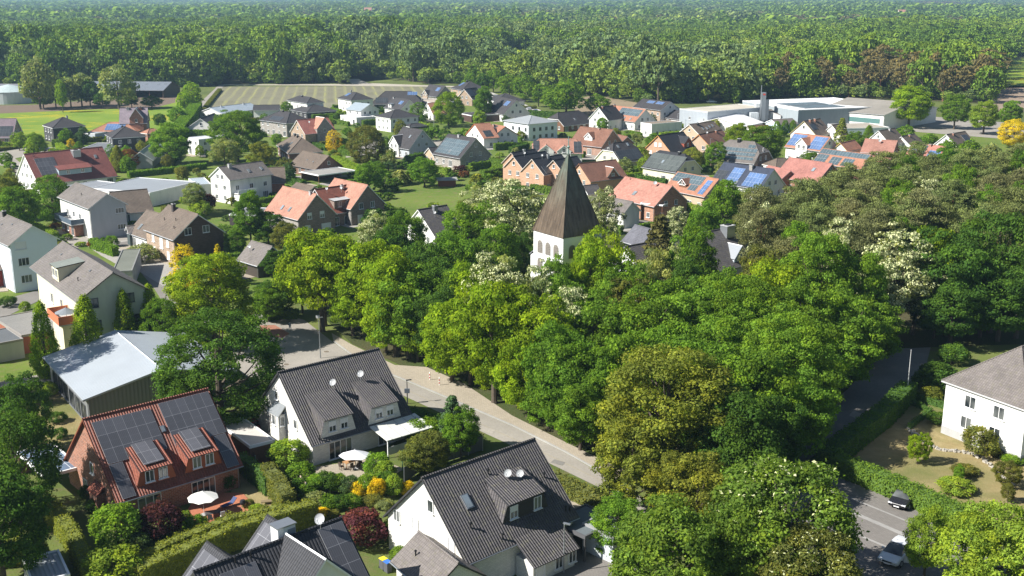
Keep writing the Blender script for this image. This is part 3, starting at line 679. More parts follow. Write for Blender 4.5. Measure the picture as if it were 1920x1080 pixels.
sheet('left_lawn', [(40, 725), (150, 720), (180, 840), (40, 850)], .045, ground('dry'))
sheet('path', [(-60, 728), (100, 698), (110, 712), (-60, 748)], .06, LASPH)
sheet('lane', [(-60, 580), (70, 545), (78, 562), (20, 590), (-60, 625)], .06, ASPH)
sheet('lane', [(228, 468), (262, 470), (335, 520), (352, 572), (430, 590), (500, 590), (487, 610), (400, 612), (320, 590), (288, 540)], .06, ASPH)
sheet('forecourt', [(160, 459), (250, 450), (262, 470), (235, 505), (190, 480)], .064, LPAV)
sheet('forecourt', [(245, 500), (300, 492), (345, 505), (352, 535), (320, 545), (278, 520)], .065, LPAV)
sheet('lane', [(115, 441), (150, 446), (215, 426), (268, 445), (240, 470), (165, 456), (140, 468)], .06, LASPH)
sheet('lane', [(-80, 290), (0, 283), (60, 274), (118, 278), (122, 288), (60, 291), (28, 297), (62, 325), (60, 350), (42, 345), (18, 312), (-80, 304)], .06, LASPH)
sheet('field_road', [(411, 159), (422, 159), (377, 210), (356, 240), (330, 242), (362, 205)], .06, LASPH)
sheet('farm_track', [(415, 160), (420, 158.6), (660, 157.6), (650, 148), (672, 148), (690, 156), (800, 160), (905, 163), (905, 165), (800, 162.5), (560, 160.3)], .07, GRAV)
sheet('lane', [(640, 280), (716, 256), (745, 268), (830, 262), (900, 272), (900, 280), (820, 275), (740, 282), (650, 296)], .06, LASPH)
sheet('lane', [(900, 236), (960, 268), (1090, 290), (1200, 292), (1330, 330), (1330, 338), (1200, 300), (1090, 300), (950, 278), (890, 244)], .06, LASPH)
sheet('car_park', [(895, 171), (918, 172), (1015, 207), (1000, 217), (955, 205)], .07, paved((.45, .43, .40)))
sheet('factory_yard', [(1190, 215), (1275, 206), (1700, 215), (1950, 235), (1900, 262), (1700, 246), (1380, 250), (1200, 248)], .05, LASPH)
for i, (x, y, w, h_) in enumerate(((545, 640, 26, 8), (700, 712, 20, 6), (905, 800, 24, 7), (1040, 862, 20, 6), (1600, 770, 22, 10), (1470, 880, 20, 8))): sheet('road_patch', [(x, y), (x+w, y+h_), (x+w-6, y+h_*2), (x-8, y+h_)], .072+.0006*i, paved((.20, .19, .175)) if i % 2 else paved((.34, .31, .27)))
MCV = plain((.16, .13, .10), .8)
for x, y, lb in ((537, 684, 'round manhole cover on the wide junction'), (612, 660, 'round manhole cover at the lamp on the junction'), (882, 775, 'round manhole cover on the road behind the large white house'), (1010, 845, 'round manhole cover near the far end of the visible road')):
    t = thing('manhole_cover', P(x, y, 0)+Vector((0, 0, .06)), lb, 'manhole cover'); mb = MB(); mb.lathe([(.42, 0), (.42, .022), (.36, .024), (0, .024)], (0, 0, 0), MCV, 20); mb.build('cover', t); mb = MB(); mb.lathe([(.55, 0), (.55, .016), (.43, .016)], (0, 0, 0), paved((.38, .35, .3)), 20); mb.build('ring', t)
# ------------------------------------------------------------ the near houses
D, G_ = 'd', 'g'
ORD = plain((.30, .085, .035), .7)
h1 = house('red tiled double house with solar panels and two dormers behind the terrace', 'brick_house', 'r', [(154, 786), (390, 728), (445, 876)], 9.9, 44, T_RED, B_RED, short='red solar roofed house', edge=plain((.22, .07, .035), .7), win=0,
    ex=[('sol', 0, .05, .50, .43, .93), ('sol', 0, .57, .985, .43, .96), ('sol', 0, .05, .15, .02, .42), ('sol', 0, .87, .97, .02, .42), ('dorm', 0, .33, 3.4, .10, 1.75, 's', T_RED, ORD, 2, 24, .55), ('dorm', 0, .70, 3.4, .10, 1.75, 's', T_RED, ORD, 2, 24, .55),
        ('win', 'f', -3.6, 1.2, 2.6, 2.2, 'w', 'terrace_door'), ('win', 'f', 2.6, 1.2, 2.8, 2.2, 'w', 'terrace_door'), ('win', 'l', .5, 4.3, .9, 1.3), ('win', 'l', -2.0, 1.5, 1.2, 1.4), ('sky', 0, .53, .66, .5, .8)])
for xx in (-.215, -.02): pass
def dsol(o, u, w, v0, yfv, ztop, pd, m=SOL):      # panels on a shed dormer roof
    yf = o.hw*(1-yfv); ps = tan(R(pd)); zs = o.surf(0, u, yfv).z+ztop; xc = o.surf(0, u, 0).x; L = 3.1; mb = MB(); z0 = zs+.34
    q = [Vector((xc-w/2, -yf+.25, z0+.25*ps)), Vector((xc+w/2, -yf+.25, z0+.25*ps)), Vector((xc+w/2, -yf+.25+L, z0+(.25+L)*ps)), Vector((xc-w/2, -yf+.25+L, z0+(.25+L)*ps))]
    mb.slab(q, .06, m, STEEL); o.add(mb.build('solar_array', o.root))
dsol(h1, .33, 2.3, 0, .10, 1.75, 24); dsol(h1, .70, 2.3, 0, .10, 1.75, 24)
mb = MB(); yb = h1.hw-.4   # oriel on the left gable and retracted awning
mb.box((-h1.sg*(h1.wx+.45), -2.4, 1.2), (.9, 2.2, 2.4), B_RED); mb.slab([(-h1.sg*h1.wx-1.1*h1.sg, -3.7, 2.35), (-h1.sg*h1.wx-1.1*h1.sg, -1.1, 2.35), (-h1.sg*h1.wx, -1.1, 3.2), (-h1.sg*h1.wx, -3.7, 3.2)][::-1 if h1.sg > 0 else 1], .1, T_RED); h1.add(mb.build('bay', h1.root))
mb = MB(); mb.box((-4.0*h1.sg*0-3.9*h1.sg, -h1.wy-.25, 2.65), (5.2, .35, .18), plain((.6, .6, .58))); h1.add(mb.build('awning_case', h1.root))
h2 = house('white brick double house with dark roof and two satellite dishes beside the road', 'white_house', 'r', [(520, 698), (711, 653), (765, 785)], 9.9, 44, T_DARK2, B_WHITE, short='white house with two satellite dishes', edge=DFR, win=0,
    ex=[('dorm', 0, .27, 3.7, .06, 2.2, 's', T_DARK2, B_WHITE, 2, 24, .6, 'h'), ('dorm', 0, .72, 3.7, .06, 2.2, 's', T_DARK2, B_WHITE, 2, 24, .6, 'h'), ('dish', 0, .40, .60, .55), ('dish', 0, .68, .62, .55), ('vent', 0, .33, .2), ('vent', 0, .76, .25), ('vent', 0, .09, .05),
        ('win', 'f', -3.2, 1.2, 3.2, 2.2, 'w', 'terrace_door'), ('win', 'f', 3.4, 1.2, 2.4, 2.2, 'w', 'terrace_door'), ('win', 'l', -1.2, 6.6, .8, 1.1), ('win', 'l', -3.4, 4.1, .9, 1.3), ('win', 'l', 3.2, 4.1, .8, 1.2), ('win', 'l', 3.4, 1.5, .9, 1.3)])
mb = MB(); xo = -h2.sg*(h2.wx+.5); mb.box((xo, .3, 2.35), (1.0, 2.2, 4.7), B_WHITE); mb.slab([(xo-.7*h2.sg, -1.1, 4.65), (xo-.7*h2.sg, 1.7, 4.65), (xo+.6*h2.sg, 1.5, 5.9), (xo+.6*h2.sg, -.9, 5.9)][::-1 if h2.sg > 0 else 1], .12, ZINC); b_ = h2.add(mb.build('bay', h2.root)); put_win(b_, (xo-.5*h2.sg, .3, 3.9), -pi/2, .8, 1.3); put_win(b_, (xo, -.8, 3.9), 0, .6, 1.2)
AW = plain((.62, .62, .57), .6)
mb = MB(); x0 = h2.surf(0, .56, 0).x; x1 = h2.surf(0, 1.0, 0).x+.4; y0 = -h2.wy; mb.slab([(x0, y0-4.0, 2.35), (x1, y0-4.0, 2.35), (x1, y0-.02, 3.0), (x0, y0-.02, 3.0)], .12, AW)
for i in range(5): xx = x0+(x1-x0)*(i+.5)/5; mb.slab([(xx-.03, y0-4.0, 2.40), (xx+.03, y0-4.0, 2.40), (xx+.03, y0, 3.05), (xx-.03, y0, 3.05)], .05, GREYP)
for xx in (x0+.2, x1-.2): mb.box((xx, y0-3.8, 1.15), (.12, .12, 2.3), WFR)
mb.box(((x0+x1)/2, y0-3.9, .9), (x1-x0-.6, .05, 1.0), GREYP); h2.add(mb.build('veranda_roof', h2.root))
h3 = house('large white brick house with dark ribbed roof one wide dormer and entrance slope', 'white_house', 'r', [(790, 896), (1003, 822), (1076, 974)], 9.9, 44, T_DARK2, B_WHITE, short='large white house with wide dormer', edge=DFR, win=0,
    ex=[('dorm', 0, .60, 4.6, .24, 1.9, 's', T_DARK2, plain((.05, .045, .045), .7), 0, 22, .7, 'h'), ('dish', 0, .60, .63, .5), ('dish', 0, .69, .58, .5), ('sky', 0, .23, .60, .85, 1.5), ('vent', 0, .49, .80), ('vent', 0, .16, .33), ('vent', 0, .90, .55), ('vent', 0, .34, .10), ('vent', 0, .95, .10), ('vent', 0, .92, .12),
        ('win', 'l', .9, 7.2, .9, 1.3), ('win', 'l', 4.0, 4.3, 1.0, 1.5, 'ws'), ('win', 'l', -1.6, 4.3, 1.0, 1.5, 'ws'), ('win', 'l', -4.6, 4.2, 1.0, 1.3), ('win', 'f', 5.9, 1.5, 1.0, 1.4), ('win', 'f', 4.3, 1.5, 1.2, 1.4)])
dd = [c for c in h3.root.children if c.name.startswith('dormer')][0]; yf3 = -h3.hw*.76
put_win(dd, (h3.surf(0, .60, 0).x-1.55*h3.sg, yf3, h3.surf(0, .6, .24).z+.85), 0, 1.0, 1.35, 'wh'); put_win(dd, (h3.surf(0, .60, 0).x+1.55*h3.sg, yf3, h3.surf(0, .6, .24).z+.85), 0, 1.0, 1.35, 'w')
# entrance slope continuing lower, with porch walls
mb = MB(); xa, xb = sorted((h3.surf(0, .42, 0).x, h3.surf(0, .83, 0).x)); ye, zz = -h3.hw, h3.ze; L = 2.6; t3 = h3.tn
mb.slab([(xa, ye-L, zz-L*t3*.62+.05), (xb, ye-L, zz-L*t3*.62+.05), (xb, ye+.3, zz+.3*t3+.06), (xa, ye+.3, zz+.3*t3+.06)], .18, T_DARK2, DFR); pr = h3.add(mb.build('porch_roof', h3.root))
mb = MB(); mb.box(((xa+xb)/2, ye-.9, 1.05), (xb-xa-.5, 2.4, 2.1), B_WHITE); pw = h3.add(mb.build('porch', h3.root)); put_win(pw, ((xa+xb)/2+2.4, ye-2.1, 1.1), 0, 1.0, 1.2); put_win(pw, ((xa+xb)/2+.6, ye-2.1, 1.1), 0, 1.0, 1.2); put_win(pw, ((xa+xb)/2-1.8, ye-2.1, 1.0), 0, 1.15, 1.95, 's', 'door')
h4 = house('small grey brown roofed garage with a white gable in front of the large white house', 'garage', 'r', [(784, 996), (860, 1056), (737, 1057)], 5.2, 36, T_GREY, B_WHITE, short='small grey roofed garage', edge=DFR, win=0, ex=[('vent', 0, .3, .5)])
h5 = house('dark tiled house cut by the lower frame edge with solar panels on every slope', 'dark_roofed_house', 'r', [(362, 1072), (641, 970), (690, 1092)], 9.6, 45, T_CHAR, WHITE, short='dark tiled solar house at the lower edge', edge=DFR, win=0,
    ex=[('sol', 0, .13, .36, .1, .84), ('sol', 0, .81, .985, .05, .95), ('dish', 0, .83, .93, .6), ('vent', 0, .35, .92), ('vent', 0, .25, .92), ('dorm', 0, .60, 7.6, -.35, 2.3, 'x', T_CHAR, WHITE, 1, 46)])
# cross gables on the far slope with their own panels, and the white metal box
def backgable(o, u, w, yout, zd, pd):
    t = tan(R(pd)); xc = o.surf(1, u, 0).x; zed = zd-w/2*t; mb = MB(); rf = MB(); sol = MB()
    for sx in (-1, 1):
        q = [Vector((xc+sx*(w/2+.3), yout, zed-.3*t)), Vector((xc, yout, zd)), Vector((xc, .3, zd)), Vector((xc+sx*(w/2+.3), .3, zed-.3*t))]
        if (q[1]-q[0]).cross(q[2]-q[0]).z < 0: q = q[::-1]
        rf.slab(q, .2, T_CHAR, DFR)
    pr = [(xc-w/2, -.3), (xc+w/2, -.3), (xc+w/2, zed-.2), (xc, zd-.22), (xc-w/2, zed-.2)]; f = [Vector((x, yout-.4, z)) for x, z in pr]; b = [Vector((x, .5, z)) for x, z in pr]
    mb.face(f[::-1], WHITE)
    for i in range(5): j = (i+1) % 5; mb.face([f[i], f[j], b[j], b[i]], WHITE)
    sx = -o.sg; nn = Vector((sx*t, 0, 1)).normalized()*.12; y1 = yout-.5; y0 = max(o.hw*.25, yout-6.5)
    q = [Vector((xc+sx*.5, y0, zd-.5*t)), Vector((xc+sx*.5, y1, zd-.5*t)), Vector((xc+sx*w*.5, y1, zd-w*.5*t)), Vector((xc+sx*w*.5, y0, zd-w*.5*t))]; q = [v+nn for v in q]
    if (q[1]-q[0]).cross(q[2]-q[0]).z < 0: q = q[::-1]
    sol.slab(q, .05, SOL, STEEL); g = o.add(mb.build('cross_gable', o.root)); rf.build('cross_gable_roof', g); sol.build('solar_array', g)
backgable(h5, .30, 7.2, h5.hw+1.6, 8.6, 45); backgable(h5, .73, 7.2, h5.hw+1.8, 9.0, 45)
p_ = h5.surf(1, .62, .80); mb = MB(); mb.box((p_.x, p_.y, p_.z+.4), (1.7, 1.2, 2.6), plain((.7, .71, .72), .4)); mb.box((p_.x, p_.y, p_.z+1.76), (1.9, 1.4, .12), ZINC); mb.box((p_.x+.45, p_.y-.62, p_.z+.5), (.7, .05, 1.8), plain((.2, .23, .27), .4)); h5.add(mb.build('roof_cabinet', h5.root))
h6 = house('white two storey house with hipped brown roof and red chimney on the right edge', 'white_house', 'c', [(1765, 713), (1928, 771), (2055, 700)], 7.0, 40, T_GREY, plaster((.80, .80, .77), .05), hip=1, short='white house with hipped brown roof', win=0, edge=plain((.5, .5, .5)), ov=.5,
    ex=[('chim', .36, .80, 1.2, .8, B_RED)])
print('h6', h6.X, h6.hw, h6.vl, h6.sg)
for off, z0 in ((-1.9, 5.4), (2.2, 5.4), (-2.2, 2.6), (1.9, 2.6)): h6.W('l', off, z0, 1.58, 1.6)
for off in (-2.0, 2.0): h6.W('l', off, .6, .9, .5, 'd')
for off in (-4, 0, 4): h6.W('f', off, 4.2, 1.3, 1.35); h6.W('f', off, 1.75, 1.3, 1.35)
mb = MB(); mb.box((0, 0, .55), (2*h6.wx+.08, 2*h6.wy+.08, 1.1), GREYP); h6.add(mb.build('plinth', h6.root))
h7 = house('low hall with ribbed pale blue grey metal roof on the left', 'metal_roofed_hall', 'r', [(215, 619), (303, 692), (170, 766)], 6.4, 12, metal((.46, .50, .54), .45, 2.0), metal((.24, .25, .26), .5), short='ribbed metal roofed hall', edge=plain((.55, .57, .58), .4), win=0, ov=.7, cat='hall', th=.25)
for i in range(6): h7.W('f', -7.5+i*3, 1.6, 2.3, 2.2, 'd')
h8 = house('cream rendered apartment house with brown roof dormer and terracotta balcony', 'apartment_house', 'r', [(117, 452), (212, 511), (142, 565)], 13.2, 33, T_GREY, CREAM, short='cream apartment house', edge=plain((.16, .13, .10), .6), win=0, ov=.9, gv=.5, cat='apartment house', gwall=plaster((.56, .58, .46)), ex=[('vent', 0, .45, .5), ('vent', 0, .75, .4), ('sky', 0, .2, .7, .3, .4), ('sky', 0, .75, .75, .3, .4)])  # gable colour is the cream with its greenish shade painted in
for off, z0, w, h in ((-3.2, 8.8, 1.5, 1.5), (2.3, 8.8, 1.4, 1.5), (-3.6, 5.2, 2.7, 1.7), (3.4, 5.2, 2.5, 1.7), (-.8, 1.9, 1.6, 1.8)): h8.W('r', off, z0, w, h, 'd')
for off, z0 in ((-4.5, 6.0), (1.2, 6.2), (-4.5, 3.2)): h8.W('f', off, z0, 1.1, 1.7)
extra(h8, 'dorm', 0, .5, 3.6, .12, 2.3, 's', paved((.2, .22, .2)), CREAM, 2, 6)
mb = MB(); bx = h8.surf(0, .80, 0).x; TER = plain((.52, .16, .08), .8); y0 = -h8.wy
mb.box((bx, y0-1.6, 5.6), (6.5, 3.2, .25), GREYP); mb.box((bx, y0-3.15, 6.3), (6.5, .14, 1.3), TER); mb.box((bx-3.2, y0-1.6, 6.3), (.14, 3.0, 1.3), TER); mb.box((bx+3.2, y0-1.6, 6.3), (.14, 3.0, 1.3), TER); mb.box((bx, y0-1.4, 2.7), (5.6, 2.4, 5.4), CREAM); h8.add(mb.build('balcony', h8.root))
h9 = house('tall white three storey house with grey brown roof on the left edge', 'white_house', 'r', [(-60, 372), (61, 423), (20, 464)], 12.3, 34, T_GREY, plaster((.72, .78, .84), .05), short='tall white house on the left edge', win=0, ov=.5, gv=.3, ex=[('chim', .62, .93, .9, .7, BLACK), ('sky', 0, .55, .7, .3, .4), ('sky', 0, .7, .6, .3, .4), ('sky', 0, .8, .75, .3, .4)])
for off, z0, st in ((-2.4, 8.8, 's'), (-2.2, 5.7, 'w'), (-2.0, 2.4, 'w'), (3.6, 5.7, 'w')): h9.W('r', off, z0, 2.0, 1.5, st)
h9b = house('low dark red rendered wing with brown roof below the tall white house', 'red_house', 'r', [(-60, 470), (13, 463), (35, 502)], 6.9, 42, T_BROWN, REDP, short='dark red rendered wing', win=0, edge=DFR, ex=[('sky', 0, .74, .45)])
h9b.W('f', 2.5, 1.6, 1.2, 1.3); h9b.W('f', 6.5, 1.6, 1.2, 1.3)
h10 = house('two tone brick house with brown roof and dark gable beside the yellow conifer', 'brick_house', 'r', [(315, 384), (372, 402), (327, 452)], 9.9, 38, T_BROWN, B_TAN, short='brick house beside the yellow conifer', edge=WFR, win=0, gwall=brick((.10, .06, .045), (.12, .1, .09)), ex=[('chim', .30, .88, 1.4, .8, plain((.06, .05, .05))), ('vent', 0, .6, .6), ('vent', 0, .3, .5), ('vent', 0, .75, .35)])
for off in (-2.4, 1.6): h10.W('r', off, 6.6, 1.5, 1.5)
for off, z0, w in ((-3.4, 4.0, 1.2), (.5, 3.6, 1.6), (3.6, 4.0, 1.2), (-3.2, 1.4, 1.2), (3.6, 1.4, 1.2)): h10.W('f', off, z0, w, 1.6 if w < 1.5 else 2.4, 'ws')
h10b = house('lower white wing with brown roof and skylight left of the brick house', 'white_wing', 'r', [(275, 393), (312, 404), (283, 452)], 7.4, 42, T_BROWN, WHITE, short='lower white wing', win=1, ex=[('sky', 0, .35, .35, 1.0, 1.5)])
h11 = house('grey plastered house with brown roof and blue balcony over a red brick base', 'plastered_house', 'r', [(141, 342), (201, 363), (165, 392)], 10.2, 33, T_GREY, plaster((.66, .66, .63), .1), short='grey plastered house with a balcony', win=0, ov=.5, ex=[('vent', 0, .5, .5)], gwall=plaster((.46, .47, .49), .15))  # gable plaster is darkened and cooled to paint in its shaded side
for off, z0 in ((2.6, 6.0), (2.8, 2.2)): h11.W('r', off, z0, 2.0, 1.2)
for off, z0 in ((-5, 4.4), (-1, 4.4), (3, 4.4)): h11.W('f', off, z0, 1.3, 1.3)
mb = MB(); y0 = -h11.wy; bx = 0; mb.box((bx, y0-1.0, 1.5), (9, 2.0, 2.7), B_PEACH if 0 else B_RED); mb.box((bx, y0-1.5, 3.0), (11, 3.0, .2), GREYP); mb.box((bx, y0-2.95, 3.7), (11, .1, 1.1), plain((.08, .11, .15))); mb.box((bx-5.45, y0-1.5, 3.7), (.1, 2.9, 1.1), plain((.08, .11, .15))); mb.box((bx+5.45, y0-1.5, 3.7), (.1, 2.9, 1.1), plain((.08, .11, .15)))
b_ = h11.add(mb.build('balcony', h11.root)); put_win(b_, (-2.8, y0-2.0, 1.6), 0, 1.3, 1.3); put_win(b_, (.2, y0-2.0, 1.6), 0, 1.3, 1.3); put_win(b_, (3.2, y0-2.0, 1.3), 0, 1.6, 2.1, 'w', 'door')
house('dark roofed wing behind the grey plastered house', 'house_wing', 'r', [(205, 360), (276, 354), (293, 395)], 7.2, 40, T_BROWN, WHITE, short='dark roofed wing', win=1, edge=DFR)
h12 = house('long red tiled building with shed dormer solar field and big grey chimney', 'red_roofed_building', 'r', [(44, 289), (192, 275), (212, 331)], 10.3, 42, T_MAR, WHITE, short='long red tiled building', win=1, cat='building', ex=[('sol', 0, .09, .33, .28, .82), ('chim', .62, .82, 1.3, 2.2, ZINC), ('dorm', 0, .50, 9.5, .22, 1.5, 's', T_MAR, plain((.35, .42, .48)), 2, 18), ('sky', 0, .85, .70), ('vent', 0, .1, .9), ('vent', 0, .93, .9)])
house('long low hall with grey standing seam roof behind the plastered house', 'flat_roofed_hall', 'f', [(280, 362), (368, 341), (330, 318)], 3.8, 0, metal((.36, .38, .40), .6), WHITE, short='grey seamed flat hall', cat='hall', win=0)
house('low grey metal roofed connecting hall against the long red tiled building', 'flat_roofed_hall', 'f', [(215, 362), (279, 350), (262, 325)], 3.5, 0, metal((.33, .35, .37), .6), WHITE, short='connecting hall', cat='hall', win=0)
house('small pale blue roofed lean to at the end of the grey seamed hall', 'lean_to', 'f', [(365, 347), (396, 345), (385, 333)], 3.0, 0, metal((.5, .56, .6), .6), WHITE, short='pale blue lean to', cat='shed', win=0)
h14 = house('white two storey house with grey brown roof balcony and glazed porch', 'white_house', 'r', [(409, 313), (491, 302), (509, 327)], 9.6, 33, T_GREY, WHITE, short='white house with the glazed porch', win=1, ex=[('chim', .22, .85, .9, .9, GREYP), ('sky', 0, .55, .45), ('sky', 0, .85, .5)])
mb = MB(); mb.box((h14.sg*-3, -h14.wy-1.2, 2.9), (6, 2.4, .15), WHITE); mb.box((h14.sg*-3, -h14.wy-2.3, 3.4), (6, .1, .9), WFR); mb.box((h14.sg*-3.5, -h14.wy-1.5, 1.3), (5, 3.0, 2.5), WHITE); mb.box((h14.sg*-3.5, -h14.wy-3.02, 1.4), (4.6, .06, 1.9), GL2); h14.add(mb.build('glazed_porch', h14.root))
house('dark brown roofed brick wing attached to the white house with the glazed porch', 'brick_wing', 'r', [(503, 314), (534, 313), (551, 342)], 7.2, 40, T_BROWN, B_RED, short='dark brown brick wing', win=1, edge=DFR)
# twin orange houses
h16 = house('brick gabled house with salmon tiled roof, left one of the joined pair', 'brick_house', 'r', [(530, 349), (594, 364), (565, 415)], 9.4, 45, T_SALMON, B_GREY, short='left salmon roofed twin house', win=0, ex=[('sky', 0, .40, .28), ('sky', 0, .62, .28), ('chim', .85, .95, .6, .7, GREYP)], gwall=brick((.22, .15, .12)))
for off, z0, w, st in ((-2.0, 4.5, 1.2, 'wh'), (1.4, 4.5, 1.2, 'wh'), (-2.6, 1.4, 1.4, 's'), (2.4, 1.3, 2.6, 's')): h16.W('r', off, z0, w, 1.5 if z0 > 4 else 2.0, st)
h17 = house('brick gabled house with salmon tiled roof, right one of the joined pair', 'brick_house', 'r', [(627, 334), (690, 347), (665, 395)], 9.4, 45, T_SALMON, B_GREY, short='right salmon roofed twin house', win=0, gwall=brick((.22, .15, .12)))
for off, z0, w, st in ((-2.0, 4.5, 1.2, 'w'), (1.4, 4.5, 1.2, 'w'), (-2.4, 1.4, 1.4, 's'), (2.2, 1.3, 2.0, 's')): h17.W('r', off, z0, w, 1.5 if z0 > 4 else 2.0, st)
house('dark red tiled middle section with box dormer between the salmon twin houses', 'brick_house', 'r', [(590, 355), (659, 345), (672, 394)], 8.6, 44, T_RED, brick((.22, .15, .12)), short='red middle section', win=1, ex=[('dorm', 0, .45, 5.5, .18, 1.9, 's', GREYP, brick((.22, .15, .12)), 2, 5), ('chim', .7, .9, .7, .7, GREYP), ('dish', 0, .25, .8), ('dish', 0, .62, .75)])
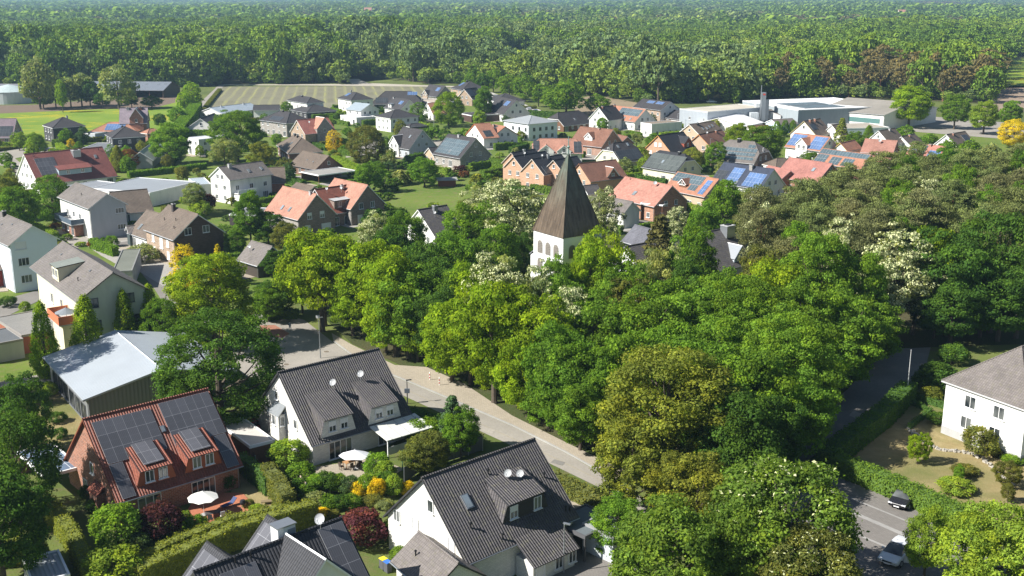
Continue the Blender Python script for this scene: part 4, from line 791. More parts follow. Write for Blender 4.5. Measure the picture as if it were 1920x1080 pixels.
HT = [  # label, name, mode, pts, z, pitch, roof, wall, kwargs
 ('low bungalow row with pale blue grey metal roof beside the crop field', 'bungalow', 'r', [(393, 202), (469, 193), (442, 210)], 4.6, 18, metal((.42, .48, .53)), WHITE, dict(ex=[('chim', .25, .9, .6, .6, GREYP), ('chim', .8, .9, .6, .6, GREYP)])),
 ('plain white modern house with dark gable roof behind the dark spreading tree', 'white_house', 'r', [(475, 197), (525, 196.5), (520, 207)], 6.8, 24, T_DARK, WHITE, dict(hwfix=4.2)),
 ('grey brick cube house with charcoal pyramid roof behind the dark spreading tree', 'brick_house', 'c', [(485, 225), (537, 232), (554, 223)], 5.3, 30, T_DARK, B_GREY, dict(ex=[('chim', .45, .95, .6, .6, BLACK), ('sol', 0, .3, .7, .15, .5, SOLD)])),
 ('white two storey villa with grey pyramid roof above a dark ground floor', 'villa', 'c', [(537, 188), (575, 194), (610, 192)], 6.2, 26, T_DARK, WHITE, dict(ex=[('chim', .4, .9, .5, .8, BLACK)])),
 ('dark single storey wing wrapped round the white villa by the field', 'bungalow', 'c', [(543, 206), (575, 211.5), (617, 205)], 2.9, 20, T_DARK, plain((.05, .05, .055)), dict()),
 ('white villa with black pyramid roof and small solar panel at the field edge', 'villa', 'c', [(632, 184), (658, 188.5), (695, 185)], 5.8, 27, T_DARK, WHITE, dict(ex=[('chim', .3, .9, .9, .6, ZINC), ('sol', 0, .2, .38, .4, .8, SOLB)])),
 ('bright white modern house with pale metal gable roof and boxy bay', 'white_house', 'r', [(665, 192), (694, 195), (676, 208)], 7.9, 26, metal((.36, .42, .46)), WHITE, dict()),
 ('white flat cube annex left of the pale metal gable house', 'cube_annex', 'f', [(638, 216), (668, 221), (678, 214)], 3.0, 0, plain((.6, .6, .6)), WHITE, dict()),
 ('white two storey house with low dark pyramid roof and six square windows', 'white_house', 'c', [(702, 218), (732, 222.5), (780, 217)], 5.5, 24, T_DARK, WHITE, dict()),
 ('dark low carport pavilion beside the white pyramid roofed house', 'pavilion', 'c', [(756, 236), (768, 238), (786, 233)], 2.7, 22, T_DARK, plain((.04, .04, .04)), dict(win=0)),
 ('large dark mansard roofed house at the end of the crop field', 'dark_roofed_house', 'r', [(722, 171), (771, 171), (722, 195.5)], 7.4, 40, T_DARK, B_GREY, dict(hip=.8, ex=[('sol', 0, .05, .3, .1, .5, SOLD), ('sol', 0, .7, .9, .7, .95, SOLB)])),
 ('white house with charcoal roof white box dormer and tilted solar panel', 'white_house', 'r', [(737, 182), (768, 187), (753, 208)], 8.3, 42, T_DARK, WHITE, dict(ex=[('dorm', 0, .33, 3, .1, 1.6, 's', ZINC, WHITE, 1, 4), ('sol', 0, .6, .8, .5, .8, SOLB), ('chim', .1, .9, .6, .6, GREYP)])),
 ('brick house with dark roof and steep cross gable beyond the round green tree', 'brick_house', 'r', [(805, 158), (835, 161), (818, 182)], 8.6, 42, T_DARK, B_GREY, dict(ex=[('dorm', 0, .3, 4, 0, 1.0, 'x', T_DARK, B_TAN, 2), ('sol', 0, .65, .85, .5, .8, SOLB)])),
 ('low flat beige garage in front of the steep cross gable house', 'garage', 'f', [(778, 188), (812, 193), (820, 186)], 2.9, 0, plain((.45, .38, .3)), BEIGE, dict()),
 ('brick house with grey pyramid roof and chimney at the far village edge', 'brick_house', 'c', [(844, 165), (867, 169.5), (896, 164)], 5.4, 27, T_DARK, B_TAN, dict(ex=[('chim', .45, .9, .9, .7, BLACK), ('sol', 0, .25, .4, .4, .8, SOLB)])),
 ('narrow brick gable house with solar strips below the far pyramid roofed house', 'brick_house', 'r', [(870, 167), (893, 164), (884, 187)], 8.2, 45, T_DARK, B_TAN, dict(ex=[('sol', 0, .05, .5, .3, .9, SOLD)])),
 ('white gable house with orange roof half hidden by the round green tree', 'white_house', 'r', [(801, 193), (836, 191), (826, 214)], 7.2, 42, T_ORANGE, WHITE, dict()),
 ('dark flat garage with small solar field right of the round green tree', 'garage', 'f', [(860, 212), (884, 217), (892, 200)], 3.0, 0, plain((.07, .06, .06)), plain((.08, .05, .04)), dict(win=0)),
 ('grey hipped bungalow behind the white house with dark cross gable', 'bungalow', 'c', [(912, 186), (930, 191), (965, 184)], 3.6, 24, T_DARK, WHITE, dict()),
 ('white house with dark cross gable beside the tall green tree', 'white_house', 'r', [(935, 181), (969, 188), (950, 217)], 9.2, 42, T_DARK, WHITE, dict(ex=[('dorm', 0, .22, 4, 0, 1.0, 'x', T_DARK, GREYP, 2), ('sol', 0, .6, .8, .55, .85, SOLB)])),
 ('large boxy white villa with pale shallow roof and dark tall windows', 'villa', 'c', [(942, 226), (991, 233), (1041, 227)], 6.4, 16, metal((.38, .40, .41)), plaster((.74, .77, .80), .03), dict(wst='d')),
 ('charcoal half hipped house with glazed wall behind the white villa', 'dark_roofed_house', 'r', [(1046, 211), (1085, 207), (1108, 231)], 7.2, 38, T_DARK, WOODB, dict(hip=.5, ex=[('sky', 0, .5, .4)])),
 ('white gable house with half charcoal half orange roof', 'white_house', 'r', [(1122, 201), (1152, 197), (1137, 227)], 9.4, 45, T_DARK, WHITE, dict(ex=[('chim', .2, .92, .6, .8, B_RED), ('chim', .95, .92, .7, .8, B_RED)])),
 ('long orange roofed white wing with solar field and skylights', 'white_wing', 'r', [(1153, 198), (1211, 205), (1202, 231)], 8.3, 40, T_ORANGE, WHITE, dict(ex=[('sol', 0, .28, .95, .42, .92, SOLG), ('sky', 0, .15, .2), ('sky', 0, .4, .2), ('sky', 0, .6, .2), ('sky', 0, .8, .2)])),
 ('white flat roofed extension with glass front at the end of the orange wing', 'extension', 'f', [(1201, 230), (1222, 233), (1240, 223)], 5.0, 0, plain((.25, .2, .15)), WHITE, dict(short='white flat extension')),
 ('tan house with wide dark roof and two solar collectors near the factory', 'tan_house', 'r', [(1205, 185), (1258, 191), (1237, 207)], 9.2, 30, T_DARK, B_TAN, dict(gwall=WHITE, ex=[('sol', 0, .28, .52, .6, .88, SOLB), ('sol', 0, .60, .84, .6, .88, SOLB)])),
 ('low tan brick house with white gable and dark roof next to the factory', 'tan_house', 'r', [(1262, 206), (1303, 211), (1286, 226)], 5.6, 28, T_DARK, B_TAN, dict(gwall=WHITE)),
 ('beige gable house with long brown roof and four skylights', 'beige_house', 'r', [(1292, 233), (1338, 227), (1362, 247)], 9.0, 36, T_BROWN, BEIGE, dict(ex=[('sky', 0, .35, .5), ('sky', 0, .5, .5), ('sky', 0, .65, .6), ('sky', 0, .8, .65), ('chim', .28, .85, .7, .8, BLACK)])),
 ('beige house with russet roof and white gable balcony', 'beige_house', 'r', [(1310, 252), (1353, 243), (1365, 268)], 8.6, 40, T_BRED, BEIGE, dict(edge=plain((.6, .25, .08)), ex=[('dish', 0, .25, .8), ('sky', 0, .75, .3), ('chim', .7, .9, .6, .7, B_RED)])),
 ('peach brick gable house with charcoal roof and red framed dormer', 'peach_house', 'r', [(1233, 254), (1282, 247), (1262, 290)], 9.9, 42, T_CHAR, B_PEACH, dict(edge=plain((.6, .3, .1)), wst='s', ex=[('dorm', 0, .72, 4, .25, 1.5, 'g', T_CHAR, plain((.3, .08, .05)), 1)])),
 ('white half hipped house with its grey roof fully covered in solar panels', 'white_house', 'r', [(1237, 282), (1285, 289), (1266, 324)], 8.4, 40, T_CHAR, CREAM, dict(hip=.35, ex=[('sol', 0, .03, .97, .05, .85, solar((.075, .085, .08), (.16, .17, .16))), ('chim', .72, .95, .7, .7, BLACK), ('sky', 0, .45, .45)])),
 ('tan roofed brick house with four long solar rows', 'brick_house', 'r', [(1368, 262), (1415, 266), (1407, 307)], 9.0, 40, T_GREY, brick((.25, .15, .11)), dict(hip=.5, ex=[('sol', 0, .05, .93, .14, .26, SOLG), ('sol', 0, .08, .93, .32, .46, SOLG), ('sol', 0, .12, .93, .5, .66, SOLG), ('chim', .45, .95, .9, 1.0, BLACK), ('sol', 0, .7, .85, .7, .85, SOLG)])),
 ('small dark pyramid roofed garage beside the tan roofed solar house', 'garage', 'c', [(1428, 308), (1455, 313), (1474, 305)], 2.8, 32, T_BROWN, WHITE, dict(win=0)),
 ('dark blue roofed house with bright blue solar panels and dark chimney', 'dark_roofed_house', 'r', [(1357, 304), (1452, 317), (1395, 351)], 8.0, 40, tile((.05, .06, .09)), WHITE, dict(ex=[('sol', 0, .02, .22, .2, .62, SOLD), ('sol', 0, .28, .50, .1, .82, SOLB), ('sol', 0, .62, .95, .05, .7, SOLB), ('chim', .60, .85, 1.1, 1.0, B_GREY), ('sky', 0, .5, .15)])),
 ('orange roofed house with solar field and small tiled dormer beside the dark blue roof', 'orange_roofed_house', 'r', [(1270, 322), (1348, 336), (1325, 371)], 8.0, 40, T_ORANGE, BEIGE, dict(ex=[('sol', 0, .03, .72, .52, .97, SOLG), ('sol', 0, .52, .70, .2, .5, SOLG), ('dorm', 0, .38, 2.6, .28, 1.0, 'g', T_BRED, WOODB, 2), ('sol', 0, .80, .92, .1, .85, SOLB)])),
 ('house with large pink tiled roof and a round dish beside the church spire', 'pink_roofed_house', 'r', [(1172, 331), (1261, 348), (1230, 389)], 8.5, 38, tile((.40, .19, .145), 0, .45, .5), brick((.4, .18, .1)), dict(win=1, ex=[('dish', 0, .72, .80, .6), ('sky', 0, .45, .38, 1.1, 1.4), ('vent', 0, .15, .9)])),
 ('wooden open veranda under the right gable of the pink roofed house', 'veranda', 'f', [(1243, 385), (1278, 370), (1262, 356)], 4.2, 0, plain((.4, .42, .42)), WOODB, dict(open_=True, win=0)),
 ('brown red tiled house with triangular dormer just right of the church spire', 'brick_house', 'r', [(1085, 307), (1155, 299), (1172, 333)], 9.2, 40, T_BRED, B_PEACH, dict(edge=WOODB, ex=[('dorm', 0, .62, 4, .10, .4, 'g', T_BRED, brick((.25, .1, .06)), 1, 48)])),
 ('small dark ribbed roof tucked against the church spire', 'shed', 'r', [(1092, 348), (1120, 345), (1132, 361)], 6.0, 38, T_DARK2, WHITE, dict()),
 ('cream half hipped house with dark solar roof behind the brown red house', 'white_house', 'r', [(1150, 268), (1177, 265), (1200, 301)], 8.8, 42, T_DARK, CREAM, dict(hip=.4, ex=[('sol', 0, .05, .95, .08, .6, SOLD), ('sky', 0, .3, .8), ('sky', 0, .7, .85)])),
 ('peach brick row house with charcoal roof, leftmost and rearmost of the row', 'row_house', 'r', [(958, 286), (1003, 279), (975, 311)], 8.6, 42, T_CHAR, B_PEACH, dict(edge=plain((.5, .45, .4)), ex=[('chim', .5, .9, .7, .7, ZINC)], group='peach brick row houses')),
 ('peach brick row house with charcoal roof, second from the left of the row', 'row_house', 'r', [(962, 293), (1023, 283), (981, 319)], 9.0, 42, T_CHAR, B_PEACH, dict(edge=plain((.6, .55, .5)), ex=[('dish', 0, .3, .85)], group='peach brick row houses')),
 ('peach brick row house with charcoal roof and dark solar strip, third of the row', 'row_house', 'r', [(997, 298), (1053, 289), (1018, 329)], 9.0, 42, T_CHAR, B_PEACH, dict(edge=plain((.6, .55, .5)), ex=[('sol', 0, .1, .5, .05, .5, SOLD), ('chim', .5, .9, .9, .7, ZINC), ('dish', 0, .3, .9)], group='peach brick row houses')),
 ('peach brick row house with charcoal roof, rightmost of the row behind the spire', 'row_house', 'r', [(1037, 300), (1082, 292), (1052, 326)], 8.8, 42, T_CHAR, B_PEACH, dict(edge=plain((.6, .55, .5)), group='peach brick row houses')),
 ('white half hipped double house with salmon roof and dark solar strips', 'white_house', 'r', [(1012, 260), (1078, 260), (1045, 288)], 7.8, 40, T_SALMON, WHITE, dict(hip=.5, ex=[('dorm', 0, .27, 5, 0, .8, 'x', T_SALMON, WHITE, 1, 38), ('dorm', 0, .62, 4.5, 0, .8, 'x', T_SALMON, WHITE, 1, 38), ('sol', 0, .02, .14, .1, .85, SOLD), ('sol', 0, .82, .97, .05, .8, SOLD)])),
 ('russet roofed brick house with gabled dormer between the white villa and the orange wing', 'brick_house', 'r', [(1088, 237), (1150, 243), (1132, 277)], 8.6, 40, T_BRED, brick((.33, .18, .12)), dict(ex=[('dorm', 0, .5, 3.4, .3, 1.1, 'g', T_BRED, WHITE, 1), ('chim', .6, .92, .5, .7, B_RED)])),
 ('small russet roofed garage right of the russet roofed brick house', 'garage', 'r', [(1158, 252), (1177, 256), (1160, 269)], 5.6, 38, T_BRED, brick((.3, .15, .1)), dict(win=0)),
 ('white house with orange pent roofs and tall parapet wall', 'white_house', 'r', [(889, 232), (919, 230), (905, 260)], 8.4, 34, T_ORANGE, WHITE, dict(edge=plain((.45, .14, .06)), ex=[('sol', 0, .2, .7, .1, .5, SOLD)])),
 ('white house wing with bright orange roof and chimney right of the parapet wall', 'white_wing', 'r', [(924, 233), (948, 237), (938, 260)], 7.2, 30, T_ORANGE, WHITE, dict(edge=plain((.45, .14, .06)), ex=[('chim', .3, .8, .8, .8, B_RED), ('sol', 0, .1, .5, .6, .95, SOLD)])),
 ('grey brick gable house with banded solar roof beside the red leaved bush', 'brick_house', 'r', [(840, 251), (893, 259), (864, 298)], 9.3, 42, T_DARK, B_GREY, dict(ex=[('sol', 0, .05, .88, .1, .82, SOLG), ('sky', 0, .5, .25, 1, 1.4), ('chim', .42, .95, .6, .8, GREYP)])),
 ('light grey gable house with dark roof and white cross gable', 'grey_house', 'r', [(755, 238), (793, 243), (770, 281)], 9.3, 45, T_DARK, plaster((.42, .45, .48)), dict(ex=[('dorm', 0, .25, 5, 0, 1.2, 'x', T_DARK, WHITE, 2, 48), ('sky', 0, .65, .6)])),
 ('small beige garage with dark gable roof left of the banded solar roof', 'garage', 'r', [(803, 277), (826, 275), (840, 292)], 5.0, 36, T_DARK, BEIGE, dict()),
 ('brick house with red roof and pink cross gable beside the yellow tree', 'brick_house', 'r', [(556, 225), (615, 220), (627, 247)], 9.4, 42, tile((.36, .14, .11)), B_TAN, dict(ex=[('dorm', 0, .62, 6.5, 0, 1.8, 'x', tile((.48, .22, .15)), B_GREY, 1, 48), ('dish', 0, .3, .6), ('chim', .62, .95, .4, .7, B_RED)])),
 ('dark brown hipped bungalow with red dish above the carport house', 'bungalow', 'c', [(518, 272), (540, 288), (597, 279)], 3.6, 36, T_BROWN, B_BRN, dict(ex=[('chim', .35, .9, .7, .7, BLACK), ('chim', .55, .9, .7, .7, BLACK), ('sky', 0, .6, .5)])),
 ('brown brick bungalow with shaded gable and open flat carport', 'bungalow', 'r', [(567, 283), (617, 292), (593, 319)], 6.4, 36, T_BROWN, B_BRN, dict(edge=WOODB, ex=[('sky', 0, .45, .5, .4, .4), ('sky', 0, .7, .45, .4, .4)])),
 ('open carport with flat grey gravel roof at the shaded brown gable', 'carport', 'f', [(597, 329), (668, 320), (655, 311)], 2.8, 0, paved((.3, .29, .27)), WOODB, dict(open_=True, win=0)),
 ('low weathered flat garage left of the salmon roofed twin houses', 'garage', 'f', [(478, 405), (513, 391), (496, 377)], 2.9, 0, paved((.16, .17, .17)), plain((.06, .05, .05)), dict(win=0)),
 ('small dark wooden shed roof behind the left salmon roofed twin house', 'shed', 'r', [(555, 342), (590, 349), (578, 362)], 4.4, 32, T_BROWN, WOODB, dict(win=0)),
 ('small grey brown roofed cabin with a dish left of the bright maple', 'cabin', 'r', [(471, 451), (511, 462), (478, 498)], 4.9, 42, T_GREY, plain((.06, .05, .04)), dict(win=0, ex=[('dish', 0, .3, .5)])),
 ('slate dark roofed house half hidden by trees below the village green', 'dark_roofed_house', 'r', [(783, 393), (838, 384), (862, 436)], 7.8, 42, T_DARK2, WHITE, dict(ex=[('chim', .5, .85, 1.2, 1.0, ZINC), ('dish', 0, .38, .65)])),
 ('small white gable house with dark roof and black door behind the church', 'white_house', 'r', [(1150, 371), (1187, 378), (1168, 401)], 6.4, 40, T_GREY, plaster((.7, .7, .66)), dict(win=0)),
 ('long weathered roofed house with purple red solar roof at the left edge', 'brick_house', 'r', [(-40, 223), (31, 222), (42, 258)], 8.8, 42, T_PURP, B_TAN, dict(ex=[('sol', 0, .0, .95, .08, .6, SOLD)])),
 ('dark brick cube house with black pyramid roof beside the dandelion meadow', 'brick_house', 'c', [(79, 235), (98, 240.5), (157, 235)], 5.6, 28, T_DARK, B_ANTH, dict(ex=[('chim', .6, .9, .6, .6, GREYP)])),
 ('flat grey garage right of the dark brick cube house', 'garage', 'f', [(154, 250), (178, 251), (176, 244)], 3.0, 0, plain((.3, .32, .34)), plaster((.5, .55, .6)), dict(win=0)),
 ('orange low pyramid roofed house with blue solar panels', 'orange_roofed_house', 'r', [(205, 229), (236, 229), (250, 247)], 6.0, 27, T_ORANGE, BEIGE, dict(hip=1, ex=[('sol', 0, .3, .7, .15, .8, SOLB)])),
 ('dark brick two storey house with charcoal hipped roof and white double door', 'brick_house', 'c', [(196, 252), (209, 259.5), (273, 254.5)], 5.6, 28, T_DARK, B_ANTH, dict(ex=[('chim', .4, .9, .4, .8, BLACK)])),
 ('old brick villa with stepped gables and purple grey roof on the meadow edge', 'old_villa', 'r', [(224, 203), (277, 202), (285, 231)], 11.0, 46, tile((.26, .21, .24)), brick((.34, .15, .10)), dict(ex=[('dorm', 0, .62, 5, 0, 2.2, 'x', ZINC, brick((.34, .15, .10)), 1, 55), ('chim', .75, .92, .8, 1.0, B_RED), ('chim', .3, .92, .6, 1.0, GREYP)])),
 ('small orange roofed brick shed right of the dark brick two storey house', 'shed', 'c', [(262, 249), (276, 251), (293, 246)], 3.4, 30, T_ORANGE, B_RED, dict(win=0)),
 ('long flat grey garage with white gate left of the charcoal hipped house', 'garage', 'f', [(138, 284), (198, 284), (196, 268)], 3.0, 0, plain((.16, .17, .18)), B_GREY, dict(win=0)),
 ('pale grey pitched conservatory roof in the shade of the big green tree', 'conservatory', 'r', [(262, 285), (292, 262), (300, 290)], 5.0, 35, plain((.4, .42, .42)), GREYP, dict(win=0)),
 ('white modern terrace house with flat roofs left of the dark spreading tree', 'white_house', 'f', [(350, 258), (372, 262), (392, 248)], 5.6, 0, plain((.55, .56, .57)), WHITE, dict()),
 ('dark roofed white bungalow behind the dark spreading tree near the field road', 'bungalow', 'r', [(375, 222), (402, 212), (420, 232)], 6.5, 34, T_DARK, WHITE, dict()),
 ('white gable house with brown roof left of the golden conifer', 'white_house', 'r', [(1507, 227), (1538, 222), (1556, 251)], 9.2, 42, T_BROWN, WHITE, dict(edge=plain((.5, .4, .2)), ex=[('chim', .3, .9, .8, .9, B_RED), ('chim', .6, .9, .8, .9, B_RED), ('sol', 0, .1, .4, .4, .75, SOLD)])),
 ('small white gable house with brown roof behind the golden conifer', 'white_house', 'r', [(1559, 234), (1575, 232), (1592, 253)], 7.6, 42, T_BROWN, WHITE, dict()),
 ('white house with orange roof and large blue solar fields around a balcony gable', 'white_house', 'r', [(1490, 249), (1558, 257), (1537, 284)], 9.0, 40, T_ORANGE, WHITE, dict(ex=[('sol', 0, .02, .40, .15, .92, SOLB), ('dorm', 0, .48, 4.5, 0, 1.5, 'x', T_ORANGE, WHITE, 2, 42), ('sol', 0, .62, .97, .08, .92, SOLB)])),
 ('orange roofed house almost covered in grey framed solar panels', 'orange_roofed_house', 'r', [(1542, 278), (1634, 290), (1608, 317)], 7.4, 40, T_ORANGE, B_RED, dict(ex=[('sol', 0, .01, .99, .66, .97, SOLG), ('sol', 0, .01, .24, .08, .62, SOLG), ('sol', 0, .32, .52, .05, .55, SOLG), ('sol', 0, .57, .78, .05, .55, SOLG)])),
 ('small white gable house with plain orange roof', 'white_house', 'r', [(1575, 268), (1603, 262), (1617, 278)], 7.2, 42, T_ORANGE, WHITE, dict(edge=plain((.6, .4, .15)))),
 ('house with broad dusty red roof and round window behind the pines', 'red_roofed_house', 'r', [(1622, 260), (1683, 264), (1700, 292)], 8.0, 38, tile((.34, .17, .13)), B_RED, dict(ex=[('dish', 0, .5, .7, .6)])),
 ('white gable house with dark brown roof above the dusty red roof', 'white_house', 'r', [(1647, 245), (1678, 240), (1694, 267)], 9.0, 42, T_BROWN, WHITE, dict(ex=[('chim', .6, .9, .6, .7, GREYP)])),
 ('low white house with dark brown roof beside two slim cypresses', 'white_house', 'r', [(1690, 256), (1715, 250), (1731, 268)], 6.6, 40, T_BROWN, WHITE, dict(ex=[('chim', .5, .85, .5, .8, B_RED)])),
 ('red roofed house with white framed solar panels behind the pines', 'red_roofed_house', 'r', [(1712, 268), (1775, 275), (1764, 300)], 7.4, 40, tile((.38, .17, .13)), B_RED, dict(ex=[('sol', 0, .05, .5, .3, .92, SOLG), ('sol', 0, .62, .95, .1, .6, SOLB), ('chim', .55, .9, .6, .8, B_RED)])),
 ('white gable house with brown roof on the far right beside the yellow tree', 'white_house', 'r', [(1774, 252), (1810, 246), (1822, 276)], 9.0, 42, T_BROWN, WHITE, dict(ex=[('sol', 0, .6, .9, .4, .8, SOLD), ('chim', .3, .9, .6, .8, B_RED)])),
 ('red roofed house with one skylight in front of the pine wood', 'red_roofed_house', 'r', [(1480, 295), (1561, 307), (1535, 345)], 8.6, 38, tile((.37, .165, .135)), B_RED, dict(ex=[('sky', 0, .72, .6, 1.0, 1.4)])),
 ('low red roofed annex left of the skylight house in front of the pines', 'annex', 'r', [(1440, 310), (1483, 320), (1467, 338)], 6.0, 36, tile((.37, .165, .135)), B_RED, dict(win=0)),
 ('grey slate roofed house with pale metal sheds right of the church', 'slate_house', 'r', [(1190, 421), (1226, 431), (1222, 470)], 9.4, 42, tile((.13, .13, .15)), plain((.12, .12, .12)), dict(win=0)),
 ('small brown roofed house between the pale chimney tower and the tan solar house', 'brown_roofed_house', 'r', [(1400, 236), (1440, 234), (1450, 248)], 6.4, 38, T_BRED, WHITE, dict(win=0)),
]
for r in HT:
    k = dict(r[8]); k.setdefault('short', r[0]); house(*r[:8], **k)
# factory
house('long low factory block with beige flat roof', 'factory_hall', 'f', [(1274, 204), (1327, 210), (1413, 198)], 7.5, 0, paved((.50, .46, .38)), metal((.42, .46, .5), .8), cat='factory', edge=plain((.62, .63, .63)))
house('white gabled factory shed left of the chimney tower', 'factory_shed', 'r', [(1347, 221), (1388, 213), (1402, 236)], 5.6, 15, plain((.78, .78, .78)), WHITE, cat='factory', win=0)
h_ = house('large white factory hall with solar covered roof', 'factory_hall', 'f', [(1392, 189), (1497, 206.5), (1583, 186)], 8.0, 0, plain((.82, .82, .82)), plaster((.3, .34, .36)), cat='factory', edge=plain((.78, .78, .78)), win=0)
for (u0, u1, v0, v1) in ((-.45, .0, -.75, .1), (.08, .55, -.75, .1)):
    mb = MB(); X, Y = h_.X, h_.hw; mb.slab([(u0*X+.25*X, v0*Y, 8.25), (u1*X+.25*X, v0*Y, 8.25), (u1*X+.25*X, v1*Y, 8.25), (u0*X+.25*X, v1*Y, 8.25)], .1, solar((.09, .12, .14), (.3, .32, .33), 4, 4, .12), STEEL); h_.add(mb.build('solar_array', h_.root))
h_ = house('wide factory hall with weathered grey roof and green window band', 'factory_hall', 'r', [(1588, 183), (1712, 192), (1655, 215.5)], 10.0, 9, paved((.26, .24, .21)), WHITE, cat='factory', win=0, edge=plain((.7, .7, .7)))
mb = MB(); mb.box((2, -h_.wy-.03, 3.6), (h_.wx*1.5, .1, 1.9), plain((.10, .20, .19), .2)); h_.add(mb.build('window_band', h_.root))
house('low beige roofed factory annex with small windows before the wide grey hall', 'factory_annex', 'f', [(1587, 241), (1668, 239), (1662, 230)], 4.2, 0, paved((.38, .34, .28)), plaster((.6, .66, .7)), cat='factory')
house('old dark roofed workshop between the white hall and the chimney tower', 'workshop', 'r', [(1436, 206), (1472, 202), (1500, 213)], 6.5, 14, paved((.22, .19, .17)), WHITE, cat='factory', win=0)
house('low workshop with dark weathered roof and pale blue gable', 'workshop', 'r', [(1446, 224), (1486, 222), (1512, 231)], 5.2, 20, paved((.15, .13, .12)), plaster((.55, .65, .75)), cat='factory', win=0)
c_ = P(1429, 236, 0); t = thing('chimney_tower', c_, 'grey sheet metal chimney tower with slender pole rising over the factory', 'chimney'); mb = MB(); mb.box((0, 0, 7), (1.6, 1.8, 14), metal((.28, .31, .34), .5)); mb.box((1.5, -.3, 5.5), (1.3, 1.8, 11), metal((.16, .18, .20), .5)); mb.build('tower_shaft', t); mb = MB(); mb.tube([(-1.3, -.8, 0), (-1.3, -.8, 17)], [.3, .18], ZINC, 8); mb.build('flue_pole', t)
mb = MB(); mb.box((0, -.93, 13.2), (1.0, .06, .7), plain((.55, .08, .06))); mb.build('red_sign', t); LMARK.append(('grey chimney tower', 1429, 200))
for i, (x_, y_, lb) in enumerate(((1412, 238, 'white box silo standing left of the grey chimney tower'), (1421, 234, 'taller white box silo against the grey chimney tower'))):
    t = thing('box_silo', P(x_, y_, 0), lb, 'silo'); mb = MB(); mb.box((0, 0, 3+i*1.5), (3.4, 3.4, 6+i*3), metal((.72, .76, .78), .8)); mb.build('silo_body', t); mb = MB(); mb.box((0, 0, .3), (4.2, 4.2, .6), GREYP); mb.build('base', t)
# farm
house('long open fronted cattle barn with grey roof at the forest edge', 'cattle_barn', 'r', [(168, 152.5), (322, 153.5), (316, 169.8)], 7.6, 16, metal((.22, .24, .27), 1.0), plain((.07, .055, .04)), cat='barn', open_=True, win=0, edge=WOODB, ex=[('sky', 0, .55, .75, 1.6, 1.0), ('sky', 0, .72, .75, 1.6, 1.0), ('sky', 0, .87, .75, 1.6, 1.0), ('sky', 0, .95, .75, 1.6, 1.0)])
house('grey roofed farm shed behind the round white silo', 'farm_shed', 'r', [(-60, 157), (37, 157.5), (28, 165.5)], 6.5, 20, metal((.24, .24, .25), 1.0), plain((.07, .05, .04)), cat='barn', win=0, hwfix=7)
c_ = P(19, 192, 0); rr_ = (P(62, 192, 0)-P(19, 192, 0)).length; t = thing('round_silo', c_, 'round white slurry tank with pale green cone roof at the farm', 'silo')
mb = MB(); mb.lathe([(rr_, 0), (rr_, 6.0)], (0, 0, 0), plaster((.62, .66, .66), .25), 40); mb.build('tank_wall', t, True); mb = MB(); mb.lathe([(rr_+.2, 5.9), (rr_*.5, 7.8), (0, 9.2)], (0, 0, 0), plaster((.42, .50, .49), .3), 40); mb.build('cone_roof', t)
house('red roofed farmhouse seen between the avenue trees', 'farmhouse', 'r', [(953, 126), (1010, 126.5), (1007, 135)], 11, 38, tile((.42, .18, .13)), B_RED, win=0, hwfix=5)
house('small red roofed house far out in the forest left of centre', 'farmhouse', 'r', [(683, 14), (697, 14), (698, 18)], 24, 40, T_SALMON, WHITE, win=0, hwfix=9); house('tiny red roofed house in the far forest near the centre', 'farmhouse', 'r', [(842, 36), (853, 36), (853, 41)], 21, 40, T_SALMON, WHITE, win=0, hwfix=9)
house('tiny white farm building in the far forest right of centre', 'farmhouse', 'r', [(953, 38), (965, 38), (966, 42)], 19, 30, plain((.6, .6, .6)), WHITE, win=0, hwfix=9); house('distant red roof in the far forest at the upper right', 'farmhouse', 'r', [(1684, 18), (1698, 18), (1699, 22)], 24, 40, T_SALMON, WHITE, win=0, hwfix=9)
# garages and small flat roofs near the left edge
house('row of flat roofed garages with brown doors at the left edge', 'garage', 'f', [(-30, 650), (44, 636), (30, 612)], 3.0, 0, paved((.13, .14, .15)), plaster((.5, .5, .48)), cat='garage', edge=plain((.3, .28, .26)), win=0)
house('flat roofed block with pale paved top below the terracotta balcony', 'garage', 'f', [(40, 630), (124, 614), (70, 582)], 3.0, 0, paved((.24, .235, .225), 'pavers'), plain((.30, .10, .06)), cat='garage', edge=plain((.3, .28, .26)), win=0)
house('flat moss grey roofed annex behind the cream apartment house', 'annex', 'f', [(210, 510), (248, 508), (205, 470)], 3.6, 0, paved((.17, .18, .15)), GREYP, cat='annex', edge=plain((.25, .25, .24)), win=0)
house('dark green wooden garden shed left of the brick house', 'garden_shed', 'r', [(236, 424), (256, 422), (251, 436)], 4.4, 35, T_GREY, plain((.06, .08, .08)), cat='shed', win=0, gwall=plain((.06, .08, .08)))
house('blue solar panelled carport left of the red solar roofed house', 'solar_carport', 'f', [(82, 895), (153, 876), (138, 822)], 2.7, 0, solar((.10, .14, .20), (.45, .5, .55), 1.1, 2.2, .05), B_BRN, cat='carport', open_=True, win=0)
house('pale weathered flat roofed shed between the two near houses', 'shed', 'f', [(468, 838), (516, 826), (460, 782)], 2.6, 0, paved((.55, .52, .48)), WOODB, cat='shed', win=0)
house('ribbed grey metal shed roof in the lower left corner', 'shed', 'f', [(60, 1096), (132, 1078), (92, 1036)], 2.4, 0, metal((.33, .36, .38), .4), GREYP, cat='shed', win=0)
house('flat roofed dark double carport right of the large white house', 'carport', 'f', [(1097, 1008), (1166, 976), (1128, 933)], 2.8, 0, paved((.13, .15, .16)), plain((.06, .06, .06)), cat='carport', edge=plain((.10, .10, .105)), open_=True, win=0)
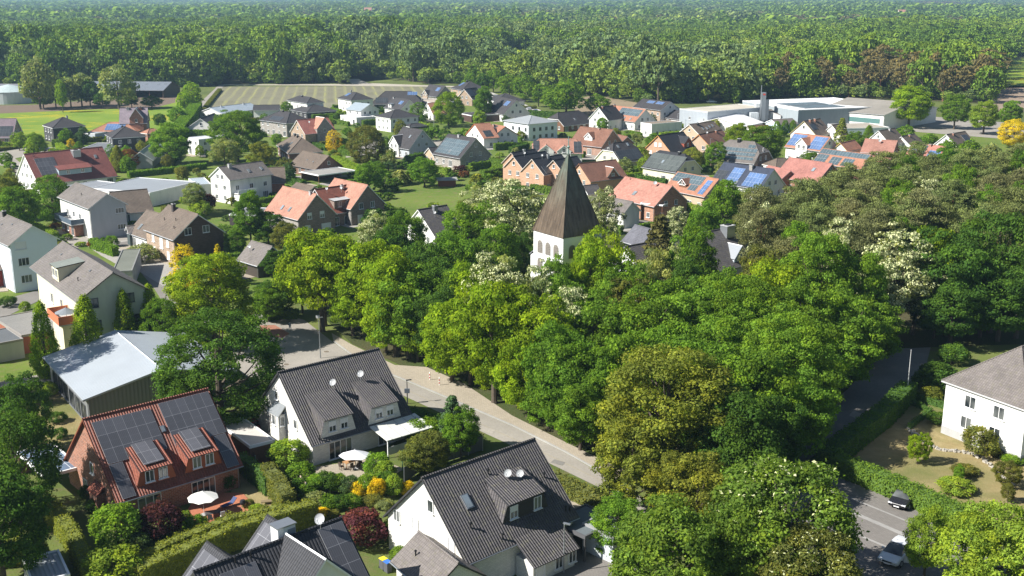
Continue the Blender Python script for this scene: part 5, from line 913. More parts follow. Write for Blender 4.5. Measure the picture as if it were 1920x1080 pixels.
house('pale blue roofed garage at the right end of the dark carport', 'garage', 'f', [(1150, 1008), (1182, 992), (1148, 955)], 2.9, 0, paved((.30, .33, .35)), plaster((.5, .53, .56)), cat='garage', edge=plain((.3, .3, .3)), win=0)
# ------------------------------------------------------------ church
ze_ = 17.0; C0, C1, C2 = [Vector(P(*p, ze_)[:2]) for p in ((999, 431), (1056, 447), (1121, 435))]
u_ = (C1-C0); s1 = u_.length; u_.normalize(); s2 = (C2-C1).length; sd = (s1+s2)/2; nn_ = Vector((-u_.y, u_.x)); cc = C1-u_*sd/2+nn_*sd/2; ang_ = atan2(u_.y, u_.x)
print('tower side', s1, s2, cc)
ap = P(1063, 291, 0); apz = None
for zt_ in np.arange(20, 60, .1):
    q_ = proj((cc.x, cc.y, zt_))
    if q_[1] <= 287: apz = zt_; break
print('apex z', apz)
CT = thing('church_tower', (cc.x, cc.y, 0), 'white church tower with arched openings under a tall brown copper pyramid spire', 'church tower', ang_); LMARK.append(('church tower', 1060, 440))
h = sd/2
s = N('copper_sheet'); uv = s.n('UVMap'); sep = s.n('SeparateXYZ', {0: uv}); g = s.n('NewGeometry'); no = s.noise(s.n('Mapping', {'Vector': g.outputs['Position'], 'Scale': (1, 1, .2)}), 1.2, 5, .6)
zf = s.ramp(s.n('SeparateXYZ', {0: g.outputs['Position']}).outputs[2], apz-9, apz-1)
col = s.mix(s.ramp(no, .3, .7), (.082, .060, .042), (.165, .122, .085)); seam = s.m('POWER', s.m('ABSOLUTE', s.m('COSINE', s.m('MULTIPLY', sep.outputs[0], pi/.6))), 14.0)
col = s.mix(s.m('MULTIPLY', s.m('MULTIPLY', zf, s.ramp(no, .3, .6)), .7), col, (.10, .16, .13)); br_ = s.n('TexBrick', {'Vector': s.n('Mapping', {'Vector': uv, 'Rotation': (0, 0, pi/2)}), 'Color1': (.85, .85, .85), 'Color2': (1.15, 1.15, 1.15), 'Mortar': (.75, .75, .75), 'Scale': 1.0, 'Mortar Size': .02, 'Brick Width': 2.4, 'Row Height': .6}); col = s.mix(1.0, col, br_.outputs[0], 'MULTIPLY')
COP = s.out(Base_Color=col, Roughness=.42, Metallic=.35, Normal=s.n('Bump', {'Strength': 1.0, 'Distance': .06, 'Height': seam}))
mb = MB(); apx = (0, 0, apz); e = h+.15; cs = [(-e, -e, ze_), (e, -e, ze_), (e, e, ze_), (-e, e, ze_)]
for i in range(4):
    a, b = Vector(cs[i]), Vector(cs[(i+1) % 4]); m1 = (a+b)/2; L_ = (b-a).length; sl_ = (Vector(apx)-m1).length
    mb.face([a, b, apx], COP, [(-L_/2, 0), (L_/2, 0), (0, sl_)]); mb.tube([a, apx], [.1, .06], COP, 6)
mb.face([cs[3], cs[2], cs[1], cs[0]], COP); mb.build('spire', CT)
mb = MB(); mb.tube([(0, 0, apz-.6), (0, 0, apz+2.6)], [.14, .05], plain((.2, .28, .25)), 8); mb.lathe([(0, -.35), (.3, 0), (0, .35)], (0, 0, apz+.9), plain((.2, .28, .25)), 10); mb.box((0, 0, apz+2.0), (1.0, .08, .08), ZINC); mb.build('cross', CT)
TW = plaster((.80, .80, .79), .04)
mb = MB(); mb.box((0, 0, ze_/2), (sd, sd, ze_), TW); mb.build('wall', CT)
def arch(w, h, n=8):
    pts = [(-w/2, 0), (w/2, 0)]+[(w/2*cos(a), h-w/2+w/2*sin(a)) for a in np.linspace(0, pi, n)]; return pts
LOUV = plain((.20, .18, .155), .8, var=.3)
for fc, rz in enumerate((0, pi/2, pi, -pi/2)):
    M = Matrix.Rotation(rz, 4, 'Z')
    for row, z0 in enumerate((ze_-3.4, ze_-6.3, ze_-9.2)):
        for i in range(3):
            x = (i-1)*sd*.27; mb = MB(); A = arch(1.25, 2.05); Bq = arch(1.45, 2.2)
            fr = [M @ Vector((x+a, -h-.05, z0+b)) for a, b in A]; mb.face(fr, LOUV)
            for (a, b), (a2, b2), (c, d), (c2, d2) in zip(Bq, Bq[1:]+Bq[:1], A, A[1:]+A[:1]):
                mb.face([M @ Vector((x+a, -h-.06, z0+b-.05)), M @ Vector((x+a2, -h-.06, z0+b2-.05)), M @ Vector((x+c2, -h-.05, z0+d2)), M @ Vector((x+c, -h-.05, z0+d))], plain((.45, .44, .42)))
            for k in range(6): mb.box(M @ Vector((x, -h-.08, z0+.25+k*.27)), (1.1 if abs(rz) < .1 or abs(rz) > 3 else .07, .07 if abs(rz) < .1 or abs(rz) > 3 else 1.1, .08), LOUV)
            mb.build('arched_opening', CT)
t = thing('stair_annex', (cc.x, cc.y, 0), 'lower white stair annex with lean to metal roof on the left of the church tower', 'church annex', ang_); mb = MB(); mb.box((-h-1.6, .8, 6.2), (3.2, sd*.75, 12.4), TW); mb.build('wall', t)
mb = MB(); mb.slab([(-h-3.4, .8-sd*.4, 12.3), (-h+.0, .8-sd*.4, 14.6), (-h+.0, .8+sd*.4, 14.6), (-h-3.4, .8+sd*.4, 12.3)], .15, metal((.26, .27, .28), .5)); mb.build('roof', t)
nv = house('church nave with long dark tiled roof and boxy metal clad chimney', 'church_nave', 'r', [(1172, 462), (1370, 426), (1398, 497)], 11.0, 42, T_DARK2, TW, short='church nave', cat='church', win=0, ex=[('chim', .93, .85, 1.6, 2.2, ZINC), ('dorm', 0, .88, 3.5, .12, .8, 'g', ZINC, plaster((.6, .68, .75)), 0, 50)])
print('nave', nv.X, nv.hw, nv.ze)
# ------------------------------------------------------------ cars, people, garden things
def loft(mb, secs, m, closed=True):
    for a, b in zip(secs, secs[1:]):
        n = len(a)
        for i in range(n if closed else n-1): j = (i+1) % n; mb.face([a[i], a[j], b[j], b[i]], m)
def car(label, pos, rz, colr, door=False, L=4.4, name='parked_car'):
    pm = plain(colr, .22, .1, .6, var=.02); t = thing(name, pos, label, 'car', rz, None, (1.18, 1.2, 1.12)); W2 = .89
    xs = [(-2.2, .80, .50, .82), (-2.12, .86, .34, .96), (-1.6, .89, .26, 1.0), (-.6, .90, .24, 1.0), (.7, .90, .24, .98), (1.3, .89, .26, .90), (1.9, .86, .30, .76), (2.15, .78, .36, .66), (2.2, .72, .45, .58)]
    def sec(x, w, z0, z1): return [(x, -w*.92, z0), (x, -w, z0+.12), (x, -w, (z0+z1)/2), (x, -w*.96, z1-.06), (x, -w*.80, z1), (x, w*.80, z1), (x, w*.96, z1-.06), (x, w, (z0+z1)/2), (x, w, z0+.12), (x, w*.92, z0)]
    mb = MB(); S_ = [sec(x*L/4.4, *r) for x, *r in xs]; loft(mb, S_, pm); mb.face(S_[0][::-1], pm); mb.face(S_[-1], pm)
    cs = [(-2.0, .72, .95), (-1.55, .66, 1.36), (-.9, .64, 1.47), (.1, .63, 1.46), (.55, .66, 1.34), (1.25, .74, .93)]
    T_ = [[(x*L/4.4, -w, z), (x*L/4.4, w, z)] for x, w, z in cs]
    for (a, b) in zip(T_[1:4], T_[2:4]): mb.face([a[0], b[0], b[1], a[1]], pm)
    mb.build('body', t, True)
    gb = MB(); GLC = glass((.012, .015, .018))
    gb.face([T_[0][0], T_[1][0], T_[1][1], T_[0][1]], GLC); g1 = gb.build('rear_window', t)
    gb = MB(); gb.face([T_[3][0], T_[4][0], T_[4][1], T_[3][1]], GLC); gb.face([T_[4][0], T_[5][0], T_[5][1], T_[4][1]], GLC); gb.build('windscreen', t)
    for sg in (0, 1):
        gb = MB(); q = [T_[i][sg] for i in range(6)]; w0 = .80*.9*(1 if sg else -1); low = [(T_[5][0][0]-.05, w0*1.1, .93), (T_[0][0][0]+.05, w0*1.1, .95)]; gb.face(q+low if sg else (q+low)[::-1], GLC); gb.build('side_window', t)
    for x in (-1.35, 1.38):
        for y in (-.80, .80):
            w = MB(); w.tube([(x*L/4.4, y-.10, .32), (x*L/4.4, y+.10, .32)], .32, BLACK, 16); o = w.build('wheel', t); r = MB(); yy = y+(.11 if y > 0 else -.11); r.tube([(x*L/4.4, yy-.01, .32), (x*L/4.4, yy+.01, .32)], .19, STEEL, 10); r.build('rim', o)
    for y in (-.62, .62):
        b = MB(); b.box((2.08*L/4.4, y, .62), (.2, .34, .12), plain((.7, .72, .75), .15)); b.build('headlight', t); b = MB(); b.box((-2.12*L/4.4, y, .8), (.12, .3, .14), plain((.4, .02, .02), .2)); b.build('tail_light', t); b = MB(); b.box((.75, y/.62*.98, .98), (.14, .2, .13), pm); b.build('mirror', t)
    b = MB(); b.box((2.2*L/4.4, 0, .40), (.04, .5, .11), plain((.75, .75, .75))); b.build('number_plate', t); b = MB(); b.box((2.17*L/4.4, 0, .56), (.08, .8, .12), BLACK); b.build('grille', t)
    if door:
        dr = MB(); base = Vector((.95, .9, 0))
        def T(x, y, z): return base+M @ Vector((x, y, z))
        M = Matrix.Rotation(R(-58), 4, 'Z')
        dr.slab([T(-1.15, 0, .32), T(0, 0, .32), T(0, 0, .95), T(-1.15, 0, .98)], .06, pm); dr.tube([T(0, 0, .95), T(-.45, 0, 1.36), T(-1.12, 0, 1.36), T(-1.15, 0, .98)], .03, pm, 5); d = dr.build('open_door', t); g2 = MB(); g2.face([T(0, 0.02, .97), T(-.45, .02, 1.34), T(-1.1, .02, 1.34), T(-1.12, .02, .98)], GLC); g2.build('door_glass', d)
    return t
pa, pb = P(1679, 954, .3), P(1714, 922, .3); car('black hatchback parked beside the hedge in the parking lot', ((pa+pb)/2).xy.to_3d()+Vector((0, 0, .06)), atan2((pa-pb).y, (pa-pb).x), (.02, .02, .024))
pa, pb = P(1662, 1060, .3), P(1703, 1024, .3); car('white hatchback with its side door open in the parking lot', ((pa+pb)/2).xy.to_3d()+Vector((0, 0, .06)), atan2((pa-pb).y, (pa-pb).x), (.72, .73, .75), True)
car('red car half hidden between the pale flat shed and the white house', P(492, 806, 0)+Vector((0, 0, .02)), R(42), (.45, .02, .02))
car('dark car parked on the lane behind the long red tiled building', P(82, 283, 0)+Vector((0, 0, .06)), R(5), (.03, .035, .05))
car('white car parked behind the factory block', P(1334, 193, 0)+Vector((0, 0, .06)), R(10), (.7, .7, .7)); car('dark car under the white flat extension near the factory', P(1248, 237, 0)+Vector((0, 0, .06)), R(160), (.03, .03, .04))
for i in range(9):
    f = i/8; x, y = 903+(1004-903)*f, 174+(212-174)*f
    car(f'{["silver", "white", "dark grey", "silver", "white", "black", "white", "silver", "blue"][i]} car in the far car park beside the tree avenue' , P(x, y, 0)+Vector((0, 0, .08)), R(100), [(.4, .4, .42), (.7, .7, .7), (.06, .06, .07), (.4, .4, .42), (.7, .7, .7), (.02, .02, .02), (.7, .7, .7), (.4, .4, .42), (.05, .1, .3)][i])['group'] = 'cars in the far car park'
# pedestrian
def person(pos, rz):
    t = thing('person', pos, 'person in pale clothes with a dark backpack walking across the junction', 'person', rz)
    V_ = [(0, 0, .95), (0, 0, 1.18), (.0, 0, 1.42), (.02, 0, 1.52), (.03, 0, 1.62), (.03, 0, 1.72), (.0, .17, 1.42), (-.06, .22, 1.15), (.06, .24, .92), (0, -.17, 1.42), (.02, -.22, 1.15), (.16, -.22, .95), (0, .09, .9), (.14, .1, .5), (.26, .1, .08), (.38, .1, .03), (0, -.09, .9), (-.06, -.1, .5), (-.28, -.1, .12), (-.18, -.1, .03)]
    E_ = [(0, 1), (1, 2), (2, 3), (3, 4), (4, 5), (2, 6), (6, 7), (7, 8), (2, 9), (9, 10), (10, 11), (0, 12), (12, 13), (13, 14), (14, 15), (0, 16), (16, 17), (17, 18), (18, 19)]
    rd = [.14, .13, .15, .055, .09, .085, .07, .05, .035, .07, .05, .035, .10, .07, .045, .035, .10, .07, .045, .035]
    me = bpy.data.meshes.new('person_body'); me.from_pydata(V_, E_, []); s = N('clothes'); g = s.n('TexCoord'); z = s.n('SeparateXYZ', {0: g.outputs['Object']}).outputs[2]
    col = s.mix(s.m('GREATER_THAN', z, .95), (.55, .55, .58), (.42, .45, .52)); col = s.mix(s.m('GREATER_THAN', z, 1.52), col, (.45, .28, .2)); me.materials.append(s.out(Base_Color=col)); o = link(bpy.data.objects.new('person_body', me), t)
    m = o.modifiers.new('skin', 'SKIN'); 
    for i, v in enumerate(me.skin_vertices[0].data if me.skin_vertices else []): v.radius = (rd[i], rd[i])
    o.modifiers.new('sub', 'SUBSURF').levels = 1; o.modifiers['sub'].render_levels = 2
    if not me.skin_vertices:
        bm = bmesh.new(); bm.from_mesh(me); ly = bm.verts.layers.skin.verify(); bm.verts.ensure_lookup_table()
        for i, v in enumerate(bm.verts): v[ly].radius = (rd[i], rd[i])
        bm.verts[0][ly].use_root = True; bm.to_mesh(me); bm.free()
    mb = MB(); mb.lathe([(0, .10), (.07, .08), (.10, .02), (.10, -.04), (.08, -.06)], (.02, 0, 1.69), plain((.03, .02, .015)), 10); mb.build('hair', t)
    mb = MB(); mb.box((-.2, 0, 1.26), (.16, .3, .42), plain((.03, .03, .035))); mb.build('backpack', t)
person(P(544, 622, 0)+Vector((0, 0, .07)), R(-40))
def lamp(label, px, py, h, kind=0, colr=ZINC, base=0.0):
    t = thing('street_lamp', P(px, py, 0), label, 'street lamp'); mb = MB(); mb.tube([(0, 0, 0), (0, 0, h)], [.09, .05], colr, 8); mb.build('pole', t)
    mb = MB(); mb.box((.25, 0, h+.03), (.75, .24, .1), colr, R(20 if kind else -30)); mb.build('lamp_head', t)
    return t
lamp('slim grey street lamp in the driveway before the large white house', 1057, 1075, 5.2)
l_ = lamp('dark lamp post with small sign box beside the road behind the satellite dish house', 764, 757, 3.4, 1, DFR); mb = MB(); mb.box((0, -.1, 1.9), (.7, .25, .6), plain((.12, .14, .17))); mb.build('sign_box', l_)
lamp('grey street lamp at the junction under the bright maple', 601, 672, 6.5, 1)
t = thing('flag_pole', P(1699, 757, 0), 'tall thin white flag pole in the garden by the shaded lane', 'flag pole'); mb = MB(); mb.tube([(0, 0, 0), (0, 0, 7.6)], [.08, .04], plain((.55, .55, .55)), 8); mb.build('pole', t); mb = MB(); mb.lathe([(0, -.1), (.1, 0), (0, .1)], (0, 0, 7.65), STEEL, 8); mb.build('finial', t)
for x, y, h_l in ((469, 293, 6.5), (814, 258, 8), (1330, 306, 8), (43, 268, 7), (114, 262, 7), (1270, 240, 6)): lamp({469: 'slim white lamp post below the dark spreading tree', 814: 'tall lamp post between the two dark roofed gable houses', 1330: 'tall mast lamp left of the dark blue solar roof', 43: 'lamp post beside the two round lime green trees', 114: 'white lamp post before the dark brick cube house', 1270: 'lamp post in front of the low tan brick house'}[x], x, y, h_l, 1, STEEL)
for i, (x, y) in enumerate(((806, 714), (824, 724))):
    t = thing('bollard', P(x, y, 0)+Vector((0, 0, .16)), ['left red and white striped bollard on the pavement by the road', 'right red and white striped bollard on the pavement by the road'][i], 'bollard', group='striped bollards'); mb = MB()
    for k in range(5): mb.tube([(0, 0, k*.22), (0, 0, k*.22+.22)], .07, plain((.5, .05, .04)) if k % 2 else WFR, 10)
    mb.build('post', t); mb = MB(); mb.lathe([(.09, 0), (.06, .06), (0, .08)], (0, 0, 1.1), WFR, 10); mb.build('cap', t)
t = thing('road_sign', P(601, 622, 0), 'white oval sign hanging at the edge of the bright maple by the junction', 'road sign'); mb = MB(); mb.tube([(0, 0, 0), (0, 0, 2.4)], .04, STEEL, 6); mb.build('post', t); mb = MB(); mb.box((0, -.06, 2.6), (1.3, .06, .55), WFR); mb.build('sign_plate', t)
def parasol(label, pos, r, z, n=8, colr=(.82, .80, .74), sx=1.0):
    t = thing('parasol', pos, label, 'parasol'); m = plain(colr, .7, var=.03); mb = MB()
    for k in range(n):
        a, b = 2*pi*k/n, 2*pi*(k+1)/n; mid = (a+b)/2; A = Vector((r*cos(a)*sx, r*sin(a), z-.75)); B = Vector((r*cos(b)*sx, r*sin(b), z-.75)); C = Vector((r*.93*cos(mid)*sx, r*.93*sin(mid), z-.68))
        mb.slab([(0, 0, z), A, C], .02, m); mb.slab([(0, 0, z), C, B], .02, m)
    mb.build('canopy', t); mb = MB(); mb.tube([(0, 0, 0), (0, 0, z+.1)], .035, plain((.6, .6, .6)), 8); mb.lathe([(.4, 0), (.4, .08), (.05, .1)], (0, 0, 0), GREYP, 12); mb.build('pole', t); return t
parasol('large white octagonal parasol over the red tiled terrace', P(383, 967, 0)+Vector((0, 0, .09)), 1.65, 2.75)
parasol('long white rectangular parasol beside the satellite dish house', P(667, 880, 0)+Vector((0, 0, .08)), 1.5, 2.4, 6, (.7, .7, .73), 1.3); parasol('grey parasol on the terracotta balcony', Vector((0, 0, 0)), 1.7, 2.0, 8, (.2, .22, .24))
o_ = [o for o in bpy.data.objects if o.name.startswith('parasol')][-1]
def wpos(hh, x, y, z): c, s_ = cos(hh.ang), sin(hh.ang); return Vector((hh.c.x+x*c-y*s_, hh.c.y+x*s_+y*c, z))
o_.location = wpos(h8, h8.surf(0, .84, 0).x, -h8.wy-1.5, 5.75)
def table(label, pos, rz, w, d, mat):
    t = thing('garden_table', pos, label, 'table', rz); mb = MB(); mb.box((0, 0, .73), (w, d, .05), mat); mb.build('table_top', t)
    for x in (-1, 1):
        for y in (-1, 1): mb = MB(); mb.box((x*(w/2-.08), y*(d/2-.08), .35), (.07, .07, .7), mat); mb.build('leg', t)
def chair(label, pos, rz, mat, group):
    t = thing('garden_chair', pos, label, 'chair', rz, group); mb = MB(); mb.box((0, 0, .43), (.46, .46, .05), mat); mb.build('seat', t); mb = MB(); mb.box((-.23, 0, .72), (.05, .46, .55), mat); mb.build('backrest', t)
    for x in (-1, 1):
        for y in (-1, 1): mb = MB(); mb.box((x*.19, y*.19, .21), (.04, .04, .42), mat); mb.build('leg', t)
WT = plain((.40, .22, .10), .7); c0 = P(658, 876, 0)+Vector((0, 0, .08)); table('wooden garden table on the stone terrace under the long parasol', c0, R(42), 1.8, .9, WT)
for i, (dx, dy, rz, lb) in enumerate(((-.6, -.9, 90, 'dark wicker chair at the near left of the wooden table'), (.6, -.9, 90, 'dark wicker chair at the near right of the wooden table'), (-1.3, 0, 0, 'dark wicker chair at the left end of the wooden table'), (1.3, .1, 180, 'dark wicker chair at the right end of the wooden table'))): chair(lb, c0+Matrix.Rotation(R(42), 3, 'Z') @ Vector((dx, dy, 0)), R(42+rz), plain((.07, .05, .04)), 'chairs round the wooden garden table')
c1 = P(386, 970, 0)+Vector((.9, -.4, .09)); table('dark glass garden table under the white octagonal parasol', c1, R(20), 1.6, .9, plain((.08, .08, .08), .3))
for i, (dx, dy, rz, lb) in enumerate(((0, -.95, 90, 'dark folding chair before the glass table under the octagonal parasol'), (1.25, 0, 180, 'dark folding chair right of the glass table under the octagonal parasol'))): chair(lb, c1+Vector((dx, dy, 0)), R(rz), plain((.06, .06, .06)), 'folding chairs on the red terrace')
chair('white cast metal chair on the lower edge of the red terrace', P(418, 975, 0)+Vector((0, 0, .09)), R(120), plain((.7, .7, .7)), None)
def lounger(label, pos, rz, mat):
    t = thing('sun_lounger', pos, label, 'lounger', rz); mb = MB(); mb.box((.2, 0, .34), (1.3, .6, .06), mat); mb.build('seat', t); mb = MB(); mb.slab([(-.45, -.3, .36), (-.45, .3, .36), (-1.0, .3, .85), (-1.0, -.3, .85)], .05, mat); mb.build('backrest', t)
    for x in (-.4, .8):
        for y in (-.25, .25): mb = MB(); mb.tube([(x, y, 0), (x, y, .33)], .025, STEEL, 6); mb.build('leg', t)
lounger('navy blue reclining lounger on the red terrace', P(428, 952, 0)+Vector((0, 0, .09)), R(230), plain((.03, .05, .14))); lounger('brown sun lounger on the sunny strip of lawn behind the hedge', P(505, 945, 0)+Vector((0, 0, .05)), R(190), plain((.22, .17, .10)))
t = thing('kettle_grill', P(456, 955, 0)+Vector((0, 0, .09)), 'round black kettle grill at the right end of the red terrace', 'grill'); mb = MB(); mb.lathe([(0, .45), (.25, .52), (.33, .72), (.33, .8), (.25, 1.0), (0, 1.08)], (0, 0, 0), plain((.03, .03, .035), .3), 16); mb.build('bowl', t)
for k in range(3): mb = MB(); mb.tube([(.2*cos(k*2.1), .2*sin(k*2.1), .55), (.4*cos(k*2.1), .4*sin(k*2.1), 0)], .02, STEEL, 5); mb.build('leg', t)
for x, y, lb, cc_ in ((296, 1018, 'terracotta bowl planter standing upright in the garden before the purple bush', (.40, .12, .06)), (342, 985, 'red flower pot beside the arched trellis near the terrace', (.45, .08, .05)), (138, 902, 'grey round water butt under the solar carport', (.25, .27, .27))):
    t = thing('planter' if x != 138 else 'water_butt', P(x, y, 0), lb, 'planter' if x != 138 else 'water butt'); mb = MB(); mb.lathe([(0, 0), (.32, 0), (.5, .7), (.44, .7), (.3, .1)], (0, 0, 0), plain(cc_), 16); mb.build('pot', t); mb = MB(); mb.lathe([(0, .62), (.44, .62)], (0, 0, 0), plain((.08, .06, .04)), 12); mb.build('soil', t)
for i, (x, y, cl, lb) in enumerate(((719, 1066, (.75, .6, .04), 'grey wheelie bin with yellow lid beside the small garage'), (727, 1072, (.05, .16, .5), 'grey wheelie bin with blue lid beside the small garage'))):
    t = thing('wheelie_bin', P(x, y, 0), lb, 'bin', R(42)); mb = MB(); mb.box((0, 0, .55), (.55, .65, 1.0), plain((.10, .10, .11))); mb.build('bin_body', t); mb = MB(); mb.box((0, -.02, 1.08), (.6, .72, .08), plain(cl, .4)); mb.build('lid', t)
    for y_ in (-.25, .25): mb = MB(); mb.tube([(y_-.03, .36, .1), (y_+.03, .36, .1)], .1, BLACK, 8); mb.build('wheel', t)
def fence(label, pts, z, mat, name='fence', pt=.12, gap=2.0):
    q = [P(a, b, 0) for a, b in pts]; t = thing(name, q[0], label, 'fence'); mb = MB()
    for a, b in zip(q, q[1:]):
        d = b-a; L = d.length; rz = atan2(d.y, d.x); mb.box((a+b)/2-q[0]+Vector((0, 0, z/2+.05)), (L, .05, z-.1), mat, rz)
    mb.build('panel', t)
    for a, b in zip(q, q[1:]):
        n = max(1, int((b-a).length/gap))
        for i in range(n+1): m_ = MB(); p = a.lerp(b, i/n)-q[0]; m_.box(p+Vector((0, 0, z/2)), (pt, pt, z), ZINC); m_.build('post', t)
fence('anthracite slat fence behind the ridge of the large white house', [(758, 905), (795, 880), (905, 845)], 1.9, plain((.10, .11, .12)))
fence('pale wooden privacy panel at the end of the yellow green hedge', [(553, 905), (575, 935)], 1.9, plain((.5, .38, .3)))
fence('brown wooden fence beside the pale weathered flat shed', [(432, 820), (470, 850), (480, 880)], 1.8, plain((.12, .08, .06)))
t = thing('green_pole', P(755, 882, 0), 'green clothes line pole in the garden between the two white houses', 'pole'); mb = MB(); mb.tube([(0, 0, 0), (0, 0, 2.4)], .06, plain((.03, .2, .12)), 8); mb.build('post', t); mb = MB(); mb.lathe([(.08, 0), (0, .08)], (0, 0, 2.4), plain((.03, .2, .12)), 8); mb.build('cap', t)
t = thing('rabbit_hutch', P(838, 349, 0), 'reddish brown wooden stable on the village green', 'hutch', R(10)); mb = MB(); mb.box((0, 0, .9), (5, 2.2, 1.8), plain((.22, .07, .04))); mb.build('wall', t); mb = MB(); mb.slab([(-3, -1.5, 1.9), (3, -1.5, 1.9), (3, 1.4, 2.4), (-3, 1.4, 2.4)], .1, plain((.3, .3, .28))); mb.build('roof', t)
t = thing('stone_edging', P(1780, 850, 0), 'curved rubble stone garden edging on the dry lawn', 'stone edging'); mb = MB(); r_ = random.Random(3)
for i in range(90):
    f = i/89; x = 1705+f*190; y = 805+f*95+12*sin(f*7); p = P(x, y, 0)-P(1780, 850, 0); mb.box(p+Vector((r_.uniform(-.3, .3), r_.uniform(-.3, .3), .12)), (r_.uniform(.2, .45), r_.uniform(.2, .4), .24), plain((.4, .37, .32), var=.2), r_.uniform(0, 3))
mb.build('stones', t)['kind'] = 'stuff'
t = thing('trampoline', P(612, 1047, 3), 'blue covered pool rim behind the dark tiled solar house', 'pool'); bpy.data.objects.remove(t)
# ------------------------------------------------------------ hedges
HG = [
 ('long tall clipped hedge between the red terrace and the lower dark roofed house', [(255, 1062), (330, 1030), (430, 985), (590, 938)], 2.6, 1.5, 'gold', 60, .11),
 ('second lower hedge along the red terrace garden', [(258, 1042), (330, 1008), (430, 968), (552, 940)], 1.9, 1.2, 'gold', 55, .11),
 ('narrow clipped hedge running toward the lower left corner', [(88, 930), (130, 985), (158, 1040), (182, 1100)], 2.3, 1.4, 'gold', 55, .11),
 ('block of clipped hedge in the lower left corner', [(-20, 1020), (60, 1008)], 2.4, 2.0, 'gold', 60, .11), ('short square hedge stub beside the ribbed metal shed', [(62, 1005), (76, 1035)], 2.4, 1.6, 'gold', 60, .11),
 ('yellow green conifer hedge behind the lounger lawn', [(500, 868), (520, 895), (540, 925)], 2.9, 1.5, 'olive', 55, .12),
 ('dark hedge in the shade beside the red solar roofed house', [(452, 850), (480, 872), (505, 895)], 2.2, 1.3, 'dark', 40, .12),
 ('tall hedge bordering the parking lot in sun and shade', [(1548, 845), (1620, 872), (1700, 905), (1780, 940), (1850, 975)], 2.2, 2.0, 'hedge', 55, .13),
 ('dark green hedge along the shaded lane beside the flag pole', [(1545, 845), (1600, 805), (1660, 760), (1705, 715)], 2.6, 2.2, 'dark', 45, .13),
 ('low box hedge square in the shaded front garden', [(1700, 745), (1745, 765), (1705, 795)], .7, .6, 'dark', 45, .1), ('low hedge along the garden path by the flag pole', [(1710, 735), (1775, 755)], .9, .8, 'dark', 45, .1),
 ('bed of low yellow green bushes between the carport and the road', [(1030, 888), (1080, 912), (1130, 935), (1165, 955)], 1.2, 2.6, 'olive', 55, .13),
 ('bright clipped hedge below the yellow tree', [(627, 292), (650, 302), (676, 314)], 2.8, 2.2, 'lime', 30, .2), ('clipped hedge left of the bright hedge by the yellow tree', [(581, 265), (612, 272)], 2.0, 1.4, 'dark', 22, .22), ('hedge with yellow top right of the yellow tree', [(636, 278), (668, 282)], 2.2, 1.5, 'hedge', 25, .22),
 ('bright hedge in front of the banded solar roof house', [(816, 313), (842, 316)], 2.4, 2, 'lime', 28, .22), ('dark square hedge block between the two gable houses', [(763, 293), (790, 286)], 3, 2, 'dark', 25, .22),
 ('tall clipped hedge right of the grey brick solar house', [(922, 296), (948, 304)], 3.2, 2, 'hedge', 25, .22), ('dark clipped hedge before the peach row houses', [(904, 320), (944, 313)], 2.6, 1.8, 'hedge', 25, .22),
 ('clipped hedge behind the brown red dormer house', [(1172, 318), (1200, 311)], 2.2, 1.6, 'hedge', 25, .22), ('hedge below the cream half hipped house', [(1168, 326), (1222, 320)], 1.8, 1.6, 'lime', 25, .22),
 ('hedge on the terrace of the orange parapet house', [(958, 276), (990, 268)], 2.2, 1.6, 'dark', 22, .22), ('hedge beside the russet roofed garage', [(1172, 252), (1196, 250)], 2.2, 1.6, 'green', 22, .22),
 ('round edged bright hedge in front of the flat grey garage', [(110, 268), (125, 282)], 2.4, 2.2, 'lime', 28, .22), ('hedge along the lane before the solar house on the left edge', [(-40, 283), (48, 270)], 1.2, 1.4, 'olive', 22, .22), ('hedge beside the dark brick cube house', [(98, 262), (114, 262)], 2.6, 1.6, 'hedge', 22, .22),
 ('hedge along the street before the grey seamed hall', [(240, 322), (300, 316), (385, 306)], 1.8, 1.8, 'green', 22, .24), ('low garden hedge along the forecourt of the plastered house', [(78, 426), (112, 418)], .8, .8, 'olive', 22, .2),
 ('hedge along the field road', [(330, 240), (352, 214), (368, 192)], 4.5, 5, 'green', 22, .26), ('grass green verge hedge beside the crop field', [(374, 214), (392, 190), (412, 166)], 1.2, 2.0, 'olive', 20, .25),
 ('hedge in shadow behind the white car park avenue', [(960, 205), (1060, 212)], 2.5, 2.5, 'dark', 14, .35), ('low hedge bordering the junction under the maples', [(497, 585), (520, 580), (558, 580)], 1.6, 1.8, 'hedge', 40, .15),
 ('roadside hedge in the shade below the dark lamp post', [(770, 765), (830, 785), (895, 818)], 1.4, 1.6, 'dark', 40, .15), ('conifer hedge between the brown house and the factory annex', [(1700, 262), (1740, 258)], 3, 1.4, 'dark', 16, .3)]
for hh in HG: hedge(hh[0], hh[1], hh[2], hh[3], hh[4], dens=hh[5], size=hh[6])
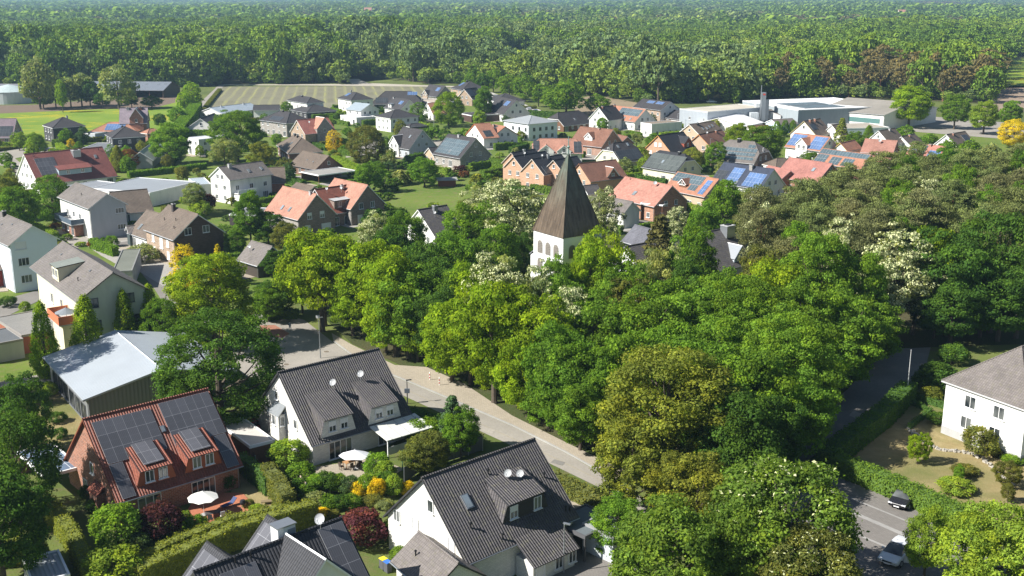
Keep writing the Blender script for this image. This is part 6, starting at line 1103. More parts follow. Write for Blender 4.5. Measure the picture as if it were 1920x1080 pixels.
# ------------------------------------------------------------ named trees: kind, px, py (crown top), height, radius, colour, label
NT = [
 ('big', 1258, 655, 16.5, 8.6, 'gold', 'huge golden green round tree standing at the corner of the two roads'),
 ('round', 1378, 735, 13, 5.2, 'dark', 'dark green tree on the shaded right flank of the golden green tree'),  # extra dark crown colours in the golden tree's own shaded side
 ('broad', 1190, 790, 10.5, 4.6, 'gold', 'lower golden green limb tree overhanging the pavement end'),
 ('broad', 1252, 938, 11.5, 5.6, 'hedge', 'bright green tree at the lower edge below the golden green tree'),
 ('chestnut', 1478, 862, 13.5, 6.6, 'hedge', 'flowering chestnut tree at the lower edge left of the parking lot'),
 ('chestnut', 1525, 990, 9.5, 4.6, 'olive', 'lower chestnut crown dotted with cream blossom candles'),
 ('broad', 1405, 940, 10.5, 4.2, 'hedge', 'narrow green tree left of the flowering chestnut'),
 ('broad', 1746, 952, 7.6, 2.1, 'lime', 'small bright green tree in front of the black car'),
 ('round', 1872, 948, 9.8, 4.3, 'lime', 'wide bright green tree in the lower right corner'), ('round', 1930, 985, 9.5, 4.5, 'lime', 'bright green tree cut by the right edge below the dry lawn'),
 ('bigdark', 402, 587, 15.5, 8.4, 'dark', 'massive dark green tree right of the ribbed metal roofed hall'),
 ('broad', 345, 700, 9, 3.2, 'dark', 'dark lower crown between the metal hall and the massive dark tree'),
 ('big', 392, 478, 15, 7.8, 'bright', 'bright yellow green maple behind the massive dark tree'),
 ('round', 300, 560, 9, 3.0, 'green', 'green tree at the right end of the hornbeam row'),
 ('cone', 74, 572, 11, 2.0, 'bright', 'hornbeam in front of the garages, leftmost of the four'), ('cone', 156, 561, 11.5, 2.6, 'bright', 'broad hornbeam against the balcony of the cream apartment house'), ('cone', 229, 549, 10, 1.8, 'bright', 'slim hornbeam before the shaded cream gable'), ('cone', 277, 538, 10, 2.1, 'bright', 'hornbeam right of the shaded cream gable'),
 ('shrub', 262, 610, 4.5, 2.8, 'purple', 'dark purple bush below the hornbeams at the metal hall'),
 ('column', 344, 463, 9.5, 2.3, 'yellow', 'golden yellow conifer beside the brown gabled brick house'), ('spruce', 407, 460, 8.0, 1.6, 'yellow', 'small golden conifer tip above the bright maple'),
 ('broad', 14, 715, 10, 4.0, 'dark', 'dark green tree at the left edge above the narrow hedge'), ('round', 14, 770, 12.5, 4.6, 'dark', 'large dark tree on the left edge beside the solar carport'), ('broad', -20, 880, 12, 5, 'dark', 'dark tree cut by the left edge at the lower left'), ('bigdark', -136, 450, 22.5, 7.2, 'dark', 'very tall dark tree cut by the left edge at the red wing'),
 ('broad', 25, 352, 11, 5.0, 'green', 'green tree left of the grey plastered house'), ('round', 92, 326, 12, 4.6, 'green', 'full green tree between the red building and the plastered house'), ('broad', -5, 330, 11, 5.2, 'gold', 'yellowish tree cut by the left edge above the white house'),
 ('loose', 600, 425, 17, 7.6, 'bright', 'tall bright maple at the left of the church wood above the junction'), ('broad', 560, 500, 13, 5.2, 'bright', 'bright maple overhanging the junction by the pedestrian'), ('broad', 700, 447, 16.5, 6.6, 'bright', 'tall bright maple in the middle of the front row'), ('broad', 655, 500, 14.5, 5.8, 'bright', 'bright maple low in the front row above the dark roofed white house'),
 ('broad', 762, 500, 15.5, 6.0, 'green', 'green maple standing deeper behind the front row'), ('loose', 895, 500, 15, 4.6, 'bright', 'yellow green pointed maple left of the white blossoming crown'), ('broad', 880, 575, 15, 6.2, 'bright', 'bright maple over the pavement in the centre of the picture'), ('broad', 835, 610, 11, 4.5, 'bright', 'small bright maple with exposed trunk at the pavement'),
 ('robinia', 925, 492, 16, 4.8, 'grey', 'white blossoming robinia in front of the church tower'), ('robinia', 1000, 505, 15, 3.4, 'grey', 'smaller blossoming robinia right below the church tower'), ('robinia', 1075, 545, 15, 4.2, 'grey', 'half blossoming robinia among the central green trees'),
 ('broad', 1046, 483, 15.8, 3.4, 'green', 'green tree right against the lower corner of the church tower'), ('broad', 1108, 452, 17.6, 3.8, 'bright', 'bright tree covering the lower right face of the church tower'), ('loose', 1003, 502, 15.5, 3.0, 'grey', 'thin pale tree in front of the stair annex'),
 ('broad', 1010, 560, 15.5, 5.0, 'bright', 'bright maple with thin crown in the centre row'), ('broad', 990, 645, 13, 4.0, 'bright', 'slim bright maple hanging over the pavement in the centre'), ('broad', 1075, 640, 13, 5.0, 'green', 'green tree over the pavement bend'), ('broad', 1120, 560, 14.5, 5.4, 'green', 'green tree behind the golden green giant'),
 ('loose', 1135, 443, 17.5, 5.6, 'bright', 'tall bright maple covering the right face of the church tower'), ('broad', 1070, 475, 13, 4.2, 'dark', 'dark green tree at the foot of the church tower'), ('loose', 1240, 470, 16, 4.2, 'pale', 'pale grey green birch in front of the church nave'), ('spruce', 1238, 408, 16, 4.4, 'cedar', 'brown green conifer against the slate roof of the church nave'),
 ('broad', 1302, 430, 16, 4.4, 'green', 'tall green tree covering the middle of the church nave'), ('broad', 1210, 555, 15, 5.8, 'green', 'green tree in the centre right of the church wood'), ('broad', 1300, 545, 15, 6.0, 'green', 'leafy green tree behind the golden giant on the right'), ('broad', 1180, 620, 13.5, 4.8, 'green', 'green tree touching the left flank of the golden giant'),
 ('big', 1390, 520, 17, 7.0, 'green', 'broad sunlit tree at the centre of the right hand wood'), ('loose', 1445, 495, 16.5, 6.4, 'bright', 'yellow green tree top right of the church nave end'), ('big', 1545, 440, 19.5, 7.2, 'green', 'tall domed green tree dominating the right hand wood'), ('big', 1480, 590, 16, 7.2, 'green', 'wide green tree above the shaded lane'), ('broad', 1585, 560, 16, 6.2, 'green', 'green tree at the right end of the lane row'), ('broad', 1400, 650, 14, 6.2, 'green', 'green tree right of the golden giant above the lane'), ('broad', 1490, 700, 11.5, 5.0, 'green', 'low green tree leaning over the shaded lane'),
 ('robinia', 1690, 442, 18, 7.0, 'grey', 'large white blossoming robinia above the shaded lane'), ('robinia', 1655, 500, 14, 5.0, 'grey', 'lower blossoming robinia left of the dark woodland tree'), ('broad', 1800, 440, 19, 7.2, 'dark', 'dark green tree behind the hipped white house'), ('round', 1880, 400, 20, 7.0, 'dark', 'tall dark green tree at the right edge'), ('broad', 1770, 540, 15, 6.0, 'dark', 'shaded dark tree at the far end of the lane'), ('broad', 1860, 520, 16, 6.4, 'dark', 'dark tree directly above the hipped brown roof'), ('broad', 1930, 560, 14, 6, 'dark', 'dark tree at the right edge above the red chimney'), ('broad', 1700, 600, 12.5, 4.6, 'dark', 'shaded tree over the bend of the lane'),
 ('robinia', 955, 340, 17, 7.4, 'grey', 'great cream blossoming robinia left of the spire'), ('robinia', 905, 352, 13.5, 5.2, 'grey', 'blossoming robinia at the left of the great robinia group'), ('robinia', 1010, 375, 14, 4.5, 'grey', 'blossoming robinia touching the left side of the spire'), ('loose', 880, 385, 15, 5.6, 'green', 'green tree between the slate roof and the robinia group'), ('broad', 930, 425, 14, 5.6, 'green', 'green tree below the great robinia'), ('broad', 850, 440, 14, 5.4, 'green', 'dark centred green tree behind the front maples'), ('broad', 975, 440, 11, 3.0, 'dark', 'dark tree left of the white stair annex'),
 ('robinia', 1132, 360, 13.5, 3.8, 'grey', 'thin blossoming robinia right of the spire'), ('broad', 1095, 400, 9, 2.6, 'green', 'small green tree right below the spire'), ('broad', 1360, 335, 15, 5.4, 'green', 'bright green tree in front of the dark blue solar roof'), ('broad', 1318, 385, 12, 3.6, 'green', 'green tree behind the metal clad nave chimney'), ('robinia', 1272, 390, 10.5, 3.2, 'grey', 'small blossoming robinia below the open veranda'), ('loose', 1425, 345, 16, 4.6, 'pine', 'brownish pine right of the bright green tree by the solar roof'), ('robinia', 1440, 395, 15, 4.0, 'grey', 'loose blossoming robinia at the left side of the pine wood'),
 ('big', 440, 207, 17, 9.6, 'green', 'dark spreading tree in front of the grey pyramid roof'), ('loose', 418, 262, 10.5, 5.4, 'pale', 'pale yellowish tree below the dark spreading tree'), ('broad', 315, 228, 14, 7.6, 'green', 'wide green tree right of the red tiled building'), ('loose', 490, 265, 10, 4.4, 'gold', 'light green tree left of the brown bungalow'), ('round', 685, 235, 13.5, 5.8, 'olive', 'large chestnut right of the bright clipped hedge'), ('column', 625, 246, 7.5, 2.6, 'yellow', 'golden yellow tree beside the bright clipped hedge'), ('round', 840, 172, 14.5, 6.6, 'bright', 'round bright green tree among the white houses'), ('broad', 907, 160, 15, 4.4, 'green', 'tall green tree right of the round bright green tree'), ('broad', 899, 208, 7, 3.0, 'lime', 'yellow green bush tree below the tall green tree'), ('column', 784, 193, 8.5, 3.6, 'green', 'dense dark green egg shaped tree by the white pyramid roofed house'),
 ('broad', 690, 305, 8.5, 4.2, 'green', 'green garden tree below the large chestnut'), ('broad', 795, 296, 8.5, 4.4, 'green', 'solitary green tree on the village green with visible trunk'), ('broad', 465, 360, 12, 3.8, 'green', 'tall green tree between the brick houses'), ('broad', 500, 395, 8, 4.0, 'dark', 'dark green tree below the flat weathered garage'), ('shrub', 262, 455, 4, 3.6, 'pale', 'pale round bush in front of the two tone brick house'), ('loose', 362, 345, 8, 3.2, 'pale', 'pale feathery tree behind the brick house'), ('shrub', 380, 358, 5.5, 3.2, 'purple', 'purple leaved bush next to the pale feathery tree'), ('shrub', 373, 372, 4.6, 3.0, 'lime', 'bright green bush below the purple leaved bush'),
 ('cone', 218, 275, 8, 2.7, 'gold', 'yellow green pointed tree right of the red tiled building'), ('round', 240, 278, 6.5, 3.0, 'rust', 'rust brown tree in front of the white double door'), ('column', 205, 272, 6.8, 1.6, 'green', 'small green conifer at the red roof gable'), ('broad', 33, 248, 6.5, 2.8, 'lime', 'lime green round tree by the lane, left of the two'), ('broad', 65, 249, 8, 3.4, 'lime', 'lime green round tree by the lane, right of the two'), ('column', 132, 261, 4.4, 1.3, 'yellow', 'small yellow conifer in front of the flat grey garage'), ('cone', 147, 266, 3.8, 2.2, 'green', 'small dark conifer in front of the flat grey garage'),
 ('broad', 1710, 162, 17, 8.8, 'bright', 'big bright green tree in front of the wide grey factory hall'), ('broad', 1795, 178, 14, 6.0, 'green', 'green tree right of the big bright tree at the factory'), ('broad', 1850, 190, 13, 6.0, 'lime', 'light green tree at the end of the factory hall'), ('broad', 1900, 187, 12, 4.6, 'green', 'dark green tree above the yellow tree'), ('round', 1905, 222, 10.5, 5.0, 'yellow', 'bright golden yellow tree at the right edge'), ('spruce', 1580, 223, 11.5, 3.2, 'gold', 'golden conifer between the brown roofs'), ('cone', 1630, 237, 9, 2.8, 'green', 'pointed green conifer left of the dark brown roof'), ('broad', 1603, 247, 7.5, 3.0, 'green', 'small green tree in front of the golden conifer'), ('cone', 1733, 254, 5, .9, 'dark', 'slim cypress, left of the two'), ('cone', 1738, 253, 5.4, .9, 'dark', 'slim cypress, right of the two'),
 ('broad', 1430, 236, 13, 6.8, 'green', 'wide green tree behind the tan solar house'), ('broad', 1385, 232, 12, 4.6, 'bright', 'light green tree right of the russet beige house'), ('round', 1300, 275, 8.5, 3.4, 'gold', 'olive round tree between peach house and tan solar house'), ('broad', 1340, 268, 9, 3.2, 'green', 'green tree left of the tan solar house'), ('round', 1458, 226, 6.5, 1.5, 'green', 'clipped ball tree at the workshop, left of the three'), ('round', 1473, 225, 6.5, 1.4, 'green', 'clipped ball tree at the workshop, middle of the three'), ('round', 1487, 225, 6.5, 1.4, 'green', 'clipped ball tree at the workshop, right of the three'), ('broad', 1520, 285, 6, 3.2, 'green', 'small tree before the balcony gable with blue solar fields'),
 ('broad', 1225, 250, 6, 3.0, 'green', 'garden tree by the peach gable house'), ('loose', 1194, 249, 5.5, 2.4, 'pale', 'pale young tree beside the russet roofed garage'),
 ('shrub', 212, 935, 5.2, 2.6, 'green', 'rounded green conifer bush in the garden before the red solar roofed house'), ('shrub', 296, 932, 4.6, 2.3, 'purple', 'dark purple bush before the terrace door'), ('shrub', 208, 1015, 4.6, 2.9, 'lime', 'lime green round bush at the corner of the clipped hedges'), ('shrub', 676, 946, 4.5, 2.6, 'red', 'crimson japanese maple between the dark tiled roof and the white house'),
 ('shrub', 258, 995, 2.2, 1.3, 'blue', 'small blue green bush by the terracotta bowl'), ('shrub', 365, 962, 2.4, 1.3, 'green', 'soft green bush left of the terrace table'), ('broad', 800, 808, 5.5, 2.9, 'olive', 'airy olive green tree in front of the veranda roof'), ('spruce', 848, 745, 7, 2.2, 'blue', 'dark green fir beside the road behind the airy olive tree'), ('broad', 862, 770, 6, 2.4, 'green', 'green bush tree right of the fir by the road'), ('shrub', 790, 778, 3.4, 2.6, 'green', 'green shrub left of the fir by the road'), ('shrub', 540, 818, 3.8, 2.4, 'lime', 'bright bush against the white gable of the dish house'), ('shrub', 562, 862, 3.2, 1.7, 'green', 'glossy green bush at the corner of the stone terrace'), ('shrub', 748, 1020, 2.2, 1.1, 'hedge', 'small clipped ball bush beside the small garage'),
 ('shrub', 735, 965, 3.0, 1.2, 'green', 'green climber bush at the white gable corner'), ('broad', 1725, 815, 3.8, 1.4, 'bright', 'young tree in the shaded part of the dry lawn'), ('shrub', 1843, 792, 4.4, 2.0, 'olive', 'olive bush before the hipped white house'), ('shrub', 1795, 895, 1.8, 2.0, 'lime', 'low green bush behind the sunny hedge on the dry lawn'), ('broad', 1895, 868, 3.0, 1.6, 'olive', 'thin sapling on the dry lawn at the right edge'), ('broad', 1893, 905, 2.4, .8, 'olive', 'tiny sapling at the right of the dry lawn'), ('broad', 1800, 870, 2.2, .7, 'green', 'tiny sapling in the middle of the dry lawn'), ('shrub', 1748, 722, 2.2, 1.5, 'gold', 'yellowish shrub in the shade left of the hipped white house'), ('shrub', 1760, 672, 4.5, 3, 'dark', 'dark shrub behind the flag pole'),
 ('broad', 1160, 935, 6, 2.8, 'green', 'green bush tree at the end of the low bush bed'),
]
for a in NT:
    plant(*a)
for a in [('loose', 605, 622, 428, 6.6, 'bright', 'yellow green maple leaning over the junction nearest the pedestrian'), ('broad', 742, 668, 470, 6.0, 'bright', 'maple with a bare trunk behind the ridge of the satellite dish house'), ('broad', 848, 716, 560, 5.0, 'bright', 'maple behind the two striped bollards'), ('loose', 927, 756, 505, 6.4, 'bright', 'tall yellow green maple with its trunk at the kerb in the centre'),
          ('broad', 1049, 802, 610, 4.6, 'green', 'green roadside tree with a short trunk on the dry verge'), ('broad', 985, 768, 620, 4.2, 'bright', 'slender bright maple next to the roadside verge'), ('broad', 1112, 838, 690, 4.0, 'green', 'low green roadside tree left of the golden green giant'), ('broad', 1460, 815, 640, 5.6, 'green', 'green tree with its foot at the shaded lane'), ('broad', 1555, 740, 590, 5.6, 'green', 'green tree arching over the upper part of the shaded lane'), ('round', 1400, 868, 745, 4.6, 'green', 'round green tree at the lower end of the shaded lane'), ('broad', 1625, 690, 560, 5.0, 'green', 'green tree at the bend of the shaded lane'),
          ('broad', 1780, 648, 520, 5.4, 'dark', 'dark tree behind the shrubs at the end of the shaded lane'), ('broad', 1870, 640, 500, 6.2, 'dark', 'dark tree just behind the hipped brown roof')]: plant(*a, top=False)
print('named trees', len(NT))
# shrub border between the two near white houses and other small plants, labelled by what stands beside them
def near_lm(px, py, own=None):
    b = sorted(LMARK, key=lambda l: (l[1]-px)**2+((l[2]-py)*1.8)**2)[0]; dx, dy = px-b[1], py-b[2]
    rel = ('left of' if dx < 0 else 'right of') if abs(dx) > abs(dy)*1.2 else ('behind' if dy < 0 else 'in front of')
    return rel, b[0], hypot(dx, dy)
USED = {}
CW = {'bright': 'bright green', 'green': 'green', 'dark': 'dark green', 'olive': 'olive green', 'yellow': 'golden yellow', 'gold': 'yellow green', 'pine': 'olive brown', 'bpine': 'brownish', 'lime': 'lime green', 'pale': 'pale green', 'red': 'crimson', 'purple': 'dark purple', 'grey': 'cream blossoming', 'blue': 'blue green', 'hedge': 'fresh green', 'cedar': 'brown green', 'rust': 'rust brown'}
def auto(kind, px, py, h, r, c, word=None):
    w = word or {'shrub': 'shrub', 'mshrub': 'shrub', 'mpine': 'pine', 'pine': 'pine', 'mbroad': 'tree', 'broad': 'tree', 'loose': 'loose crowned tree', 'robinia': 'robinia', 'cone': 'pointed tree', 'spruce': 'conifer', 'column': 'slender tree', 'round': 'round tree', 'chestnut': 'chestnut'}[kind]
    rel, lm, d = near_lm(px, py); lm = lm.split()[:6]
    while lm[-1] in ('with', 'and', 'of', 'the', 'a', 'in', 'by', 'beside', 'behind', 'at', 'its', 'left', 'right', 'to', 'next', 'two', 'four', 'large', 'small', 'beyond', 'between', 'bright', 'dark', 'half', 'from', 'grey', 'white', 'round', 'under', 'above', 'just', 'over'): lm = lm[:-1]
    base = f'{CW[c]} {w} {rel} the {" ".join(lm)}'
    if 'pine wood' in w: base = f'{CW[c]} {w}'
    t = plant(kind, px, py, h, r, c, base)
    if t is None: return None
    USED.setdefault(base, []).append((t, px, py, h)); return t
for x, y, h, r, c in [(590, 885, 2.4, 1.4, 'green'), (612, 880, 2.6, 1.5, 'dark'), (632, 886, 2.2, 1.2, 'green'), (655, 890, 2.3, 1.3, 'blue'), (672, 900, 2.0, 1.0, 'yellow'), (690, 882, 2.8, 1.4, 'green'), (705, 892, 2.8, 1.0, 'yellow'), (722, 880, 2.6, 1.1, 'dark'), (738, 886, 2.8, 1.1, 'lime'), (763, 900, 1.8, .9, 'yellow'), (590, 920, 2.0, 1.4, 'pale'), (615, 925, 1.8, 1.3, 'green'), (640, 925, 1.8, 1.2, 'dark'), (660, 925, 1.6, 1.1, 'green'), (605, 950, 1.4, .9, 'yellow'), (622, 955, 1.2, .9, 'olive'), (700, 925, 1.4, 1.2, 'olive'), (720, 935, 1.2, 1.1, 'pale'), (705, 845, 3.0, 1.6, 'green'), (720, 858, 2.8, 1.3, 'lime'), (780, 850, 2.0, 1.2, 'dark'), (575, 900, 2.2, 1.2, 'green'), (560, 890, 2.6, 1.0, 'dark'),
                      (330, 960, 1.6, .9, 'green'), (315, 985, 1.4, .9, 'pale'), (345, 955, 1.8, .8, 'lime'), (280, 985, 1.5, .9, 'olive'), (230, 985, 1.2, .9, 'green'), (245, 950, 1.6, .9, 'dark'), (180, 930, 1.8, 1.2, 'dark'), (165, 905, 2.0, 1.2, 'dark'), (195, 925, 1.6, .8, 'green'), (320, 1010, 1.1, .9, 'green'), (300, 1000, 1.2, .8, 'blue'), (480, 945, .9, .9, 'lime'), (465, 935, 1.0, .7, 'olive'), (425, 880, 2.4, 1.0, 'dark'), (60, 735, 1.8, 1.2, 'green'), (92, 712, 2.4, 1.1, 'lime'), (105, 770, 1.6, 1.3, 'dark'), (110, 800, 1.6, 1.0, 'dark'),
                      (100, 590, 1.2, 1.0, 'lime'), (45, 562, 2.0, 1.0, 'lime'), (12, 553, 2.2, 1.6, 'dark'), (175, 448, 2, 1.4, 'rust'), (192, 442, 2.4, .8, 'dark'), (208, 438, 3, 1.5, 'green'), (150, 452, 1.2, 1.2, 'lime'), (30, 505, 2, 1.4, 'dark'), (316, 515, 1.3, .9, 'dark'), (103, 416, 1.8, 1.2, 'rust'), (1790, 640, 3.5, 2.4, 'dark'), (1740, 690, 3, 2, 'dark'), (1905, 1000, 1, .9, 'olive'), (1810, 870, 1.2, 1.6, 'olive'), (1870, 835, 1.3, 1.2, 'olive'), (1900, 850, 1.2, 1.4, 'green'), (1760, 770, 1.8, 1.5, 'dark')]:
    auto('shrub', x, y, h, r, c)
# paving and hedges around each village house
HB = [(o_.location.x, o_.location.y) for o_ in bpy.data.objects if o_.parent is None and o_.type == 'EMPTY' and o_.get('category', '') in ('house', 'garage', 'factory', 'building', 'church', 'hall', 'carport', 'barn', 'shed', 'annex', 'apartment house')]
roofs = []
for o_ in list(bpy.data.objects):
    if o_.name.split('.')[0] in ('roof',) and o_.parent is not None and o_.parent.parent is None:
        M_ = (Matrix.Translation(o_.parent.location) @ Matrix.Rotation(o_.parent.rotation_euler.z, 4, 'Z') @ o_.matrix_basis).inverted(); b = [v.co for v in o_.data.vertices]
        roofs.append((M_, min(v.x for v in b), max(v.x for v in b), min(v.y for v in b), max(v.y for v in b)))
def on_roof(x, y, m=1.0):
    for M_, a, b, c, d in roofs:
        q = M_ @ Vector((x, y, 0))
        if a-m < q.x < b+m and c-m < q.y < d+m: return True
    return False
ROADP = [[Vector(P(a, b, 0)[:2]) for a, b in q] for q in ([(640, 280), (716, 256), (745, 268), (830, 262), (900, 272), (900, 280), (820, 275), (740, 282), (650, 296)], [(228, 468), (262, 470), (335, 520), (352, 572), (278, 520)], [(-80, 290), (60, 274), (118, 278), (60, 291), (28, 297), (62, 325), (60, 350), (18, 312), (-80, 304)], [(735, 362), (800, 345), (870, 330), (900, 345), (880, 372), (790, 392), (720, 395)], [(115, 441), (150, 446), (215, 426), (268, 445), (240, 470), (165, 456)], [(-60, 580), (70, 545), (78, 562), (-60, 625)])]
def inpoly(x, y, q):
    c = False; n = len(q)
    for i in range(n):
        a, b = q[i], q[(i+1) % n]
        if (a[1] > y) != (b[1] > y) and x < (b[0]-a[0])*(y-a[1])/(b[1]-a[1])+a[0]: c = not c
    return c
r_ = random.Random(4); nh = 0; HL = []
for o_ in list(bpy.data.objects):
    if o_.parent is not None or o_.type != 'EMPTY' or o_.get('category') not in ('house', 'garage'): continue
    x, y = o_.location.x, o_.location.y; px, py, _ = proj((x, y, 0))
    if not (190 < y < 560) or (px > 1300 and py > 420) or px < -60 or px > 1800: continue
    an = o_.rotation_euler.z; d = Vector((cos(an), sin(an))); n = Vector((sin(an), -cos(an))); rf = [c for c in o_.children if c.name.startswith('roof')][0].data.vertices; X = max(v.co.x for v in rf); Y = max(v.co.y for v in rf)
    s = r_.choice((-1, 1)); c = Vector((x, y))+n*(Y+1.4)+d*s*X*.35; w, h = r_.uniform(2.5, 4.5), r_.uniform(1.6, 2.4); q = [c+d*w+n*h, c-d*w+n*h, c-d*w-n*h*1.6, c+d*w-n*h*1.6]; sheet('garden_paving', q, .05+.0007*nh, PAV if r_.random() < .6 else LPAV, False)
    if r_.random() < .75: c = Vector((x, y))+d*s*(X+2.2); w, h = 1.6, r_.uniform(Y, Y*1.6); sheet('driveway', [c+d*w+n*h, c-d*w+n*h, c-d*w-n*Y, c+d*w-n*Y], .049+.0007*nh+.0003, PAV if r_.random() < .5 else DPAV, False)
    nh += 1
    for k in range(2):
        off = Y+r_.uniform(4, 7); a0 = Vector((x, y))+n*off+d*r_.uniform(-X-3, -2); a1 = Vector((x, y))+n*off+d*r_.uniform(2, X+4)
        if k: a0 = Vector((x, y))+d*s*(X+5)+n*Y; a1 = Vector((x, y))+d*s*(X+5)-n*Y
        if any(on_roof(*(a0.lerp(a1, f)), 1.2) or any(inpoly(*(a0.lerp(a1, f)), q_) for q_ in ROADP) for f in (0, .25, .5, .75, 1)): continue
        lb = o_['label'].split()[:7]; hh_, cl = r_.uniform(1.3, 2.6), r_.choice(['hedge', 'dark', 'green', 'olive', 'lime', 'hedge'])
        HL.append((f'{CW[cl]} clipped hedge {"in front of" if k == 0 else "beside"} the {" ".join(lb)}', a0, a1, hh_, cl, y))
for lb, a0, a1, z_, cl, y in HL: hedge(' '.join(lb.split()[:16]), [tuple(a0), tuple(a1)], z_, r_.uniform(.9, 1.6), cl, dens=16 if y > 300 else 28, size=.28 if y > 300 else .2, px=False)
print('auto hedges', len(HL))
for x, y, h, r, c in [(700, 322, 3, 2.4, 'dark'), (722, 318, 4.5, 3, 'green'), (738, 330, 3, 2.4, 'hedge'), (748, 315, 5, 2.6, 'pale'), (765, 322, 3.4, 2.6, 'olive'), (712, 340, 3, 2, 'green'), (735, 345, 2.4, 2, 'dark'), (705, 300, 4, 2.4, 'hedge'), (728, 300, 3.6, 2.2, 'blue'), (755, 300, 3, 2, 'dark'), (775, 308, 3.6, 2.2, 'hedge'), (800, 330, 2, 1.6, 'green'), (822, 322, 3.6, 2, 'pale'), (850, 320, 3, 2, 'dark'), (870, 318, 2.4, 1.8, 'rust'), (893, 322, 4.6, 2.2, 'gold'), (905, 335, 3, 2, 'dark'), (915, 322, 3.4, 2, 'green'), (932, 330, 2.6, 1.8, 'olive'), (880, 345, 2, 1.4, 'green'), (862, 306, 4, 2.2, 'purple'), (648, 268, 4, 2.4, 'green'), (660, 262, 3.6, 2, 'dark'), (700, 250, 3, 1.8, 'green'), (722, 252, 4.4, 1.8, 'blue'), (736, 250, 3.6, 1.8, 'green'), (800, 240, 5, 2.6, 'dark'), (815, 236, 4.6, 2.6, 'green'), (835, 240, 5, 3, 'dark'), (855, 244, 5, 3, 'dark'), (872, 238, 4.4, 2.4, 'green'), (700, 385, 5, 2.8, 'dark'), (725, 378, 4, 2.4, 'green'), (745, 385, 5, 3, 'dark'), (640, 258, 5, 2.6, 'green'), (590, 205, 3, 1.8, 'dark'), (625, 212, 3.4, 1.8, 'green'), (600, 240, 3, 1.8, 'gold'), (575, 262, 2.4, 1.6, 'yellow'), (535, 268, 3, 2, 'green')]: auto('mshrub', x, y, h, r, c)
r_ = random.Random(21); n_ = 0
for k in range(2600):
    px = r_.uniform(-20, 1480); lo = 215 if px > 330 else 262; py = lo+(470-lo)*r_.random()**1.35
    if px > 700 and py > 400: continue
    if px > 1180 and py > 345+(1480-px)*.15: continue
    p = P(px, py, 0)
    if on_roof(p.x, p.y, 1.2) or any(inpoly(p.x, p.y, q) for q in ROADP): continue
    if any((p.x-t[3].x)**2+(p.y-t[3].y)**2 < (t[5]*.8+1.5)**2 for t in TREES): continue
    big = r_.random() < .24 and py < 345; c = r_.choice(['green', 'green', 'dark', 'olive', 'hedge', 'lime', 'gold', 'blue', 'pale', 'green']); h = r_.uniform(3.8, 6.5) if big else r_.uniform(1.1, 2.8)
    q = proj((p.x, p.y, h)); auto('mbroad' if big else 'mshrub', q[0], q[1], h, h*.42 if big else h*r_.uniform(.55, .9), c); n_ += 1
    if n_ > 330: break
print('garden plants', n_)
# pine wood on the right
n_ = 0; r_ = random.Random(5)
for row in range(9):
    y = 268+row*23; step = 50+row*2.6; x0 = 1370+(row % 2)*24
    for i in range(14):
        x = x0+i*step+r_.uniform(-14, 14); yy = y+r_.uniform(-8, 8)
        edge = 372-(x-1360)*.30 if x < 1700 else 268
        if yy < edge or x > 1990 or (x < 1425 and yy > 372): continue
        if x > 1730 and yy > 395+r_.uniform(-10, 10): continue
        if yy > 425 and x < 1730 and not (x > 1600 and yy < 440): continue
        q = r_.random(); kd, c = ('pine', 'pine') if q < .56 else ('pine', 'bpine') if q < .70 else ('broad', 'green') if q < .92 else ('robinia', 'grey')
        h = r_.uniform(13.5, 17.5); auto(kd, x, yy, h, r_.uniform(4.4, 5.8) if kd == 'pine' else r_.uniform(3.6, 4.6), c, {'pine': 'pine in the dense pine wood'}.get(kd)); n_ += 1
print('pines', n_)
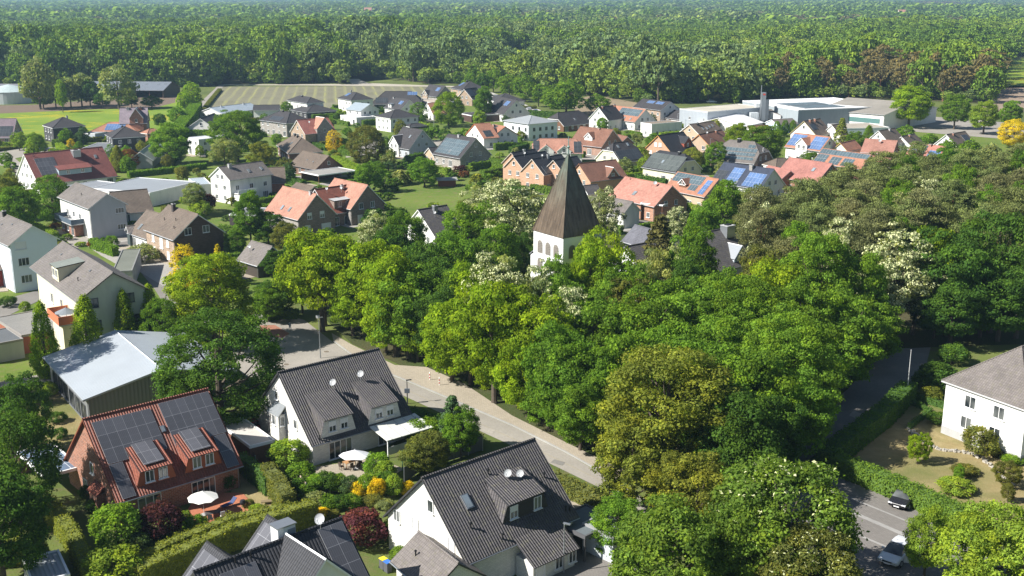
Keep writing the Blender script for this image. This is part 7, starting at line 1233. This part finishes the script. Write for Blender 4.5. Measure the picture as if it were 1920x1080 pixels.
# filler trees between the named ones in the church wood
for x, y, h, r, c, kd in [(640, 440, 15, 5, 'olive', 'broad'), (735, 420, 13, 4.6, 'dark', 'broad'), (760, 400, 12, 4.4, 'green', 'broad'), (790, 450, 14, 5.2, 'dark', 'broad'), (820, 480, 14, 5.2, 'dark', 'broad'), (700, 405, 11, 3.4, 'grey', 'robinia'), (860, 500, 14, 4.8, 'green', 'broad'), (940, 560, 13, 4.5, 'green', 'broad'), (1060, 520, 14, 4.6, 'green', 'broad'), (1160, 500, 14.5, 5, 'green', 'broad'), (1190, 530, 13, 4.4, 'olive', 'broad'), (1260, 520, 15, 5, 'green', 'broad'), (1350, 508, 15, 4.6, 'green', 'broad'), (1290, 490, 15, 4.2, 'dark', 'broad'), (1435, 470, 14, 4.2, 'olive', 'broad'), (1485, 450, 15, 4.8, 'bpine', 'pine'), (1440, 560, 15, 5.5, 'green', 'broad'), (1520, 530, 16, 5.5, 'green', 'broad'), (1350, 600, 14, 5.5, 'green', 'broad'), (1260, 600, 14, 5.2, 'green', 'broad'), (1320, 650, 14, 5.4, 'green', 'broad'), (1440, 740, 10.5, 4.5, 'dark', 'broad'), (1540, 640, 14, 5.4, 'dark', 'broad'), (1610, 640, 13, 4.8, 'dark', 'broad'), (1620, 480, 16, 5, 'green', 'broad'), (1640, 560, 15, 5, 'dark', 'broad'), (1730, 500, 16, 5.5, 'grey', 'robinia'), (1830, 470, 17, 5.5, 'green', 'broad'), (1760, 430, 17, 5, 'bright', 'broad'), (1930, 470, 18, 6, 'dark', 'broad'), (1780, 600, 12, 4.6, 'dark', 'broad'), (1835, 590, 12, 4.8, 'dark', 'broad'), (1890, 610, 12, 4.6, 'dark', 'broad'), (520, 470, 6, 3, 'dark', 'broad'), (535, 420, 7, 3.2, 'olive', 'broad'), (555, 450, 8, 3, 'dark', 'broad'), (520, 520, 7, 4, 'dark', 'loose'), (500, 540, 6, 3, 'green', 'broad'), (440, 430, 6, 2.6, 'green', 'broad'), (970, 610, 13, 4, 'green', 'broad'), (1040, 600, 13, 4.2, 'green', 'broad'), (1130, 650, 12, 4.4, 'green', 'broad'), (780, 560, 14, 4.8, 'bright', 'broad'), (720, 560, 12, 4.6, 'bright', 'broad'), (620, 570, 10, 4.2, 'bright', 'broad'), (820, 545, 12, 4.5, 'dark', 'broad'), (930, 650, 10.5, 3.4, 'bright', 'broad'), (1030, 690, 10, 3.6, 'green', 'broad'), (1090, 715, 9, 3.8, 'green', 'broad'), (1230, 700, 10, 4, 'dark', 'broad'), (1390, 810, 9.5, 4.0, 'dark', 'broad'), (1310, 860, 9.5, 4.2, 'gold', 'broad'), (1390, 860, 7, 2.6, 'green', 'broad')]:
    auto(kd, x, y, h, r, c)
# avenue and single trees at the far village edge
for x, y, h, r, c in [(862, 118, 12, 5, 'green'), (890, 122, 12, 5, 'green'), (925, 133, 12, 5, 'green'), (955, 140, 13, 5.5, 'green'), (985, 143, 13, 6, 'green'), (1010, 158, 11, 4.5, 'green'), (1030, 165, 10, 4, 'green'), (1062, 153, 15, 9, 'green'), (1120, 177, 9, 5.5, 'green'), (880, 140, 10, 4, 'green'), (905, 138, 12, 4, 'dark'), (217, 130, 19, 8.5, 'pale'), (148, 138, 16, 6, 'pale'), (128, 147, 14, 5.5, 'pale'), (100, 152, 13, 5, 'grey'), (78, 168, 9, 5, 'green'), (165, 150, 13, 5, 'dark'), (190, 172, 8, 4.5, 'dark'), (245, 175, 7, 4, 'dark'), (283, 180, 6, 5, 'dark'), (112, 150, 15, 2.8, 'bright'), (66, 110, 24, 8.5, 'grey'), (358, 158, 12, 5, 'bright'), (345, 175, 9, 4, 'bright'), (330, 200, 8, 3.6, 'green'), (300, 213, 6, 3, 'dark'), (1745, 250, 6, 3, 'green'), (1780, 262, 8, 3.4, 'green'), (1820, 262, 9, 4, 'green'), (1860, 270, 9, 4, 'pale'), (1700, 235, 5, 3, 'green')]:
    auto('mbroad', x, y, h, r, c)
# ------------------------------------------------------------ forest to the horizon
def startline(px):
    X_ = [-400, 60, 330, 400, 402, 432, 436, 640, 655, 690, 800, 870, 960, 1040, 1130, 1200, 1290, 1420, 1500, 1700, 1850, 1856, 2400]; Y_ = [165, 168, 163, 162, 150, 150, 158, 157, 140, 142, 157, 158, 165, 175, 182, 196, 195, 190, 183, 187, 196, 160, 160]
    return float(np.interp(px, X_, Y_))
def fmat(c, c2, tr=.2): return leafmat(f'forest{c}', c, c2, tr)
FM = {'green': fmat((.075, .145, .028), (.155, .245, .04)), 'light': fmat((.15, .23, .05), (.21, .28, .065)), 'pine': fmat((.13, .125, .06), (.17, .15, .075)), 'pale': fmat((.12, .19, .08), (.16, .22, .09))}
FK = {}
for sp, (shape, n, per, sz) in {'green': ('round', 60, 34, .42), 'light': ('loose', 60, 32, .38), 'pine': ('pine', 60, 34, .36), 'pale': ('loose', 60, 32, .38)}.items():
    for lod in (0, 1):
        L = lobes_for(shape, 31+lod, n if lod == 0 else 26); me = leafmesh('forest_crown', 9, L, per if lod == 0 else 7, sz if lod == 0 else 1.1, FM[sp], cen=(0, 0, 5)); FK[(sp, lod)] = me
        FK[(sp, 't')] = trunkmesh('trunk', L, 3, .3, PBARK if sp == 'pine' else BARK, nl=5)
sheet('far_clearing', [(805, 8.2), (880, 7.4), (895, 9.2), (830, 10.2)], .05, ground('dry')); sheet('far_clearing', [(300, 27), (352, 26), (356, 29), (304, 30)], .05, ground('meadow')); sheet('far_clearing', [(1100, 21), (1150, 20.4), (1152, 22.8), (1104, 23.4)], .05, ground('dry')); sheet('far_clearing', [(560, 41), (600, 40.5), (603, 43.5), (562, 44)], .05, ground('meadow'))
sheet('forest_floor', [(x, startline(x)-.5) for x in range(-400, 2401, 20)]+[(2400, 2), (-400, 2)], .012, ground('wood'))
CLEAR = [[(803, 7.8), (882, 7), (897, 10.5), (828, 11.5)], [(298, 26), (354, 25), (358, 31), (302, 32)], [(1098, 20), (1152, 19.8), (1154, 24), (1102, 25)], [(558, 40), (602, 39.5), (605, 46), (560, 46)], [(494, 30), (549, 30), (551, 46), (490, 46)], [(1878, 106), (2100, 104), (2100, 161), (1874, 161)], [(936, 112), (1018, 112), (1030, 140), (936, 140)], [(678, 12), (702, 12), (702, 21), (678, 21)], [(838, 35), (857, 35), (857, 44), (838, 44)], [(948, 37), (970, 37), (970, 45), (948, 45)], [(1680, 16), (1702, 16), (1702, 25), (1680, 25)]]
r_ = random.Random(77); pts_ = {}; indiv = []
STD = {}
def stand(X, Y):
    c = 150+Y*.05; i, j = int(X//c), int(Y//c); best = None
    for a in (-1, 0, 1):
        for b in (-1, 0, 1):
            k = (i+a, j+b, int(c//40)); g = STD.get(k)
            if g is None: rg = random.Random(hash(k) & 0xffffff); g = STD[k] = ((i+a+rg.random())*c, (j+b+rg.random())*c, rg.random(), rg.uniform(.72, 1.22), rg.uniform(.8, 1.5), rg.random())
            d = (g[0]-X)**2+(g[1]-Y)**2
            if best is None or d < best[0]: best = (d, g)
    return best[1]
def species(px, py, X, Y):
    st = stand(X, Y)[2]
    if py < 118 and px < 1440 and not (1180 < px and 60 < py) and r_.random() < .85: return 'green' if st < .5 else 'light' if st < .66 else 'pine' if st < .82 else 'pale'
    n = sin(X*.004+1)+sin(Y*.003+X*.002)+.6*sin(X*.011+Y*.009)
    if px > 1440 and 128 < py: return 'pine' if r_.random() < .72 else 'green'
    if px > 1050 and 26 < py < 52 and n > -.4: return 'pine' if r_.random() < .7 else 'green'
    if px > 1180 and 60 < py < 128: return 'light' if r_.random() < .72 else 'green'
    if px > 980 and 30 < py < 50: return 'pine' if n > .2 else 'green'
    if py < 24: return 'pine' if n > .3 else ('green' if r_.random() < .8 else 'pale')
    if 70 < py < 100 and px < 900: return 'light' if r_.random() < .5 else 'green'
    if n > 1.1: return 'light' if r_.random() < .7 else 'pale'
    if n < -1.3: return 'pine' if r_.random() < .5 else 'green'
    return 'green' if r_.random() < .78 else ('pale' if r_.random() < .5 else 'light')
def scat(d0, d1, sp_, lod, hs):
    y = d0
    while y < d1:
        hw_ = y*.485+40; x = -hw_
        while x < hw_:
            X, Y = x+r_.uniform(-.45, .45)*sp_, y+r_.uniform(-.45, .45)*sp_; px, py, _ = proj((X, Y, 0)); x += sp_
            if py > startline(px): continue
            if any(inpoly(px, py, q) for q in CLEAR): continue
            if lod == 0 and py > startline(px)-7:
                for _ in range(3): pts_.setdefault((r_.choice(['green', 'light', 'pale', 'green']), 0), []).append((X+r_.uniform(-6, 6), Y+r_.uniform(-6, 10), r_.uniform(0, 6.28), r_.uniform(.5, .95), r_.uniform(.5, .85)))
            SG = stand(X, Y)
            if lod and SG[5] < .07: continue
            s = species(px, py, X, Y); h = r_.uniform(*hs)*SG[3]*r_.uniform(.85, 1.15)*(.72 if s in ('pine', 'light') else 1)*(1.28 if px < 900 and py > startline(px)-38 and s != 'light' else 1)
            if py > startline(px)-11 and lod == 0: indiv.append((X, Y, h*r_.uniform(.85, 1.05), s, px, py)); continue
            pts_.setdefault((s, lod), []).append((X, Y, r_.uniform(0, 6.28), h/10, (sp_/8.6)*r_.uniform(.85, 1.5)*1.2*SG[4]**.6*(max(h, 18)/20)**.7))
        y += sp_
scat(520, 1500, 10.5, 0, (17, 27)); scat(1500, 3000, 16, 1, (15, 24)); scat(3000, 7200, 30, 1, (15, 24))
print('forest', {k: len(v) for k, v in pts_.items()}, 'edge', len(indiv))
indiv.sort(key=lambda t: hypot(t[0], t[1])); 
SPW = {'green': 'dark green forest tree', 'light': 'light green forest tree', 'pine': 'brown green forest pine', 'pale': 'pale green forest tree'}
for i, (X, Y, h, s, px, py) in enumerate(indiv):
    if i >= 150: pts_.setdefault((s, 0), []).append((X, Y, r_.uniform(0, 6.28), h/10, 1.35)); continue
    reg = 'left behind the barns' if px < 400 else 'behind the crop field' if px < 860 else 'behind the car park avenue' if px < 1190 else 'behind the factory block' if px < 1440 else 'behind the large factory halls' if px < 1860 else 'beyond the plowed field'
    lb = f'{SPW[s]} at the edge of the forest {reg}'; t = thing('pine_tree' if s == 'pine' else 'forest_tree', (X, Y, 0), lb, 'tree', r_.uniform(0, 6.28), f'forest edge trees {reg}', ((1.75 if s != 'pine' else 1.25)*(.6+h/60), (1.75 if s != 'pine' else 1.25)*(.6+h/60), h/10))
    link(bpy.data.objects.new('crown', FK[(s, 0)]), t); link(bpy.data.objects.new('trunk', FK[(s, 't')]), t)
    src = [o for o in t.children]
SRC = {}
for (s, lod), L in pts_.items():
    A = np.array(L); me = bpy.data.meshes.new('wood'); me.vertices.add(len(A)); co = np.zeros((len(A), 3)); co[:, :2] = A[:, :2]; me.vertices.foreach_set('co', co.reshape(-1))
    a = me.attributes.new('rot', 'FLOAT_VECTOR', 'POINT'); v = np.zeros((len(A), 3)); v[:, 2] = A[:, 2]; a.data.foreach_set('vector', v.reshape(-1))
    a = me.attributes.new('scl', 'FLOAT_VECTOR', 'POINT'); v = np.stack([A[:, 4], A[:, 4], A[:, 3]], 1); a.data.foreach_set('vector', v.reshape(-1)); me.update()
    # the instanced crown is a real tree of the same wood standing among the others
    X, Y, rz, sz, sx = L[len(L)//2]; t = thing('pine_tree' if s == 'pine' else 'forest_tree', (X, Y, 0), f'{SPW[s]} deep inside the {"near" if lod == 0 else "far"} forest canopy', 'tree', 0, 'trees inside the forest canopy', (sx, sx, sz)); c = link(bpy.data.objects.new('crown', FK[(s, lod)]), t)
    o = link(bpy.data.objects.new({'green': 'deciduous', 'light': 'poplar', 'pine': 'pine', 'pale': 'willow'}[s]+('_woodland' if lod == 0 else '_distant_woodland'), me))
    tag(o, f'{dict(green="dark green deciduous", light="light green poplar", pine="brownish pine", pale="pale green willow")[s]} woodland mass {"beyond the village" if lod == 0 else "fading toward the horizon"}', 'woodland', kind='stuff')
    ng = bpy.data.node_groups.new('scatter_crowns', 'GeometryNodeTree'); ng.interface.new_socket('Geometry', in_out='INPUT', socket_type='NodeSocketGeometry'); ng.interface.new_socket('Geometry', in_out='OUTPUT', socket_type='NodeSocketGeometry')
    gi = ng.nodes.new('NodeGroupInput'); go_ = ng.nodes.new('NodeGroupOutput'); ip = ng.nodes.new('GeometryNodeInstanceOnPoints'); oi = ng.nodes.new('GeometryNodeObjectInfo'); oi.inputs['Object'].default_value = c; oi.inputs['As Instance'].default_value = True; oi.transform_space = 'ORIGINAL'
    n1 = ng.nodes.new('GeometryNodeInputNamedAttribute'); n1.data_type = 'FLOAT_VECTOR'; n1.inputs[0].default_value = 'rot'; n2 = ng.nodes.new('GeometryNodeInputNamedAttribute'); n2.data_type = 'FLOAT_VECTOR'; n2.inputs[0].default_value = 'scl'; er = ng.nodes.new('FunctionNodeEulerToRotation')
    K = ng.links.new; K(gi.outputs[0], ip.inputs['Points']); K(oi.outputs['Geometry'], ip.inputs['Instance']); K(n1.outputs[0], er.inputs[0]); K(er.outputs[0], ip.inputs['Rotation']); K(n2.outputs[0], ip.inputs['Scale']); K(ip.outputs[0], go_.inputs[0])
    o.modifiers.new('scatter', 'NODES').node_group = ng
# ------------------------------------------------------------ unique labels for the automatic plants
for base, L in USED.items():
    if len(L) == 1: continue
    L.sort(key=lambda e: e[1]); n = len(L)
    for i, (t, px, py, h) in enumerate(L):
        if n == 2: w = ['left', 'right'][i]
        elif n == 3: w = ['left', 'middle', 'right'][i]
        else: w = None
        if w: t['label'] = f'{base}, {w} one' if len(base.split()) < 15 else base
        else:
            t['group'] = base
seen = {}
for o in bpy.data.objects:
    if o.parent is None and 'label' in o: seen.setdefault(o['label'], []).append(o)
for lb, L in seen.items():
    if len(L) > 1:
        for o in L: o['group'] = o.get('group') or lb
# ------------------------------------------------------------ haze
HZ = 0.00014
mb = MB(); mb.box((0, 6300, 27.5), (13000, 13400, 59), None); hm = bpy.data.materials.new('haze'); hm.use_nodes = True; t_ = hm.node_tree; t_.nodes.remove(t_.nodes['Principled BSDF']); v_ = t_.nodes.new('ShaderNodeVolumePrincipled'); v_.inputs['Color'].default_value = (.50, .76, 1, 1); v_.inputs['Density'].default_value = HZ; v_.inputs['Anisotropy'].default_value = .3
t_.links.new(v_.outputs[0], t_.nodes['Material Output'].inputs['Volume']); mb.mats = [hm]; mb.m = [0]*len(mb.m); ho = mb.build('haze'); ho['kind'] = 'stuff'; ho['label'] = 'thin bluish air haze over the whole landscape'
for (s, ) in (): pass
